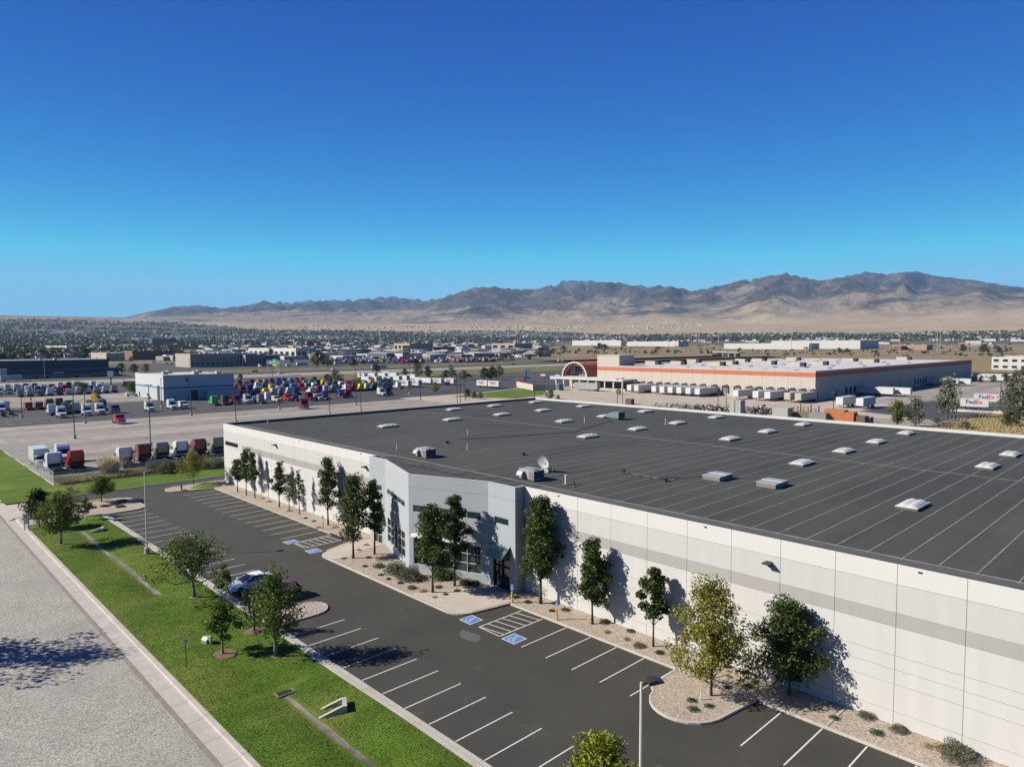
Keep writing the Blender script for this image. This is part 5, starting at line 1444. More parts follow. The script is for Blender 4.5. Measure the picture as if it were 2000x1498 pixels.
    TW[key] = d
    return d
def tractor(x, y, rz, col, label, group, high=True, ext=False):
    """x,y: centre of the vehicle; rz heading of the nose"""
    d = truck_meshes(col, high); c = TW['common']
    t = thing('semi_tractor', label, 'truck', (x, y, .024), rz, group)
    for k, m in d.items(): link(k, m, t)
    for k in ('windscreen', 'side_window', 'grille', 'bumper', 'headlight', 'headlight2', 'fuel_tank', 'fuel_tank2', 'chassis', 'fifth_wheel', 'mirror', 'mirror2'):
        link(c[k].name.split('.')[0], c[k], t)
    if ext: link('fairing_extender', c['extender'], t)
    for wx, wy, k in ((2.5, .98, 'wheel_s'), (2.5, -.98, 'wheel_s'), (-2.25, .85, 'wheel_d'), (-2.25, -.85, 'wheel_d'), (-3.45, .85, 'wheel_d'), (-3.45, -.85, 'wheel_d')):
        link('wheel', c[k], t, (wx, wy, .50))
    return t
PI = math.pi
WORD = dict(darkred='dark red', palegreen='pale green', skyblue='sky blue', royal='royal blue', sage='grey green', silver='silver grey')
def wd(c): return WORD.get(c, c)
NG = 'sleeper tractors backed along the near yard edge'
def nose_away(px, py, col, label, grp, **k):
    p = g(px, py); return tractor(p[0] - 3.9, p[1], PI, col, label, grp, **k)
def nose_here(px, py, col, label, grp, **k):
    p = g(px, py); return tractor(p[0] - 3.6, p[1], 0.0, col, label, grp, **k)
nose_away(113, 927, 'white', 'white sleeper tractor standing next to the white box truck', NG, ext=True)
nose_away(157, 922, 'red', 'bright red sleeper tractor beside the tall dry plumes', NG, ext=True)
nose_away(253, 914, 'white', 'lone white sleeper tractor at the end of the near row past the gap', NG, ext=True)
nose_away(290, 907, 'darkred', 'dark red sleeper tractor next to the lone white one', NG, ext=True)
nose_away(326, 903, 'sage', 'grey green sleeper tractor between a dark red and a white one', NG, ext=True)
nose_away(364, 899, 'white', 'white sleeper tractor between grey green and dark red behind the silvery shrubs', NG, ext=True)
nose_away(400, 895, 'darkred', 'dark red sleeper tractor between a white and a grey green one', NG, ext=True)
nose_away(436, 891, 'sage', 'grey green sleeper tractor partly hidden by the warehouse corner', NG, ext=True)
tractor(-171.5, 31.8, 0, 'white', 'white high roof tractor facing the red one near the fence', NG)
tractor(-170.5, 27.9, 0, 'brown', 'dark low roof tractor behind the white tractor near the fence', NG, high=False)
MG = 'tractors parked along the yard asphalt'
for px, py, c, l, hi in ((124, 817, 'white', 'white tractor with blue grille facing out, first of the white pair row', True), (174, 813, 'white', 'white tractor facing out in front of the yellow cab', True), (200, 810, 'white', 'white tractor facing out beside the black low cab', True),
                         (229, 808, 'black', 'black low roof tractor facing out beside the white pair', False), (297, 805, 'palegreen', 'pale green tractor facing out before the blue striped building', True), (341, 801, 'white', 'white high roof tractor facing out before the blue striped building', True),
                         (363, 799, 'white', 'white low roof tractor close beside the white high roof one', False), (468, 791, 'darkred', 'dark red tractor facing out beside the bright green cab', True), (490, 789, 'silver', 'silver grey tractor facing out beside the dark red one', True),
                         (508, 788, 'skyblue', 'sky blue tractor facing out between silver grey and cream', False), (546, 787, 'cream', 'cream low roof tractor facing out on the yard asphalt', False), (568, 784, 'red', 'red tractor facing out beside the cream one', False),
                         (611, 784, 'darkred', 'dark red tractor facing out behind the moving red one', True), (628, 783, 'silver', 'silver grey tractor facing out with a royal blue neighbour', False), (686, 777, 'red', 'bright red tractor facing out on its own beside the blue cab', True),
                         (752, 774, 'palegreen', 'pale green tractor at the end of the asphalt', True), (765, 773, 'black', 'black tractor close behind the pale green one at the asphalt end', True)):
    nose_here(px, py, c, l, MG, high=hi)
for px, py, c, l, hi in ((106, 812, 'white', 'white tractor nosed in beside the first facing out white one', True), (133, 809, 'brown', 'brown tractor nosed in behind the first white pair', True), (152, 808, 'silver', 'silver grey tractor nosed in between the white pairs', True), (205, 803, 'purple', 'dark purple tractor nosed in behind the black low cab', True),
                         (425, 793, 'green', 'bright green tractor nosed in beside the blue striped building', True), (446, 791, 'brown', 'brown tractor nosed in beside the bright green cab', True), (516, 789, 'grey', 'dark grey tractor nosed in behind the sky blue one', True), (530, 784, 'white', 'white tractor nosed in behind the cream one', True),
                         (583, 784, 'royal', 'royal blue tractor nosed in past the red ones', False), (642, 781, 'royal', 'royal blue tractor nosed in beside the silver grey low cab', True), (674, 778, 'royal', 'royal blue tractor nosed in beside the bright red cab', True)):
    nose_away(px, py, c, l, MG, high=hi)
p = g(598, 799); tractor(p[0] - 2, p[1], R(-12), 'darkred', 'dark red tractor driving on the open concrete past the cream one', MG)
p = g(236, 828); tractor(p[0] - 2, p[1], R(0), 'red', 'red low roof tractor driving alone on the open concrete', MG, high=False)
p = g(190, 787); tractor(p[0] - 2, p[1], R(40), 'yellow', 'bright yellow high roof tractor in the lane behind the white pair', MG)
nose_here(5, 808, 'white', 'white tractor beside the heap of bare chassis', MG)
# packed back rows
def row(x, y0, y1, rz, cols, where, seed, step=4.0, hi=.7):
    rd = random.Random(seed); y = y0; i = 0
    while y < y1:
        c = cols[i % len(cols)]; i += 1
        tractor(x + rd.uniform(-.8, .8), y, rz, c, f'{wd(c)} tractor in the {where}', f'tractors in the {where}', high=rd.random() < hi)
        y += step + (rd.random() < .12) * 4
row(-318, 38, 62, PI, ['darkred', 'white', 'red', 'red', 'darkred', 'brown', 'black'], 'close packed rank beside the bare chassis', 3, 3.3)
row(-400, 58, 100, PI, ['grey', 'silver', 'blue', 'white', 'black', 'silver', 'white', 'white', 'grey', 'silver'], 'rank across the lane from the yellow cab', 4)
row(-425, 45, 98, 0, ['yellow', 'royal', 'white', 'sage', 'white', 'grey', 'black', 'silver', 'red'], 'second rank across the lane', 5)
row(-452, 48, 110, PI, ['purple', 'royal', 'grey', 'white', 'palegreen', 'blue', 'black', 'white', 'brown', 'white'], 'last rank before the highway frontage', 6)
row(-372, 134, 224, PI, ['sage', 'teal', 'brown', 'yellow', 'black', 'white', 'teal', 'royal', 'blue', 'grey', 'royal', 'brown'], 'long rank behind the blue striped building', 7)
row(-345, 134, 232, 0, ['white', 'red', 'darkred', 'royal', 'palegreen', 'yellow', 'white', 'black', 'skyblue', 'red', 'sage', 'white', 'grey', 'brown'], 'middle rank past the blue striped building', 8)
row(-318, 138, 226, PI, ['darkred', 'yellow', 'cream', 'grey', 'silver', 'royal', 'white', 'darkred', 'silver', 'grey', 'white'], 'front rank past the blue striped building', 9)
row(-402, 136, 228, 0, ['black', 'orange', 'grey', 'darkred', 'blue', 'black', 'sage', 'brown', 'red'], 'far rank behind the blue striped building', 10)
# red tow truck against the tree
tractor(-455, 118, R(150), 'red', 'red day cab tow truck behind the round yard tree', 'yard service trucks', high=False)
# bare chassis heap
t = thing('chassis_heap', 'heap of bare rusty truck frames in the yard', 'truck frames', (-300, 34, .03))
rd = random.Random(5)
for i in range(11):
    x = rd.uniform(-7, 7); y = rd.uniform(-6, 7); a = rd.uniform(-.25, .25); z = .4 + (i % 4) * .45
    mb = MB().box(-3.4, 3.4, -.5, -.36, 0, .28, CHASS).box(-3.4, 3.4, .36, .5, 0, .28, CHASS)
    for q in (-3, -1, 1, 3): mb.box(q - .1, q + .1, -.36, .36, .04, .24, CHASS)
    o = mb.build('bare_frame', t, loc=(x, y, z)); o.rotation_euler = (0, rd.uniform(-.06, .06), a)
    for q in (-2.2, 2.2):
        link('wheel', TW['common']['wheel_d'], t, (x + q * math.cos(a), y + q * math.sin(a), max(.5, z)))
# white box truck by the fence
p = g(86, 915)
t = thing('box_truck', 'white box truck parked along the chain link fence', 'truck', (p[0] - 4.2, p[1], .024), 0)
WB = carpaint('truck_white', PAINT['white'])
MB().box(-4.1, 1.7, -1.25, 1.25, 1.05, 3.75, WB).build('cargo_box', t)
tr = MB()
for s in (-1, 1):
    tr.box(-4.13, 1.73, s * 1.25 - .03, s * 1.25 + .03, 3.70, 3.78, ALU); tr.box(-4.13, 1.73, s * 1.25 - .03, s * 1.25 + .03, 1.0, 1.10, ALU); tr.box(1.70, 1.74, s * 1.25 - .03, s * 1.25 + .03, 1.1, 3.7, ALU)
tr.build('corner_rail', t)
slab([(1.85, .75), (1.85, 2.35), (2.05, 2.5), (2.75, 2.45), (3.05, 1.75), (4.0, 1.55), (4.2, 1.3), (4.2, .65), (3.7, .6), (3.5, .95), (2.9, .95), (2.7, .6)], 1.1, WB, .14).build('cab', t)
MB().add([(3.07, -.92, 1.80), (3.07, .92, 1.80), (2.79, .88, 2.42), (2.79, -.88, 2.42)], [(0, 1, 2, 3)], GLASSD).build('windscreen', t)
for s in (-1, 1):
    MB().add([(2.1, s * 1.105, 1.75), (2.95, s * 1.105, 1.75), (2.72, s * 1.105, 2.32), (2.1, s * 1.105, 2.35)], [(0, 1, 2, 3)] if s < 0 else [(3, 2, 1, 0)], GLASSD).build('side_window', t)
    MB().box(4.12, 4.22, s * .8 - .16, s * .8 + .16, .95, 1.2, LAMPW).build('headlight', t)
    MB().box(2.9, 3.0, s * 1.3 - .1, s * 1.3 + .1, 1.6, 2.05, CHASS).build('mirror', t)
    for x in (3.2, -2.6): link('wheel', TW['common']['wheel_s' if x > 0 else 'wheel_d'], t, (x, s * .92, .5))
MB().box(4.19, 4.24, -.5, .5, .75, 1.35, CHROME).build('grille', t)
MB().box(4.15, 4.36, -1.12, 1.12, .4, .62, CHROME).build('bumper', t)
MB().box(-4.0, 3.8, -.45, .45, .7, 1.0, CHASS).build('chassis', t)
# pickup / van by the blue building, pole mounted cars etc.
def van(x, y, rz, col, label, cat='van', L=5.6, Hh=2.2, group=None, pick=False):
    t = thing('parked_van' if not pick else 'pickup_truck', label, cat, (x, y, .024), rz, group)
    pm = carpaint('truck_' + col, PAINT[col]); hl = L / 2
    if pick: prof = [(-hl, .55), (-hl, 1.15), (-.4, 1.15), (-.3, Hh - .15), (-.1, Hh), (.9, Hh), (1.45, 1.2), (hl - .2, 1.05), (hl, .85), (hl, .5)]
    else: prof = [(-hl, .45), (-hl, Hh - .15), (-hl + .2, Hh), (.9, Hh), (1.6, 1.3), (hl - .2, 1.1), (hl, .9), (hl, .45)]
    slab(prof, .98, pm, .12).build('body', t)
    a = (.92, Hh - .06) if True else 0; b = (1.46, 1.2) if pick else (1.6, 1.3)
    MB().add([(b[0] + .03, -.78, b[1] + .02), (b[0] + .03, .78, b[1] + .02), (a[0] + .06, .74, a[1]), (a[0] + .06, -.74, a[1])], [(0, 1, 2, 3)], GLASSD).build('windscreen', t)
    for s in (-1, 1):
        MB().add([(.0, s * .985, 1.25), (1.2, s * .985, 1.25), (.85, s * .985, Hh - .2), (.0, s * .985, Hh - .2)], [(0, 1, 2, 3)] if s < 0 else [(3, 2, 1, 0)], GLASSD).build('side_window', t)
        for x in (hl - 1.0, -hl + 1.0):
            w = wheel(t, x, s * .86, .37, .25)
    return t
p = g(258, 774); van(p[0], p[1], PI * .5, 'white', 'white work van parked at the blue striped building', L=5.4, Hh=1.95)
p = g(290, 778); van(p[0], p[1], 0, 'white', 'white pickup standing by the blue striped building door', 'pickup', L=5.4, Hh=1.85, pick=True)

# yard lamp posts
LPG = 'dark lamp posts of the truck yard'
YMARK = [('on the open concrete behind the white box truck', -196, 38), ('beside the moving red low roof tractor', -236, 52), ('behind the near row of tractors', -175, 50), ('before the blue striped building door', -257, 88), ('beside the warehouse corner', -215, 85), ('by the stall lines and bare chassis', -257, 40), ('beside the cream tractor', -255, 122), ('along the concrete past the moving dark red tractor', -225, 140), ('by the bright red tractor', -252, 165), ('before the pale green tractor', -240, 180), ('at the end of the yard asphalt', -235, 215), ('beside the hub lawn wedge', -230, 235), ('among the ranks behind the blue striped building', -345, 190), ('among the ranks across the lane', -390, 75)]
for x, yb, yt in ((146, 857, 767), (167, 827, 750), (294, 872, 752), (374, 812, 744), (461, 826, 750), (43, 816, 753), (546, 800, 738), (644, 812, 748), (695, 791, 720), (705, 806, 728), (821, 781, 717), (893, 794, 731), (899, 796, 730), (908, 782, 732), (800, 770, 712), (533, 770, 716), (316, 797, 740), (60, 782, 728), (1044, 790, 744), (1064, 772, 736)):
    p = g(x, yb); h = topz(x, yb, yt)
    t = thing('yard_lamp', 'tall dark lamp post ' + near(p[0], p[1], YMARK), 'lamp post', (p[0], p[1], .02), R((x * 37) % 180), LPG)
    MB().tube([(0, 0, 0), (0, 0, 1.1)], .42, CONC, 10).build('footing', t)
    MB().tube([(0, 0, 1.0), (0, 0, h)], [.13, .09], POLEB, 7).build('pole', t)
    for s in (-1, 1): MB().box(min(s * .15, s * .85), max(s * .15, s * .85), -.22, .22, h - .12, h + .06, POLEB).build('lamp_head', t)

# chain link fence of the yard
def chainlink():
    m, N, L, B = newmat('chain_link')
    P = N.new('ShaderNodeNewGeometry').outputs['Position']
    sp = N.new('ShaderNodeSeparateXYZ'); L.new(P, sp.inputs[0])
    u = mathn(N, L, 'ADD', mathn(N, L, 'ADD', sp.outputs['X'], sp.outputs['Y']), sp.outputs['Z'])
    v = mathn(N, L, 'SUBTRACT', mathn(N, L, 'ADD', sp.outputs['X'], sp.outputs['Y']), sp.outputs['Z'])
    def wire(q): return mathn(N, L, 'LESS_THAN', mathn(N, L, 'FRACT', mathn(N, L, 'MULTIPLY', q, 14.0)), 0.16)
    a = mathn(N, L, 'MAXIMUM', wire(u), wire(v))
    B.inputs['Base Color'].default_value = (0.35, 0.36, 0.36, 1); B.inputs['Roughness'].default_value = 0.5
    tr = N.new('ShaderNodeBsdfTransparent'); mx = N.new('ShaderNodeMixShader')
    L.new(a, mx.inputs[0]); L.new(tr.outputs[0], mx.inputs[1]); L.new(B.outputs[0], mx.inputs[2])
    L.new(mx.outputs[0], N['Material Output'].inputs['Surface'])
    return m
CHAIN = chainlink()
def fence(pts, h, label, strip=True, step=3.0, group=None):
    t = thing('chain_link_fence', label, 'fence', (pts[0][0], pts[0][1], .1), 0, group)
    for a, b in zip(pts[:-1], pts[1:]):
        a = Vector(a) - Vector(pts[0]); b = Vector(b) - Vector(pts[0]); n = max(1, round((b - a).length / step))
        for i in range(n + 1):
            q = a + (b - a) * i / n; MB().tube([(q.x, q.y, -.1), (q.x, q.y, h + .05)], .035, STEEL, 6).build('post', t)
        MB().tube([(a.x, a.y, h), (b.x, b.y, h)], .025, STEEL, 6).build('top_rail', t)
        MB().quad((a.x, a.y, .04), (b.x, b.y, .04), (b.x, b.y, h), (a.x, a.y, h), CHAIN).build('wire_mesh', t)
        if strip:
            tn = (b - a).normalized(); nn = Vector((-tn.y, tn.x)) * .22
            MB().add([(p_.x, p_.y, .07) for p_ in (a - nn, b - nn, b + nn, a + nn)], [(0, 1, 2, 3)], CONC).build('mow_strip', t)
fence([(-215, 25.0), (-143.1, 25.1)], 2.4, 'chain link fence with a pale concrete strip beside the mown grass')
fence([(-143.1, 25.1), (-143.2, 110)], 2.4, 'chain link fence between the weeds and the green strip')
# ------------------------------------------------------------------ parcel hub behind the warehouse
def text_mesh(s, size, m, name='lettering', bold=0.0):
    cu = bpy.data.curves.new(name, 'FONT'); cu.body = s; cu.size = size; cu.extrude = 0.004; cu.offset = bold
    cu.resolution_u = 2
    o = bpy.data.objects.new(name, cu); COL.objects.link(o)
    bpy.context.view_layer.update()
    dg = bpy.context.evaluated_depsgraph_get()
    me = bpy.data.meshes.new_from_object(o.evaluated_get(dg))
    w = max(v.co.x for v in me.vertices)
    me.materials.clear(); me.materials.append(m)
    bpy.data.objects.remove(o); bpy.data.curves.remove(cu)
    return me, w
PURP = mat('lettering_purple', (0.055, 0.025, 0.16), 0.5)
ORNG = mat('lettering_orange', (0.75, 0.10, 0.02), 0.5)
REDL = mat('lettering_red', (0.60, 0.02, 0.04), 0.5)
FED, FW_ = text_mesh('Fed', 2.3, PURP, bold=.05)
EXO, EW_ = text_mesh('Ex', 2.3, REDL, bold=.05)
rect('hub_concrete', -262, -60, 180, 300, 0.03, mat('hub_concrete', (0.40, 0.335, 0.265), 0.9, col2=(0.50, 0.43, 0.35), scale=0.12, fine=.06, fscale=2.0), 'pale tan concrete dock yard of the parcel hub', 'pavement')
rect('hub_asphalt', -420, -262.2, 207, 330, 0.03, ASPH2, 'dark asphalt trailer lot of the parcel hub', 'pavement')
rect('hub_asphalt', -121, -58, 300.2, 600, 0.034, CONCY, 'grey side yard along the shaded hub wall', 'pavement')
patch('hub_road', [(-92, 262), (-58, 246), (-52, 320), (-86, 330)], 0.05, ASPH2, 'dark asphalt drive beside the hub yard trailers', 'drive')
rect('hub_verge', -131, -60, 128.6, 182, 0.02, DIRT, 'bare dirt between warehouse and hub yard', 'dirt')
patch('hub_lawn', [(-251, 203), (-262.2, 240), (-272, 273), (-250, 264), (-228, 243), (-222, 216)], 0.10, LAWN, 'green lawn wedge at the hub entrance', 'lawn')
patch('hub_walk', [(-252.5, 202), (-264, 240), (-273.5, 273.6), (-272, 273.8), (-262, 240), (-250.8, 202)], 0.11, CONC, 'pale kerb of the hub lawn wedge', 'kerb')
rect('dry_field', -58, 120, 128.7, 420, 0.03, DRYG, 'dry golden grass slope behind the warehouse', 'field')
rect('fence_verge', -143, -131.3, 128, 205, 0.05, WEEDG, 'rough grass at the back corner of the yard', 'grass')

HUBW = wallpaint('hub_wall', (0.52, 0.465, 0.405), .03)
HUBO = wallpaint('hub_orange', (0.50, 0.155, 0.085), .03)
HUBR = wallpaint('hub_roof_white', (0.60, 0.59, 0.57), .04)
hub = thing('parcel_hub', 'huge tan parcel hub with an orange top band and white roof', 'warehouse', (-121.3, 295.6, 0))
HX0, HX1, HY0, HY1, HH = -240.0, -121.3, 295.6, 552.0, 12.65
def hpart(mb, name, smooth=False): return hold(mb.build(name, None, smooth), hub)
DOCKX = []
npan = 20
for i in range(npan):
    a = HX0 + (HX1 - HX0) * i / npan + .03; b = HX0 + (HX1 - HX0) * (i + 1) / npan - .03
    mb = MB().box(a, b, HY0, HY0 + .3, 0, 10.0, HUBW).box(a, b, HY0 - .004, HY0 + .3, 10.0, 11.98, HUBO).box(a, b, HY0, HY0 + .3, 11.98, HH, HUBW)
    hpart(mb, 'wall_panel')
ns = 40
for i in range(ns):
    a = HY0 + .31 + (HY1 - HY0 - .31) * i / ns + .03; b = HY0 + .31 + (HY1 - HY0 - .31) * (i + 1) / ns - .03
    mb = MB().box(HX1 - .3, HX1, a, b, 0, 10.0, HUBW).box(HX1 - .3, HX1 + .004, a, b, 10.0, 11.98, HUBO).box(HX1 - .3, HX1, a, b, 11.98, HH, HUBW)
    hpart(mb, 'wall_panel')
hpart(MB().box(HX0, HX1 - .31, HY0 + .31, HY1, 0, HH - .5, HUBR), 'roof_deck')
hpart(MB().box(HX0 - .1, HX1 + .06, HY0 - .06, HY0 + .4, HH, HH + .12, HUBR).box(HX1 - .4, HX1 + .06, HY0 + .41, HY1, HH, HH + .12, HUBR), 'coping')
# docks
DOOR = mat('dock_door', (0.20, 0.20, 0.195), 0.6); PADM = mat('dock_pad', (0.03, 0.03, 0.032), 0.8)
dpx = [1215, 1228, 1243, 1258, 1276, 1292, 1308, 1325, 1342, 1361, 1383, 1405, 1428, 1452, 1470, 1492, 1514, 1535, 1556, 1578]
for i, q in enumerate(dpx):
    x = onY(q + 12, 765, HY0)[0]
    d = hpart(MB().box(x - 1.35, x + 1.35, HY0 - .05, HY0 - .002, 1.2, 4.2, DOOR), 'dock_door')
    MB().box(x - 1.75, x - 1.36, HY0 - .35, HY0 - .003, 1.1, 4.3, PADM).box(x + 1.36, x + 1.75, HY0 - .35, HY0 - .003, 1.1, 4.3, PADM).box(x - 1.75, x + 1.75, HY0 - .35, HY0 - .003, 4.31, 4.75, PADM).build('dock_seal', d)
    MB().box(x - 1.0, x + 1.0, HY0 - .5, HY0 - .003, 5.2, 5.4, HUBR).build('door_light', d)
for x in [onY(q, 765, HY0)[0] for q in dpx]: hpart(MB().box(x - .18, x + .18, HY0 - .12, HY0 - .002, 0, 5.6, HUBR), 'downpipe')
for y in list(range(330, 352, 5)) + list(range(430, 470, 5)):
    d = hpart(MB().box(HX1 + .002, HX1 + .05, y - 1.35, y + 1.35, 1.2, 4.2, PADM), 'dock_door')
    MB().box(HX1 + .002, HX1 + .45, y - 1.0, y + 1.0, 5.2, 5.4, HUBR).build('door_light', d)
for y in (318, 376, 392, 405): hpart(MB().box(HX1 + .002, HX1 + .06, y - .8, y + .8, 0, 3.2, PADM), 'service_door')
# roof plant
UT = mat('plant_tan', (0.42, 0.37, 0.30), 0.6, col2=(0.5, 0.45, 0.37), scale=.4)
for i, (px, py) in enumerate(((1325, 712), (1355, 708), (1400, 714), (1425, 712), (1500, 712), (1555, 716), (1600, 713), (1660, 706), (1700, 708), (1550, 704), (1620, 700), (1765, 703), (1275, 712), (1450, 707))):
    p = g(px, py, HH - .5)
    if p[0] > HX1 - 3 or p[1] > HY1 - 4 or p[0] < HX0 or p[1] < HY0 + 3: p = (HX0 + 12 + (i * 31) % 100, HY0 + 14 + (i * 53) % 200, HH - .5)
    u = hold(MB().box(-4.5, 2.5, -1.4, 1.4, 0, 2.0, UT).build('rooftop_unit', loc=(p[0], p[1], HH - .48)), hub)
    c = MB().box(2.6, 4.8, -1.5, 1.5, .1, 2.2, PADM).build('condenser', u)
rd = random.Random(12)
for i in range(44):
    x = HX0 + 8 + (i % 8) * 14 + rd.uniform(-1, 1); y = HY0 + 10 + (i // 8) * 40 + rd.uniform(-2, 2)
    hpart(MB().box(x - .7, x + .7, y - 1.2, y + 1.2, HH - .5, HH - .15, PADM), 'roof_vent')
tz = 18.2
hpart(MB().box(-242.3, -227.2, 298.5, 312, HH - .6, tz, HUBW).box(-242.5, -227.0, 298.3, 312.2, tz, tz + .15, HUBR), 'penthouse')
# arched lobby: barrel vault with glazed gable
cx, r0, zs, yv = -255.8, 9.3, 5.7, 300.0
def arcp(r, n=14): return [(cx + r * math.cos(R(180 - 180 * i / n)), zs + r * .93 * math.sin(R(180 - 180 * i / n))) for i in range(n + 1)]
hpart(MB().loft([[(x, yv - 5.5, z) for x, z in arcp(r0) + arcp(r0 - .45)[::-1]], [(x, yv + 34, z) for x, z in arcp(r0) + arcp(r0 - .45)[::-1]]], HUBO), 'vault_roof')
hpart(MB().loft([[(x, yv - 5.56, z) for x, z in arcp(r0 + .12) + arcp(r0 - .7)[::-1]], [(x, yv - 5.2, z) for x, z in arcp(r0 + .12) + arcp(r0 - .7)[::-1]]], HUBR), 'arch_rim')
hpart(MB().box(cx - r0 + 1.0, cx + r0, yv, yv + 34, 0, zs + .2, HUBW), 'lobby_wall')
ap = arcp(r0 - .8)
hpart(MB().loft([[(x, yv, z) for x, z in ap], [(x, yv + .3, z) for x, z in ap]], HUBW), 'gable_wall')
for i in range(5):
    for j in range(4):
        x0 = cx - 3.0 + i * 1.9; z0 = 5.4 + j * 1.55
        if abs(x0 + .9 - cx) ** 2 + (z0 + .8 - zs) ** 2 > (r0 - 1.6) ** 2: continue
        w = hpart(MB().box(x0 - .95, x0 + .95, yv - .06, yv - .002, z0, z0 + 1.55, HUBR), 'gable_window')
        MB().box(x0 - .85, x0 + .85, yv - .09, yv - .061, z0 + .1, z0 + 1.45, GLASSD).build('pane', w)
tr = MB()
for i in range(9):
    a = R(25 + 130 * i / 8); b = R(25 + 130 * (i + 1) / 8)
    tr.tube([(cx + (r0 - 1) * math.cos(a), yv - 4.6, zs + (r0 - 1) * .93 * math.sin(a)), (cx + (r0 - 2.2) * math.cos((a + b) / 2), yv - 4.6, zs + (r0 - 2.2) * .93 * math.sin((a + b) / 2)), (cx + (r0 - 1) * math.cos(b), yv - 4.6, zs + (r0 - 1) * .93 * math.sin(b))], .09, STEEL, 5)
hpart(tr, 'arch_truss')
# colonnade canopy in front of the lobby
hpart(MB().box(-262, -214, 284.5, 299.8, 5.0, 6.1, HUBR), 'canopy_slab')
for i in range(9):
    x = -261 + i * 5.75
    hpart(MB().box(x - .35, x + .35, 285.0, 285.7, 0, 5.0, HUBR), 'column')
hpart(MB().box(-236, -213, 284.8, 285.0, 0, 1.3, CONC), 'dock_wall')
hpart(MB().box(-240, -212, 292, 299.5, 0, 4.9, mat('porch_back', (0.16, 0.15, 0.13), .8)), 'porch_wall')
# yard clutter near lobby
p = g(1040, 757); 
t = thing('enclosure', 'tan block wall enclosure behind the green lawn wedge', 'wall', (-262, 270, 0))
MB().box(-17, 14, -6.2, -5.9, 0, 3.2, HUBW).build('front_wall', t); t.rotation_euler = (0, 0, R(-28))
MB().box(13.7, 14, -5.9, 6, 0, 3.2, HUBW).build('side_wall', t)
t = thing('transformer', 'green utility transformer beside the tan enclosure', 'transformer', (-245, 270, .03), R(-10))
GT = mat('transformer_green', (0.10, 0.20, 0.17), .5)
MB().box(-2, 2, -1.5, 1.5, .2, 3.4, GT).build('cabinet', t); MB().box(-2.2, 2.2, -1.7, 1.7, 0, .2, CONC).build('pad', t)
for i in range(6): MB().box(-1.8 + i * .62, -1.3 + i * .62, -1.75, -1.5, .5, 3.0, GT).build('radiator', t)

# trailers
TRW = mat('trailer_white', (0.56, 0.57, 0.58), .45, col2=(0.63, 0.635, 0.64), scale=.5)
TRT = mat('trailer_tan', (0.42, 0.39, 0.34), .5, col2=(0.48, 0.45, 0.40), scale=.5)
TRS = mat('trailer_silver', (0.40, 0.41, 0.43), .4, metal=.3)
TM = {}
def trailer_parts(L, m):
    k = (L, m.name)
    if k in TM: return TM[k]
    hl = L / 2; d = {}
    d['cargo_box'] = MB().box(-hl, hl, -1.29, 1.29, 1.2, 4.05, m).mesh('cargo_box')
    rails = MB()
    for s in (-1, 1):
        rails.box(-hl - .02, hl + .02, s * 1.30 - .025, s * 1.30 + .025, 3.98, 4.08, ALU); rails.box(-hl - .02, hl + .02, s * 1.30 - .025, s * 1.30 + .025, 1.12, 1.26, ALU)
    for i in range(int(L / 1.22) + 1):
        x = -hl + i * L / int(L / 1.22)
        for s in (-1, 1): rails.box(x - .025, x + .025, s * 1.30 - .008, s * 1.30 + .008, 1.26, 3.98, m)
    d['side_rail'] = rails.mesh('side_rail')
    d['door_frame'] = MB().box(-hl - .03, -hl - .003, -1.26, -.03, 1.28, 3.95, m).box(-hl - .03, -hl - .003, .03, 1.26, 1.28, 3.95, m).box(-hl - .05, -hl, -.02, .02, 1.2, 4.0, DKMET).mesh('rear_door')
    d['underframe'] = MB().box(-hl + .1, hl - .5, -.5, -.38, .95, 1.19, CHASS).box(-hl + .1, hl - .5, .38, .5, .95, 1.19, CHASS).box(-hl + .02, -hl + .12, -1.1, 1.1, .55, .65, CHASS).mesh('underframe')
    d['landing_gear'] = MB().box(hl - 2.6, hl - 2.45, -.75, -.6, .05, 1.1, CHASS).box(hl - 2.6, hl - 2.45, .6, .75, .05, 1.1, CHASS).box(hl - 2.7, hl - 2.35, -.85, .85, .0, .06, CHASS).mesh('landing_gear')
    TM[k] = d
    return d
def trailer(x, y, rz, L, m, label, group, sides=(), name='semi_trailer'):
    t = thing(name, label, 'trailer', (x, y, .036), rz, group)
    for k, me in trailer_parts(L, m).items(): link(me.name.split('.')[0], me, t)
    hl = L / 2
    for wx in ((-hl + 1.3, -hl + 2.5) if L > 10 else (-hl + 1.2,)):
        for s in (-1, 1): link('wheel', TW['common']['wheel_d'], t, (wx, s * .85, .5))
    for s in sides:
        w = (FW_ + EW_ + .1); sc = min(1.0, (L * .62) / w)
        for me, off in ((FED, 0), (EXO, FW_ + .1)):
            o = link('lettering', me, t)
            o.scale = (sc, sc, sc)
            if s < 0: o.rotation_euler = (PI / 2, 0, 0); o.location = (-w * sc / 2 + off * sc, -1.325, 2.2)
            else: o.rotation_euler = (PI / 2, 0, PI); o.location = (w * sc / 2 - off * sc, 1.325, 2.2)
    return t
DG = 'trailers backed to the hub docks'
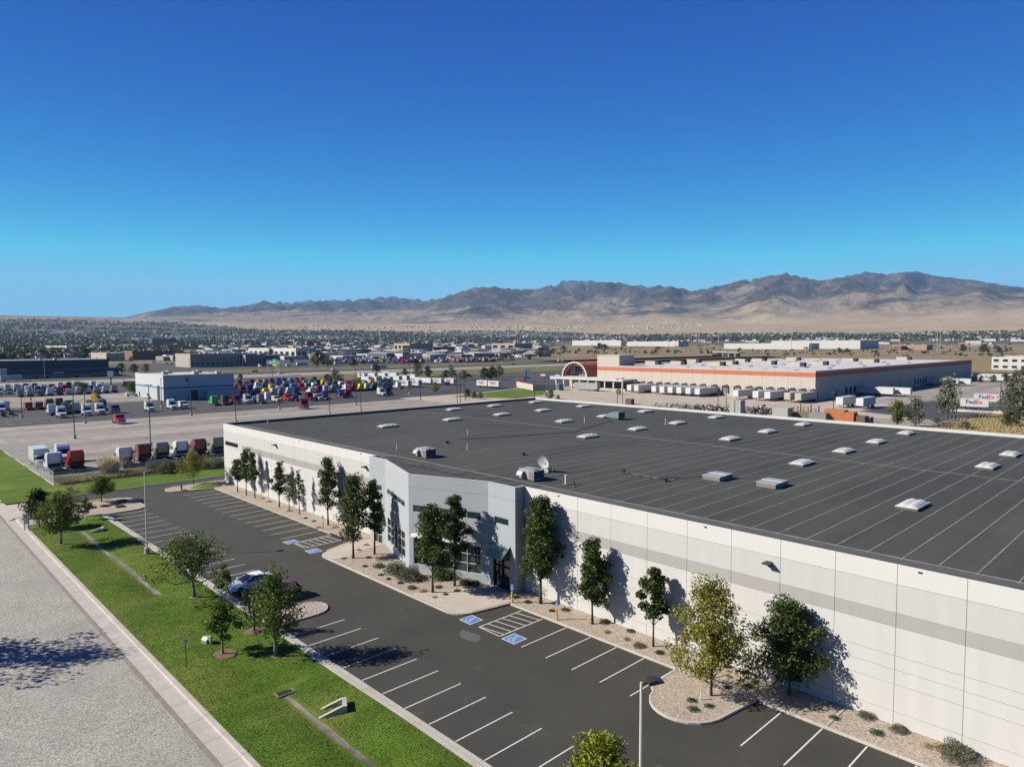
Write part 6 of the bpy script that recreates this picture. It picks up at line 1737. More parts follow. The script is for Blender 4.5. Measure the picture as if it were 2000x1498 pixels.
for px, m, l in ((1228, TRW, 'first white trailer at the hub docks next to the colonnade'), (1242, TRW, 'second white trailer from the colonnade with its long side open to view'), (1276, TRW, None), (1292, TRW, None), (1308, TRW, None), (1325, TRW, None), (1343, TRW, None), (1361, TRW, 'white trailer at the hub dock beside the empty bays'),
                 (1436, TRW, 'single white trailer past the empty dock bays'), (1475, TRW, 'white trailer with a domed front panel at the hub docks'), (1498, TRW, 'white trailer before the two tan trailers'), (1537, TRT, 'tan trailer next to the last white dock trailer'), (1558, TRT, 'tan trailer at the last dock by the hub corner')):
    x = onY(px, 770, 279)[0]
    trailer(x, 287.2, R(-90), 16.0, m, l or 'white trailer in the tight run of hub dock trailers', DG)
for y, l in ((342.5, 'white trailer docked on the shaded hub wall, half in shade'), (346.3, 'white trailer behind another at the shaded hub wall')):
    trailer(HX1 + 8.2 + (y > 345) * 6, y, 0, 16.0, TRW, l, DG)
for y, l in ((450, 'white trailer docked far along the shaded hub wall'), (454.2, 'last white trailer far along the shaded hub wall')):
    trailer(HX1 + 8.5 + (y > 452) * 5, y, 0, 16.0, TRW, l, DG)
trailer(-101.5, 276, R(-90), 13, TRW, 'white dropped trailer of the pair in the open hub yard', 'dropped trailers in the hub yard')
trailer(-94.6, 277, R(-90), 13, TRW, 'white dropped trailer beside its twin in the open hub yard', 'dropped trailers in the hub yard')
trailer(-232, 277.5, R(180), 15.5, TRS, 'silver grey trailer standing before the hub colonnade', 'dropped trailers in the hub yard', name='semi_trailer')
p = g(1903, 800); trailer(p[0], p[1], R(8), 8.6, TRW, 'white parcel pup trailer with large lettering beside the dry field', 'parcel trailers', (-1,), 'parcel_trailer')
p = g(1918, 790); trailer(p[0] + 1, p[1] + 3, R(8), 8.6, TRW, 'white parcel pup trailer behind the lettered one beside the field', 'parcel trailers', (-1,), 'parcel_trailer')
# the hub's own pups
p = g(944, 757); trailer(p[0], p[1], 0, 8.6, TRW, 'rear pup of the coupled parcel trailer pair on the hub lot', 'parcel trailers', (-1,), 'parcel_trailer')
p2 = g(969, 757.5); trailer(p[0] + 9.6, p[1], 0, 8.6, TRW, 'front pup of the coupled parcel trailer pair on the hub lot', 'parcel trailers', (-1,), 'parcel_trailer')
PGL = 'white parcel pup trailer in the ranks on the hub lot'
for px, py, tx in ((792, 757, 1), (812, 756, 1), (856, 752, 1), (880, 752, 1), (836, 751, 0), (822, 750, 0), (716, 748, 0), (731, 748, 0), (757, 748, 1), (775, 746, 0), (790, 745, 0), (806, 743, 0), (708, 740, 1), (728, 740, 0), (748, 740, 0), (756, 737, 1), (770, 739, 0)):
    p = g(px, py); trailer(p[0], p[1], 0, 8.6, TRW, PGL, 'parcel pups ranked on the hub lot', (-1,) if tx else (), 'parcel_trailer')
for i, (px, py) in enumerate(((1925, 742), (1950, 743), (1975, 744), (1998, 743), (1935, 746))):
    p = g(px, py); trailer(p[0], p[1], R(4), 13.5, TRW, 'white parcel trailer in the rank below the white office block', 'parcel trailers by the office block', (-1,), 'parcel_trailer')
# plain concrete barrier below the lettered pup
p = g(1905, 806)
tag(MB().extr([(-.4, 0), (.4, 0), (.18, .9), (-.18, .9)], 'x', -8, 8, CONC).build('concrete_barrier', loc=(p[0], p[1], .03)), 'long low concrete barrier below the lettered pup trailer', 'barrier')
# scrap yard strip behind the warehouse
rd = random.Random(21)
SCR = [mat('scrap_green', (0.13, 0.16, 0.13), .8), mat('scrap_grey', (0.24, 0.245, 0.24), .7), mat('scrap_rust', (0.16, 0.10, 0.07), .9), mat('scrap_pale', (0.40, 0.40, 0.38), .7)]
def heap(x, y, label, n=46, w=5.5):
    t = thing('conveyor_heap', label, 'scrap heap', (x, y, .03), rd.uniform(0, 3), 'heaps of conveyor scrap behind the warehouse')
    for i in range(n):
        mb = MB(); L = rd.uniform(.8, 3.6)
        k = rd.random()
        if k < .5: mb.box(-L / 2, L / 2, -.3, -.22, 0, .18, SCR[i % 4]).box(-L / 2, L / 2, .22, .3, 0, .18, SCR[i % 4]).box(-L / 2, L / 2, -.2, .2, .05, .12, SCR[(i + 1) % 4])
        elif k < .8: mb.tube([(-L / 2, 0, 0), (L / 2, 0, .2)], .08, SCR[i % 4], 6)
        else: mb.box(-.5, .5, -.4, .4, 0, .7, SCR[(i + 2) % 4])
        o = mb.build('scrap_piece', t, loc=(rd.gauss(0, w * .5), rd.gauss(0, 1.6), rd.uniform(.05, 2.3))); o.rotation_euler = (rd.uniform(-.5, .5), rd.uniform(-.6, .6), rd.uniform(0, 3.1))
for i, px in enumerate((1290, 1325, 1352, 1388, 1415, 1470, 1500)):
    p = g(px, 804 + i * .6); heap(p[0], p[1], ['low heap of grey conveyor scrap next to the wire racks', 'grey green conveyor scrap heap behind the roof edge'][i > 0])
def crate(px, py, sx, sy, sz, m, label, cat='container', rz=0.0, ribs=True):
    p = g(px, py); t = thing('container', label, cat, (p[0], p[1], .03), rz)
    MB().box(-sx / 2, sx / 2, -sy / 2, sy / 2, .12, sz, m).build('shell', t)
    mb = MB()
    if ribs:
        for i in range(int(sx / .5)): mb.box(-sx / 2 + .2 + i * .5, -sx / 2 + .38 + i * .5, -sy / 2 - .06, -sy / 2, .25, sz - .15, m)
        for i in range(int(sy / .5)): mb.box(sx / 2, sx / 2 + .06, -sy / 2 + .2 + i * .5, -sy / 2 + .38 + i * .5, .25, sz - .15, m)
        mb.build('side_rib', t)
    MB().box(-sx / 2 - .04, sx / 2 + .04, -sy / 2 - .04, sy / 2 + .04, 0, .12, CHASS).build('base_frame', t)
    MB().box(-sx / 2 - .04, sx / 2 + .04, -sy / 2 - .04, sy / 2 + .04, sz, sz + .1, m).build('top_rim', t)
ORC = mat('container_orange', (0.42, 0.13, 0.035), .6, col2=(0.50, 0.18, 0.06), scale=.5); YEL = mat('machine_yellow', (0.60, 0.27, 0.015), .5)
crate(1440, 811, 4.0, 3.2, 5.2, SCR[3], 'tall pale cabinet standing in the scrap strip')
crate(1560, 822, 9, 3, 2.6, SCR[0], 'dark green roll off bin in the scrap strip')
crate(1528, 822, 5, 3.5, 4.2, SCR[3], 'pale steel hopper next to the green bin')
crate(1632, 829, 6, 3, 4.4, ORC, 'orange container at the end of the scrap strip'); crate(1657, 831, 4, 3, 4.0, ORC, 'smaller orange container beside the larger orange one')
crate(1675, 832, 5, 3, 3.0, SCR[2], 'rusty bin behind the orange containers'); crate(1600, 828, 5, 3, 3.4, SCR[1], 'grey steel bin between orange container and green bin')
crate(1690, 832, 3.5, 3, 2.6, SCR[0], 'dull green bin at the end of the scrap strip'); crate(1230, 790, 3, 2, 2.2, SCR[2], 'dark timber crate alone on the hub yard')
def loader(px, py, label):
    p = g(px, py); t = thing('forklift', label, 'machine', (p[0], p[1], .03), R(30), 'orange yard machines')
    MB().box(-1.6, 1.2, -.9, .9, .6, 1.7, YEL).build('body', t)
    c = MB()
    for sx in (-.9, .5):
        for sy in (-.8, .8): c.box(sx - .06, sx + .06, sy - .06, sy + .06, 1.7, 3.1, CHASS)
    c.box(-1.05, .65, -.9, .9, 3.1, 3.2, YEL).build('cab_guard', t)
    MB().box(1.3, 1.5, -.7, -.55, .1, 4.0, CHASS).box(1.3, 1.5, .55, .7, .1, 4.0, CHASS).build('mast', t)
    MB().box(1.5, 2.9, -.5, -.35, .15, .22, CHASS).box(1.5, 2.9, .35, .5, .15, .22, CHASS).build('fork', t)
    for x in (-1.1, .8):
        for s in (-1, 1): link('wheel', TW['common']['wheel_s'], t, (x, s * .85, .5))
for px, py, l in ((1555, 812, 'orange lift machine beside the pale hopper'), (1575, 813, 'orange lift machine between the hopper and the dock trailers'), (1590, 817, 'orange lift machine next to the grey bin')): loader(px, py, l)
def rack(px, py, L, label):
    p = g(px, py); t = thing('wire_rack', label, 'rack', (p[0], p[1], .03), 0)
    for i in range(int(L / 2) + 1):
        for s in (-.6, .6): MB().box(i * 2 - L / 2 - .05, i * 2 - L / 2 + .05, s - .05, s + .05, 0, 3.6, STEEL).build('upright', t)
    for z in (1.2, 2.4, 3.5): MB().box(-L / 2, L / 2, -.62, -.56, z, z + .08, STEEL).box(-L / 2, L / 2, .56, .62, z, z + .08, STEEL).build('beam', t)
rack(1283, 803, 8, 'empty steel rack in the hub yard by the scrap'); rack(1345, 795, 7, 'empty steel rack before the dock trailers')
tag(MB().tube([(0, 0, 0), (0, .8, 0)], 1.3, SCR[2], 16).build('cable_reel', loc=(g(1207, 771)[0], g(1207, 771)[1], 1.34)), 'upright round reel near the hub colonnade', 'reel')
for px, py, yt, l in ((1206, 792, 740, 0), (1216, 792, 739, 0), (1402, 812, 757, 1), (1418, 813, 757, 1), (1627, 826, 766, 1), (1953, 806, 745, 1), (1866, 795, 758, 1)):
    p = g(px, py); h = topz(px, py, yt)
    t = thing('yard_lamp', 'dark lamp post in the parcel hub yard', 'lamp post', (p[0], p[1], .02), 0, 'dark lamp posts of the hub yard')
    MB().tube([(0, 0, 0), (0, 0, h)], [.13, .09], POLEB, 7).build('pole', t); MB().box(-.7, .7, -.3, .3, h - .15, h + .15, POLEB).build('lamp_head', t)
    MB().tube([(0, 0, 0), (0, 0, .8)], .3, CONC, 8).build('footing', t)
q = [g(1250, 792), g(1450, 797)]
fq = [g(x, y)[:2] for x, y in ((1680, 833), (1830, 832), (1900, 815), (1990, 790))]
fence([(p[0], p[1]) for p in fq], 2.2, 'chain link fence round the dry golden field', False, 4.0)
# ------------------------------------------------------------------ beyond: roads, buildings, signs, trees
_GD = np.concatenate([np.arange(200, 1400, 10.0), np.arange(1400, 9500, 25.0)])
def gt(x, y):
    """survey point on the rising valley floor"""
    d = ray(x, y); hl = math.hypot(d[0], d[1]); zr = CAMH + d[2] / hl * _GD
    k = np.nonzero(zr <= base_z(_GD))[0]
    q = float(_GD[k[0]]) if len(k) else 6000.0
    return (d[0] / hl * q, d[1] / hl * q, float(base_z(q)))
def start(px):
    return np.interp(px, [300, 420, 1000, 1100], [1350, 3300, 3500, 3900])
def reach(px):
    """how far the suburb extends on this bearing"""
    return np.interp(px, [330, 520, 1000, 1200], [9800, 6900, 6700, 5600])
# highway running across the view
rect('frontage_road', -548, -505, -300, 1500, 0.03, mat('road_concrete', (0.33, 0.31, 0.275), .9, col2=(0.42, 0.39, 0.34), scale=.06), 'pale concrete highway lanes crossing beyond the truck yard', 'road')
rect('highway', -600, -556, -300, 1500, 0.034, ROADA, 'dark highway lanes beyond the pale ones', 'road')
rect('median_grass', -556, -548, -300, 1500, 0.03, WEEDG, 'rough grass strip between the highway lanes', 'grass')
rect('highway_verge', -668, -600, -300, 1500, 0.03, WEEDG, 'green grass verge beyond the highway', 'grass')
rect('verge_strip', -505, -500, -300, 640, 0.028, DRYG, 'dry verge between yard and highway', 'grass')
rect('hub_verge_grass', -505, -420, 240, 640, 0.03, WEEDG, 'grass and shrubs between the hub lot and highway', 'grass')
rect('hub_car_park', -420, -290, 330, 520, 0.03, ROADA, 'staff car park behind the hub entrance', 'parking lot')
rect('cross_road', -760, 400, 640, 668, 0.04, ROADA, 'road passing behind the parcel hub', 'road')
rect('golden_field', -700, 300, 670, 1150, 0.03, DRYG, 'golden dry field with a few trees beyond the hub', 'field')
rect('mid_lot', -980, -668, 160, 640, 0.03, ROADA, 'asphalt lots of the commercial strip', 'parking lot')
# guard rail along the near lanes
for i in range(1):
    t = thing('guard_rail', 'long low guard rail along the highway', 'guard rail', (-504.5, 0, .03))
    MB().box(-.05, .05, -100, 640, .5, .8, STEEL).build('rail', t)
    pm_ = MB().box(-.06, .06, -.06, .06, 0, .75, CHASS).mesh('post')
    for y in range(-90, 640, 12): link('post', pm_, t, (.12, y, 0))

# blue striped building in the yard
BLW = wallpaint('striped_white', (0.53, 0.56, 0.58), .03); BLB = wallpaint('stripe_blue', (0.10, 0.24, 0.48), .03); BLG = wallpaint('striped_lower', (0.46, 0.50, 0.53), .03)
bx0, bx1, by0, by1 = -366.0, -325.0, 99.1, 130.0; bh = topz(320, 783, 733)
t = thing('yard_building', 'pale flat roofed yard building with a blue stripe', 'building', (bx1, by0, 0))
def tpart(mb, name): return hold(mb.build(name), t)
for i in range(6):
    a = bx0 + (bx1 - bx0) * i / 6 + .03; b = bx0 + (bx1 - bx0) * (i + 1) / 6 - .03
    tpart(MB().box(a, b, by0, by0 + .3, 0, bh * .46, BLG).box(a, b, by0 - .004, by0 + .3, bh * .46, bh * .53, BLB).box(a, b, by0, by0 + .3, bh * .53, bh, BLW), 'wall_panel')
    a = by0 + .31 + (by1 - by0) * i / 6 + .03; b = by0 + .31 + (by1 - by0) * (i + 1) / 6 - .03
    tpart(MB().box(bx1 - .3, bx1, a, b, 0, bh * .46, BLG).box(bx1 - .3, bx1 + .004, a, b, bh * .46, bh * .53, BLB).box(bx1 - .3, bx1, a, b, bh * .53, bh, BLW), 'wall_panel')
tpart(MB().box(bx0, bx1 - .31, by0 + .31, by1 + .3, 0, bh - .5, HUBR), 'roof')
tpart(MB().box(bx1 + .002, bx1 + 4.5, by0 + 17, by1 + 1, 0, bh * .36, BLG), 'lean_to')
d = tpart(MB().box(bx1 + .002, bx1 + .08, by0 + 11.5, by0 + 14.5, 0, 4.2, DKMET), 'bay_door')
tpart(MB().box(bx1 - 8.5, bx1 - 5.0, by0 - .08, by0 - .002, 0, 6.5, DKMET), 'bay_door')
for x in (-360, -348): tpart(MB().box(x - .8, x + .8, by0 - .06, by0 - .002, 0, 2.4, GLASSD), 'door')
tpart(MB().tube([(bx1, by0 + 10, bh * .8), (bx1 + .3, by0 + 10, bh * .8)], .5, PADM, 12), 'wall_fan')
for i, (x, y) in enumerate(((-345, 106), (-358, 112), (-340, 118), (-352, 124), (-333, 126))): tpart(MB().box(x - 1.3, x + 1.3, y - 1.1, y + 1.1, bh - .5, bh + .9, UT), 'rooftop_unit')

# generic flat-roofed commercial block
BC = dict(beige=(0.42, 0.375, 0.31), white=(0.56, 0.555, 0.54), slate=(0.105, 0.12, 0.135), grey=(0.27, 0.275, 0.28), brown=(0.20, 0.14, 0.11), tan=(0.40, 0.33, 0.25), teal=(0.10, 0.15, 0.16), pink=(0.38, 0.24, 0.19), dark=(0.07, 0.07, 0.075), red=(0.24, 0.09, 0.07))
BM = {k: wallpaint('block_' + k, v, .05) for k, v in BC.items()}
RFW = HUBR; RFG = mat('roof_grey', (0.22, 0.22, 0.22), .8, col2=(0.30, 0.30, 0.29), scale=.05)
def block(P, w, dp, h, col, label, group=None, roof=None, wins=(0, 0), units=2, name='commercial_building', seed=1, trim=None, cat='building', rows=1, glass=None, drawpan=True):
    """P near corner (max x, min y); w along -x, dp along +y"""
    t = thing(name, label, cat, P, 0, group); m = BM[col]
    MB().box(-w, 0, 0, dp, -1, h, m).build('wall', t)
    MB().box(-w + .4, -.4, .4, dp - .4, h - .0, h + .06, roof or RFW).box(-w, 0, 0, .4, h, h + .5, trim or m).box(-.4, 0, .4, dp, h, h + .5, trim or m).box(-w, -w + .4, .4, dp, h, h + .5, trim or m).box(-w + .4, -.4, dp - .4, dp, h, h + .5, trim or m).build('roof', t)
    gl = glass or GLASSD
    def win(x0, x1, y0, y1, z0, z1):
        o = MB().box(x0, x1, y0, y1, z0, z1, ALU).build('window', t)
        if y1 - y0 < .2: MB().box(x0 + .15, x1 - .15, y0 - .02, y0, z0 + .12, z1 - .12, gl).build('pane', o)
        else: MB().box(x1, x1 + .02, y0 + .15, y1 - .15, z0 + .12, z1 - .12, gl).build('pane', o)
    for r in range(rows):
        z0 = h * (r + .30) / rows; z1 = h * (r + .72) / rows
        for i in range(wins[0]):
            a = -w + w * (i + .2) / wins[0]; b = -w + w * (i + .8) / wins[0]; win(a, b, -.08, -.002, z0, z1)
        for i in range(wins[1]):
            a = dp * (i + .2) / wins[1]; b = dp * (i + .8) / wins[1]; win(.002, .08, a, b, z0, z1)
    rd = random.Random(seed)
    for i in range(units):
        x = -rd.uniform(.15, .85) * w; y = rd.uniform(.15, .85) * dp
        MB().box(x - 1.4, x + 1.4, y - 1.0, y + 1.0, h + .06, h + 1.7, UT if i % 2 else RFW).build('rooftop_unit', t)
    return t
def pxblock(xc, yb, xl, xr, yt, col, label, **k):
    P = gt(xc, yb)
    a = onY(xl, yb, P[1]); w = max(4, abs(P[0] - a[0])); b = onX(xr, yb, P[0]); dp = max(4, abs(b[1] - P[1]))
    d = ray(xc, yt); tt = math.hypot(P[0], P[1]) / math.hypot(d[0], d[1]); h = CAMH + d[2] * tt - P[2]
    return block(P, min(w, 260), min(dp, 260), max(3.5, h), col, label, **k)
# long slate industrial building on the far left side of the highway
P = (-606.0, 30.0, 0.0)
h1 = topz(190, 735, 703)
t = block((-612, 20, 0), 70, 127, h1, 'slate', 'long slate industrial building with a lower front wing across the highway', roof=RFG, units=5, name='industrial_building')
MB().box(-.001, 8, 6, 132, 0, h1 * .52, BM['slate']).build('front_wing', t)
MB().box(8.002, 8.2, 30, 131, 0, h1 * .22, BM['grey']).build('base_band', t)
for y in (60, 66, 78, 84, 97, 103, 115, 121): MB().box(8.21, 8.3, y - 1.4, y + 1.4, 0, h1 * .24, GLASSD).build('window', t)
MB().box(8.21, 8.5, 88, 95, h1 * .27, h1 * .36, BM['white']).build('name_board', t)
MB().box(8.01, 11, 56, 60, 0, h1 * .6, BM['white']).build('entrance_fin', t)
pxblock(208, 706, 178, 244, 690, 'beige', 'beige block with a shaded end beyond the slate building', wins=(0, 0), units=4)
pxblock(259, 704, 243, 360, 686, 'brown', 'long dark brown block with a pink corner', units=5, roof=RFW)
pxblock(372, 718, 343, 520, 692, 'beige', 'two storey beige office with a dark glazed front', wins=(0, 16), rows=2, units=6)
pxblock(480, 716, 468, 520, 694, 'grey', 'grey showroom with a slanted glass entrance', wins=(2, 5), units=2)
pxblock(130, 690, 89, 160, 676, 'white', 'white low office with dark windows amid trees', wins=(6, 6), units=2)
pxblock(297, 675, 291, 345, 661, 'teal', 'dark glazed four storey office block in the distance', wins=(1, 8), rows=4, units=1)
pxblock(578, 702, 486, 600, 681, 'white', 'white two storey block with square windows', wins=(9, 2), units=5)
pxblock(600, 695, 596, 726, 684, 'grey', 'long grey shed beside the colourful truck lot', units=4)
pxblock(800, 686, 770, 846, 671, 'tan', 'tan hall behind the colourful truck lot', wins=(4, 0), units=3)
pxblock(846, 688, 844, 888, 678, 'dark', 'dark box building behind the colourful truck lot', units=2)
pxblock(1005, 684, 960, 1040, 671, 'tan', 'tan block with a dark end and a small tower', wins=(3, 0), units=2)
pxblock(1007, 684, 1002, 1010, 666, 'tan', 'slim tan tower standing in the tan block', units=0, name='tower')
pxblock(1213, 676, 1072, 1222, 665, 'white', 'very long white distribution warehouse in the distance', units=6)
pxblock(1325, 677, 1225, 1345, 667, 'white', 'white warehouse with blue ends behind the golden field', units=4)
pxblock(1680, 682, 1420, 1716, 665, 'white', 'longest white distribution warehouse beyond the golden field', units=8)
pxblock(1580, 683, 1335, 1600, 671, 'white', 'low white warehouse before the longest one', units=6)
pxblock(1810, 684, 1743, 1822, 674, 'pink', 'pinkish warehouse row near the tall power poles', units=3)
pxblock(1760, 684, 1745, 1790, 676, 'red', 'red brick shed near the power poles', units=1)
t = block((-86, 733, 0), 60, 50, 11.0, 'white', 'white two storey office block with wide dark windows past the hub', wins=(9, 4), rows=2, units=2)
# scattered commercial blocks
CG = 'commercial blocks across the highway'
rd = random.Random(77); spots = []
cols = ['white', 'white', 'beige', 'grey', 'tan', 'white', 'slate', 'pink', 'brown']
tries = 0
while len(spots) < 120 and tries < 4000:
    tries += 1
    px = rd.uniform(-20, 1000) if rd.random() < .8 else rd.uniform(1000, 2010); py = rd.uniform(666, 700) if px < 700 else rd.uniform(664, 684)
    if 640 < px < 1000 and py > 685: continue
    if px > 1040: py = rd.uniform(666, 676)
    if px < 330 and py < 672: continue
    P = gt(px, py); dd = math.hypot(P[0], P[1])
    w = rd.uniform(18, 70); dp = rd.uniform(18, 70)
    if dd > 4200 or any(abs(P[0] - q[0]) < 55 and abs(P[1] - q[1]) < 55 for q in spots): continue
    spots.append(P)
    c = cols[len(spots) % len(cols)]
    block(P, w, dp, rd.uniform(5, 10), c, f'{c} flat roofed commercial block among many beyond the highway', group=CG, seed=tries, units=2 if dd < 1600 else 0, wins=(rd.choice((0, 3, 5)), rd.choice((0, 3, 5))) if dd < 1500 else (0, 0), roof=RFG if rd.random() < .3 else RFW)

# far lot crammed with coloured tractors
FT = {}
def far_truck(x, y, rz, c):
    if c not in FT:
        pm = carpaint('truck_' + c, PAINT[c]); mb = slab(HIGH, 1.22, pm)
        h = slab(HOOD, 1.08, pm, .2); mb.add(h.v, h.f, pm)
        mb.add([(1.815, -1.02, 2.06), (1.815, 1.02, 2.06), (1.29, .95, 2.84), (1.29, -.95, 2.84)], [(0, 1, 2, 3)], GLASSD)
        mb.box(-3.95, 3.4, -.5, .5, .7, 1.0, CHASS)
        for wx in (2.5, -2.25, -3.45): mb.tube([(wx, -1.1, .5), (wx, 1.1, .5)], .5, TYRE, 8)
        FT[c] = mb.mesh('semi_tractor')
    o = link('semi_tractor', FT[c], None, (x, y, .04), rz)
    tag(o, f'{wd(c)} tractor in the crammed sales lot beyond the highway', 'truck', 'tractors in the crammed sales lot')
rect('sales_lot', -1150, -700, 330, 800, 0.036, ROADA, 'asphalt sales lot crammed with tractors', 'parking lot')
FC = ['darkred', 'darkred', 'red', 'royal', 'white', 'darkred', 'blue', 'white', 'black', 'red', 'skyblue', 'grey', 'darkred', 'teal', 'white', 'purple', 'green', 'orange', 'silver', 'yellow']
rd = random.Random(9); far = []
for px in np.arange(648, 992, 3.4):
    for py in (711, 708.3, 705.6, 702.5, 699.5):
        if rd.random() < .42 or (px > 940 and py < 702): continue
        xx = px + rd.uniform(-1.2, 1.2); P = g(xx, py - (px - 648) * .012)
        if P[0] > -665: continue
        far.append((P[0], P[1], rd.choice((0, PI, -.5, R(-90))), rd.choice(FC)))
far.sort(key=lambda q: math.hypot(q[0], q[1]))
NEAR_N = 300 - len([o for o in bpy.data.objects if o.name.startswith('semi_tractor')])
for q in far[:NEAR_N]: far_truck(*q)
mb = MB()
for x, y, rz, c in far[NEAR_N:]:
    pm = carpaint('truck_' + c, PAINT[c]); cs, sn = math.cos(rz), math.sin(rz)
    for prof in (HIGH, HOOD):
        q = slab(prof, 1.15, pm); mb.add([(x + a * cs - b * sn, y + a * sn + b * cs, z) for a, b, z in q.v], q.f, pm)
tag(mb.build('distant_tractors'), 'remaining tractors crammed at the back of the sales lot', 'trucks', kind='stuff')
# vehicles in the mid-ground
MV = 'vehicles on the highway and commercial lots'
for px, py, c, rz, pk in ((128, 738, 'black', 90, 0), (370, 715, 'white', 90, 0), (498, 727, 'black', 90, 1), (548, 731, 'silver', 90, 1), (652, 723, 'white', 90, 1), (880, 716, 'black', 90, 1), (1003, 712, 'black', 90, 1), (1093, 706, 'white', 90, 0), (1100, 706, 'silver', 90, 1), (463, 716, 'white', 0, 0), (508, 716, 'white', 0, 0), (440, 717, 'darkred', 90, 0),
                          (915, 737, 'black', 60, 0), (1020, 745, 'red', 20, 1), (1028, 740, 'royal', 20, 1), (1065, 739, 'red', 10, 1), (1073, 740, 'royal', 10, 1), (1083, 742, 'palegreen', 10, 0), (1062, 735, 'white', 10, 1), (1090, 736, 'white', 10, 1), (1012, 700, 'white', 90, 1), (325, 711, 'silver', 90, 1), (335, 712, 'grey', 90, 1), (300, 709, 'white', 90, 0), (345, 712, 'silver', 90, 1),
                          (564, 716, 'white', 90, 0), (585, 714, 'skyblue', 90, 0), (1345, 686, 'white', 90, 0), (1600, 694, 'silver', 90, 1), (1700, 695, 'cream', 90, 1)):
    P = g(px, py); van(P[0], P[1], R(rz), c, f'{wd(c)} {"car" if pk else "van"} out on the highway side lots', 'car' if pk else 'van', L=4.7 if pk else 6.2, Hh=1.5 if pk else 2.6, group=MV, pick=False)
# white trailers and a motorhome across the highway
for px, py, l in ((663, 713, 'white box trailer by the big green tree beyond the highway'), (590, 715, 'white trailer parked among vans beyond the highway'), (1100, 690, 'white trailer out in the golden field'), (1338, 687, 'white trailer on the road through the golden field'), (1745, 684, 'white trailer near the tall power poles')):
    P = g(px, py); trailer(P[0], P[1], R(90), 13, TRW, l, 'trailers beyond the highway')
P = g(22, 745); trailer(P[0], P[1], R(90), 12, TRW, 'pale motor coach parked before the slate building', 'trailers beyond the highway')
P = g(740, 722); trailer(P[0], P[1], R(90), 16, TRS, 'silver tanker trailer driving on the highway', 'trailers beyond the highway')

# signs
def pole_sign(px, yb, x0, x1, y0, y1, m, label, name='pole_sign', legs=1, face=None, th=.8):
    P = g(px, yb); d = math.hypot(P[0], P[1])
    zt = topz(px, yb, y0); zb = topz(px, yb, y1); w = (x1 - x0) / FPX * d
    t = thing(name, label, 'sign', P, YAW * -1)
    for s in ([0] if legs == 1 else [-.42, .42]): MB().box(s * w - .25, s * w + .25, -.25, .25, 0, zt if legs == 2 else zb, CHASS).build('post', t)
    b = MB().box(-w / 2, w / 2, -th / 2, th / 2, zb, zt, m).build('board', t)
    if face: MB().box(-w / 2 + w * .1, w / 2 - w * .1, -th / 2 - .03, -th / 2, zb + (zt - zb) * .15, zt - (zt - zb) * .15, face).build('face_panel', t)
    return t
pole_sign(607, 706, 600.5, 613.5, 667, 675, mat('sign_maroon', (0.17, 0.02, 0.025), .5), 'dark red pole sign high above the commercial strip', face=mat('sign_maroon_face', (0.30, 0.04, 0.045), .5))
pole_sign(794, 712, 788, 800, 675, 692, DKMET, 'tall dark frame sign on two legs beside the sales lot', legs=2, face=BM['beige'])
pole_sign(217, 752, 212, 222, 725, 737, TRW, 'white and black yard sign on a dark pole', face=LINE)
pole_sign(1028, 741, 1022, 1034, 720, 726, TRW, 'small white sign board on a post by the hub car park', face=LINE)
pole_sign(1397, 700, 1390, 1403, 691, 696, mat('sign_pinkred', (0.55, 0.10, 0.10), .5), 'small round edged pink red sign above the hub roof')
GRN = mat('highway_green', (0.01, 0.22, 0.10), .5); YLW = mat('highway_yellow', (0.70, 0.45, 0.02), .5)
Pm = g(535, 733)
t = thing('sign_gantry', 'curved steel sign gantry with green and yellow highway boards', 'gantry', Pm)
L_ = 21.0
gh = topz(518, 731, 706)
for s in (-1, 1): MB().tube([(s * L_ / 2, 0, 0), (s * L_ / 2, 0, gh - 2.2), (s * (L_ / 2 - .7), 0, gh - .6), (s * (L_ / 2 - 2.4), 0, gh)], .32, STEEL, 8).build('leg', t)
MB().tube([(-L_ / 2 + 2.3, 0, gh), (L_ / 2 - 2.3, 0, gh)], .28, STEEL, 8).tube([(-L_ / 2 + 2.3, 0, gh - 1.3), (L_ / 2 - 2.3, 0, gh - 1.3)], .2, STEEL, 8).build('beam', t)
for (a, b, z0, z1, m, s) in ((-.5, 5.2, gh - 1.6, gh + 2.6, GRN, 'green_board'), (-.5, 5.2, gh - 3.1, gh - 1.65, YLW, 'yellow_board'), (5.4, 8.0, gh - 4.6, gh + 2.2, GRN, 'green_board')):
    o = MB().box(a, b, -.55, -.42, z0, z1, m).build(s, t)
    MB().box(a + .5, b - .5, -.57, -.551, (z0 + z1) / 2 - .2, (z0 + z1) / 2 + .2, LINE if m is GRN else DKMET).build('legend', o)
P = g(1418, 700)
t = thing('sign_gantry', 'green and yellow highway boards over the road beyond the hub', 'gantry', (P[0], P[1], 0), R(-50))
for s in (-7, 7): MB().tube([(s, 0, 0), (s, 0, 13)], .35, STEEL, 8).build('leg', t)
MB().box(-7, 7, -.3, .3, 11.2, 12.0, STEEL).build('beam', t); MB().box(-5.5, 6, -.55, -.31, 11.6, 15, GRN).build('green_board', t); MB().box(-5.5, 2, -.55, -.31, 10.2, 11.5, YLW).build('yellow_board', t)
# bridge carrying the road over beyond the hub
P = g(1420, 697)
t = thing('road_bridge', 'low concrete road bridge beyond the hub roof', 'bridge', (P[0], P[1], 0), R(-42))
MB().box(-60, 70, -6, 6, 6.5, 8.0, CONCD).build('deck', t); MB().box(-60, 70, -6.2, -5.9, 8.0, 9.0, CONC).build('parapet', t)
for x in (-40, -10, 20, 50): MB().box(x - 1, x + 1, -4, 4, 0, 6.5, CONC).build('pier', t)
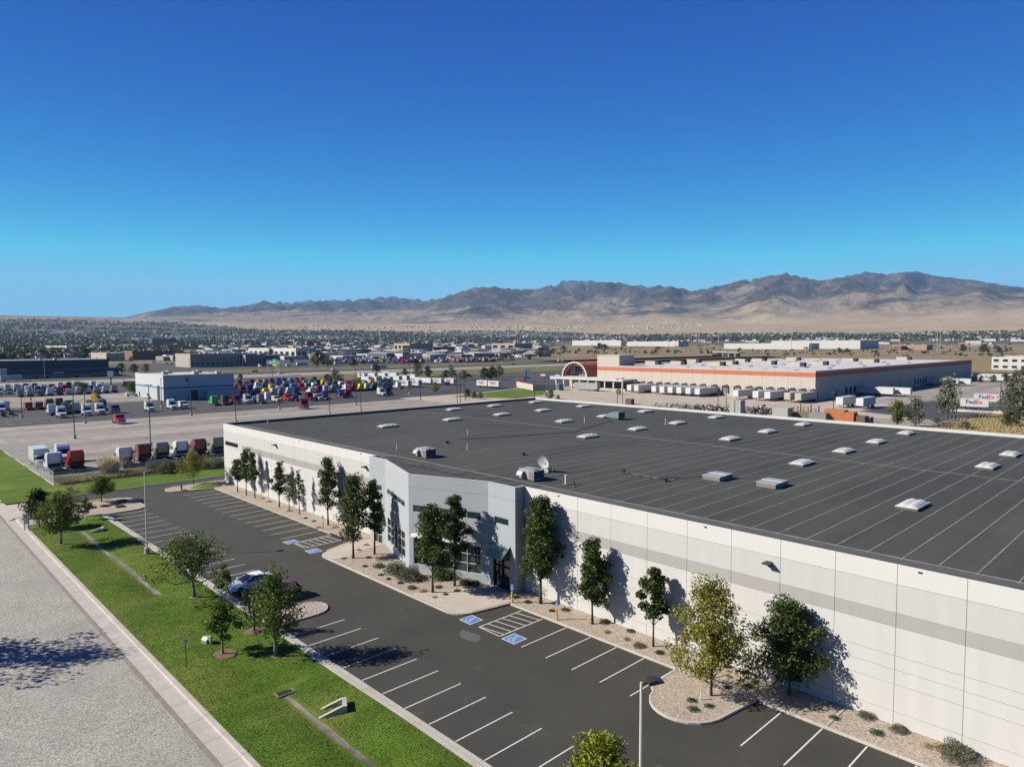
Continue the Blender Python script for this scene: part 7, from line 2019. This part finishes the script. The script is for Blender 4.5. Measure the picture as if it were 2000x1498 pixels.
# power poles
PPG = 'steel power poles crossing the valley'
PPM = mat('power_pole_steel', (0.40, 0.39, 0.37), .6)
for px, yb, yt in ((1403, 678, 632), (1545, 684, 624), (1584, 686, 623), (1756, 692, 634), (1830, 688, 622), (1836, 688, 621), (1350, 676, 638), (1365, 676, 640), (1098, 674, 648), (1087, 674, 650), (1195, 674, 650), (1180, 674, 652), (1306, 680, 646), (893, 673, 650), (860, 672, 650), (742, 672, 648), (960, 672, 648), (535, 668, 650), (568, 668, 650), (800, 672, 650), (915, 672, 652), (438, 672, 655), (60, 690, 655), (82, 692, 660), (300, 668, 640), (350, 664, 645)):
    P = gt(px, yb); d = math.hypot(P[0], P[1]); dr = ray(px, yt); tt = d / math.hypot(dr[0], dr[1]); h = CAMH + dr[2] * tt - P[2]
    t = thing('power_pole', 'tall slim steel power pole standing over the valley floor', 'power pole', P, 0, PPG)
    MB().tube([(0, 0, -1), (0, 0, h)], [max(.35, d * .00035), max(.22, d * .00022)], PPM, 6).build('pole', t)
    for k in (.86, .92, .98): MB().tube([(-2.6, -1.5, h * k), (2.6, 1.5, h * k)], max(.1, d * .00010), PPM, 5).build('cross_arm', t)
for px, yb, yt in ((88, 745, 703), (242, 752, 724), (345, 712, 694), (475, 724, 700), (370, 724, 700)):
    P = g(px, yb); h = topz(px, yb, yt)
    t = thing('utility_pole', 'slim grey street light pole beside the highway', 'pole', P, 0, 'street poles beside the highway')
    MB().tube([(0, 0, 0), (0, 0, h)], [.2, .14], PPM, 6).build('pole', t); MB().tube([(0, 0, h - .2), (0, 2.4, h)], .09, PPM, 5).build('arm', t)

# mid-ground trees: six shared meshes, every tree its own object
PT = []
for i, (lf, pr, sp) in enumerate(((LF_FAR, 'round', .42), (LF_LAWN, 'round', .4), (LF_OLIVE, 'spread', .42), (LF_DARK, 'round', .42), (LF_FAR, 'spread', .42), (LF_YEL, 'round', .4))):
    PT.append(tree_parts(100 + i, 8.0, 4.0, 1.2, prof=pr, n=1100, ls=.55, leaf=lf, ncl=44, spread=sp, tr=.22))
KN = ['rounded green', 'bright green', 'grey green spreading', 'dark green', 'wide green', 'yellowish']
def midtree(px, py, hpx, k, where, wf=1.3, grp=None, terr=False):
    P = gt(px, py) if terr else g(px, py, .03); d = math.hypot(P[0], P[1]); s = hpx / FPX * d / 8.0
    t = thing('roadside_tree', f'{KN[k]} tree {where}', 'tree', P, (px * 1.7) % 6.28, grp or f'trees {where}')
    t.scale = (s * wf, s * wf, s)
    link('trunk', PT[k][0], t); link('crown', PT[k][1], t)
for px, py, h, k in ((72, 738, 16, 5), (125, 736, 17, 0), (172, 735, 15, 2), (238, 729, 16, 0), (262, 728, 14, 3), (285, 727, 14, 2), (375, 713, 24, 5), (165, 702, 18, 3), (185, 703, 14, 2), (530, 702, 18, 0), (620, 716, 28, 0), (640, 716, 20, 2), (690, 716, 15, 3), (735, 728, 16, 3), (813, 720, 18, 3), (158, 770, 20, 1), (259, 770, 22, 1), (655, 752, 26, 2), (640, 748, 16, 3), (470, 742, 10, 0)):
    midtree(px, py, h, k, 'along the highway and yard frontage')
for px, py, h, k in ((700, 758, 18, 5), (733, 762, 16, 1), (752, 757, 18, 3), (760, 762, 14, 0), (790, 736, 14, 0), (815, 736, 22, 2), (835, 737, 20, 0), (870, 740, 16, 3), (882, 737, 18, 2), (905, 742, 18, 2), (945, 742, 22, 0), (960, 742, 24, 0), (975, 736, 20, 2), (850, 766, 18, 5), (912, 777, 16, 0), (926, 778, 12, 0), (938, 779, 12, 2), (1075, 780, 18, 2), (1090, 782, 10, 2), (1055, 698, 18, 3), (1035, 702, 9, 0), (985, 706, 12, 0), (1000, 704, 10, 5)):
    midtree(px, py, h, k, 'round the hub trailer lot')
for px, py, h, k, w in ((1851, 815, 62, 2, .72), (1752, 833, 44, 1, .8), (1788, 834, 46, 2, .8), (1972, 800, 40, 2, .9), (1998, 795, 56, 2, .9), (1968, 832, 22, 0, 1.7), (1990, 820, 20, 0, 1.6), (1940, 748, 12, 1, 1.2), (1965, 748, 14, 3, 1.2), (1985, 748, 18, 3, 1.1), (1915, 747, 10, 3, 1.2), (1900, 746, 10, 3, 1.2), (1885, 838, 12, 2, 2.2), (1830, 826, 9, 2, 2.4)):
    midtree(px, py, h, k, 'beside the hub yard and dry field', w)
for px, py, h, k in ((1080, 689, 8, 3), (1100, 686, 10, 3), (1170, 685, 14, 3), (1182, 685, 12, 3), (1130, 688, 7, 0), (1150, 690, 6, 3), (1230, 690, 6, 0), (1260, 691, 6, 3), (1280, 690, 6, 3), (1305, 690, 7, 3), (1880, 688, 12, 0), (1920, 690, 14, 0), (1950, 690, 10, 3), (1640, 690, 9, 3), (1655, 690, 8, 3)):
    midtree(px, py, h, k, 'in the golden field', 1.5)
rd = random.Random(31)
for i in range(110):
    px = rd.uniform(-30, 1040); py = rd.uniform(672, 712)
    if 640 < px < 1000 and py > 688: continue
    if any(abs(gt(px, py)[0] - q[0]) < 30 and abs(gt(px, py)[1] - q[1]) < 30 for q in spots): continue
    midtree(px, py, rd.uniform(5, 10), rd.choice((0, 0, 3, 3, 2, 4)), 'between the commercial blocks', 1.2, terr=True)

# weeds and dry bushes over the dry field behind the warehouse
weeds('field_grass', -58, 20, 150, 300, 14000, .9, 71, 'dry golden grass tufts on the slope behind the warehouse')
weeds('verge_weeds', -60, -36, 212, 262, 2500, .8, 72, 'straw weeds along the field fence')

# the far suburb: tree canopy and houses nobody could count
def suburb(seed, n, d0, d1, px0, px1, size, quads, leaf, name, label, keep):
    rs = np.random.RandomState(seed)
    px = px0 + (px1 - px0) * rs.rand(n); az = YAW + np.arctan((px - 1000) / FPX)
    dd = d0 * (d1 / d0) ** rs.rand(n)
    X = np.sin(az) * dd; Y = np.cos(az) * dd
    cl = fbm(X / 420 + 3, Y / 420 + 9, 3)
    m = (cl > keep) & (dd < reach(px)) & (dd > start(px))
    X, Y, dd = X[m], Y[m], dd[m]
    bz = base_z(dd) + np.clip((dd - 2500) / 4000, 0, 1) * (fbm(X / 900, Y / 900, 4) - 0.47) * 26
    k = len(X); s = size * (0.7 + .6 * rs.rand(k)) * (1 + dd / 9000)
    P = np.repeat(np.stack([X, Y, bz], 1), quads, 0); S_ = np.repeat(s, quads)
    off = rs.normal(size=(k * quads, 3)) * np.array([.45, .45, .25]); off[:, 2] += .55
    P = P + off * S_[:, None]
    V = leaf_quads(P, 1.0, rs, .3, .9).reshape(-1, 4, 3)
    V = (V - P[:, None]) * S_[:, None, None] * .75 + P[:, None]
    o = link(name, leaves_mesh(name, V.reshape(-1, 3), leaf)); tag(o, label, 'trees', kind='stuff')
LF_SUB = leafmat('suburb_leaf', [(0.026, 0.038, 0.018), (0.048, 0.060, 0.030), (0.085, 0.092, 0.048)], .15)
suburb(81, 40000, 1350, 9800, -120, 2120, 8.5, 6, LF_SUB, 'suburb_trees', 'dark mass of trees over the distant suburbs', .36)
suburb(82, 5000, 1250, 2600, -120, 420, 7.0, 8, LF_FAR, 'suburb_trees', 'greener trees at the near edge of the suburbs', .40)
def houses(seed, n, d0, d1, px0, px1, keep, name, label, big=1.0):
    rs = np.random.RandomState(seed); px = px0 + (px1 - px0) * rs.rand(n); az = YAW + np.arctan((px - 1000) / FPX)
    dd = d0 * (d1 / d0) ** rs.rand(n); X = np.sin(az) * dd; Y = np.cos(az) * dd
    bz = base_z(dd) + np.clip((dd - 2500) / 4000, 0, 1) * (fbm(X / 900, Y / 900, 4) - 0.47) * 26
    m = (fbm(X / 300 + 30, Y / 300 + 2, 3) > keep) & (((dd < reach(px)) & (dd > start(px))) | (d0 > 6800))
    mb = MB(); ws = [BM['white'], BM['beige'], BM['white'], BM['tan']]; rf = [RFG, BM['brown'], BM['grey'], BM['white']]
    for i in np.nonzero(m)[0]:
        x, y, z = float(X[i]), float(Y[i]), float(bz[i]); w = rs.uniform(5, 9) * big; l = rs.uniform(6, 12) * big; h = rs.uniform(4, 7); q = rs.rand() < .5
        if q: w, l = l, w
        mb.box(x - w, x + w, y - l, y + l, z - 3, z + h, ws[i % 4])
        if q: mb.add([(x - w, y - l, z + h), (x + w, y - l, z + h), (x + w, y + l, z + h), (x - w, y + l, z + h), (x - w, y, z + h + 3), (x + w, y, z + h + 3)], [(0, 1, 5, 4), (2, 3, 4, 5), (1, 2, 5), (3, 0, 4)], rf[(i // 4) % 4])
        else: mb.add([(x - w, y - l, z + h), (x + w, y - l, z + h), (x + w, y + l, z + h), (x - w, y + l, z + h), (x, y - l, z + h + 3), (x, y + l, z + h + 3)], [(0, 4, 5, 3), (1, 2, 5, 4), (0, 1, 4), (2, 3, 5)], rf[(i // 4) % 4])
    o = mb.build(name); tag(o, label, 'houses', kind='stuff')
houses(91, 8500, 1500, 9800, -120, 2120, .40, 'distant_houses', 'countless pale house roofs among the distant trees')
houses(92, 500, 6900, 9000, 500, 1400, .45, 'distant_houses', 'new pale houses scattered on the tan bench', 1.6)

def sheds(seed, n, label):
    rs = np.random.RandomState(seed); mb = MB(); ks = list(BM.values())
    ws = [BM['white'], BM['beige'], BM['white'], BM['tan'], BM['grey'], BM['slate']]
    for i in range(n):
        px = rs.uniform(330, 1060); d = 1150 * (3500 / 1150) ** rs.rand(); az = YAW + math.atan((px - 1000) / FPX)
        x, y = math.sin(az) * d, math.cos(az) * d; z = float(base_z(d)); w = rs.uniform(8, 30); l = rs.uniform(8, 30); h = rs.uniform(4, 9)
        mb.box(x - w, x + w, y - l, y + l, z - 2, z + h, ws[i % 6]); mb.box(x - w + .5, x + w - .5, y - l + .5, y + l - .5, z + h, z + h + .3, RFW if i % 3 else RFG)
    tag(mb.build('distant_sheds'), label, 'buildings', kind='stuff')
sheds(93, 330, 'jumble of small flat roofed sheds filling the far commercial strip')
def sprinkle(seed, n, px0, px1, d0, d1, size, leaf, label):
    rs = np.random.RandomState(seed)
    px = px0 + (px1 - px0) * rs.rand(n); az = YAW + np.arctan((px - 1000) / FPX); dd = d0 * (d1 / d0) ** rs.rand(n)
    X = np.sin(az) * dd; Y = np.cos(az) * dd; k = 7
    s_ = np.repeat(size * (.6 + .8 * rs.rand(n)), k); P = np.repeat(np.stack([X, Y, base_z(dd)], 1), k, 0)
    off = rs.normal(size=(n * k, 3)) * np.array([.45, .45, .25]); off[:, 2] += .5
    P = P + off * s_[:, None]; V = leaf_quads(P, 1.0, rs, .3, .9).reshape(-1, 4, 3); V = (V - P[:, None]) * s_[:, None, None] * .75 + P[:, None]
    tag(link('distant_trees', leaves_mesh('distant_trees', V.reshape(-1, 3), leaf)), label, 'trees', kind='stuff')
sprinkle(94, 900, 300, 1060, 1200, 3500, 6.0, LF_FAR, 'small street trees dotted through the far commercial strip')
sprinkle(95, 260, 1060, 2050, 1300, 3900, 6.0, LF_DARK, 'sparse trees dotted over the far golden land')
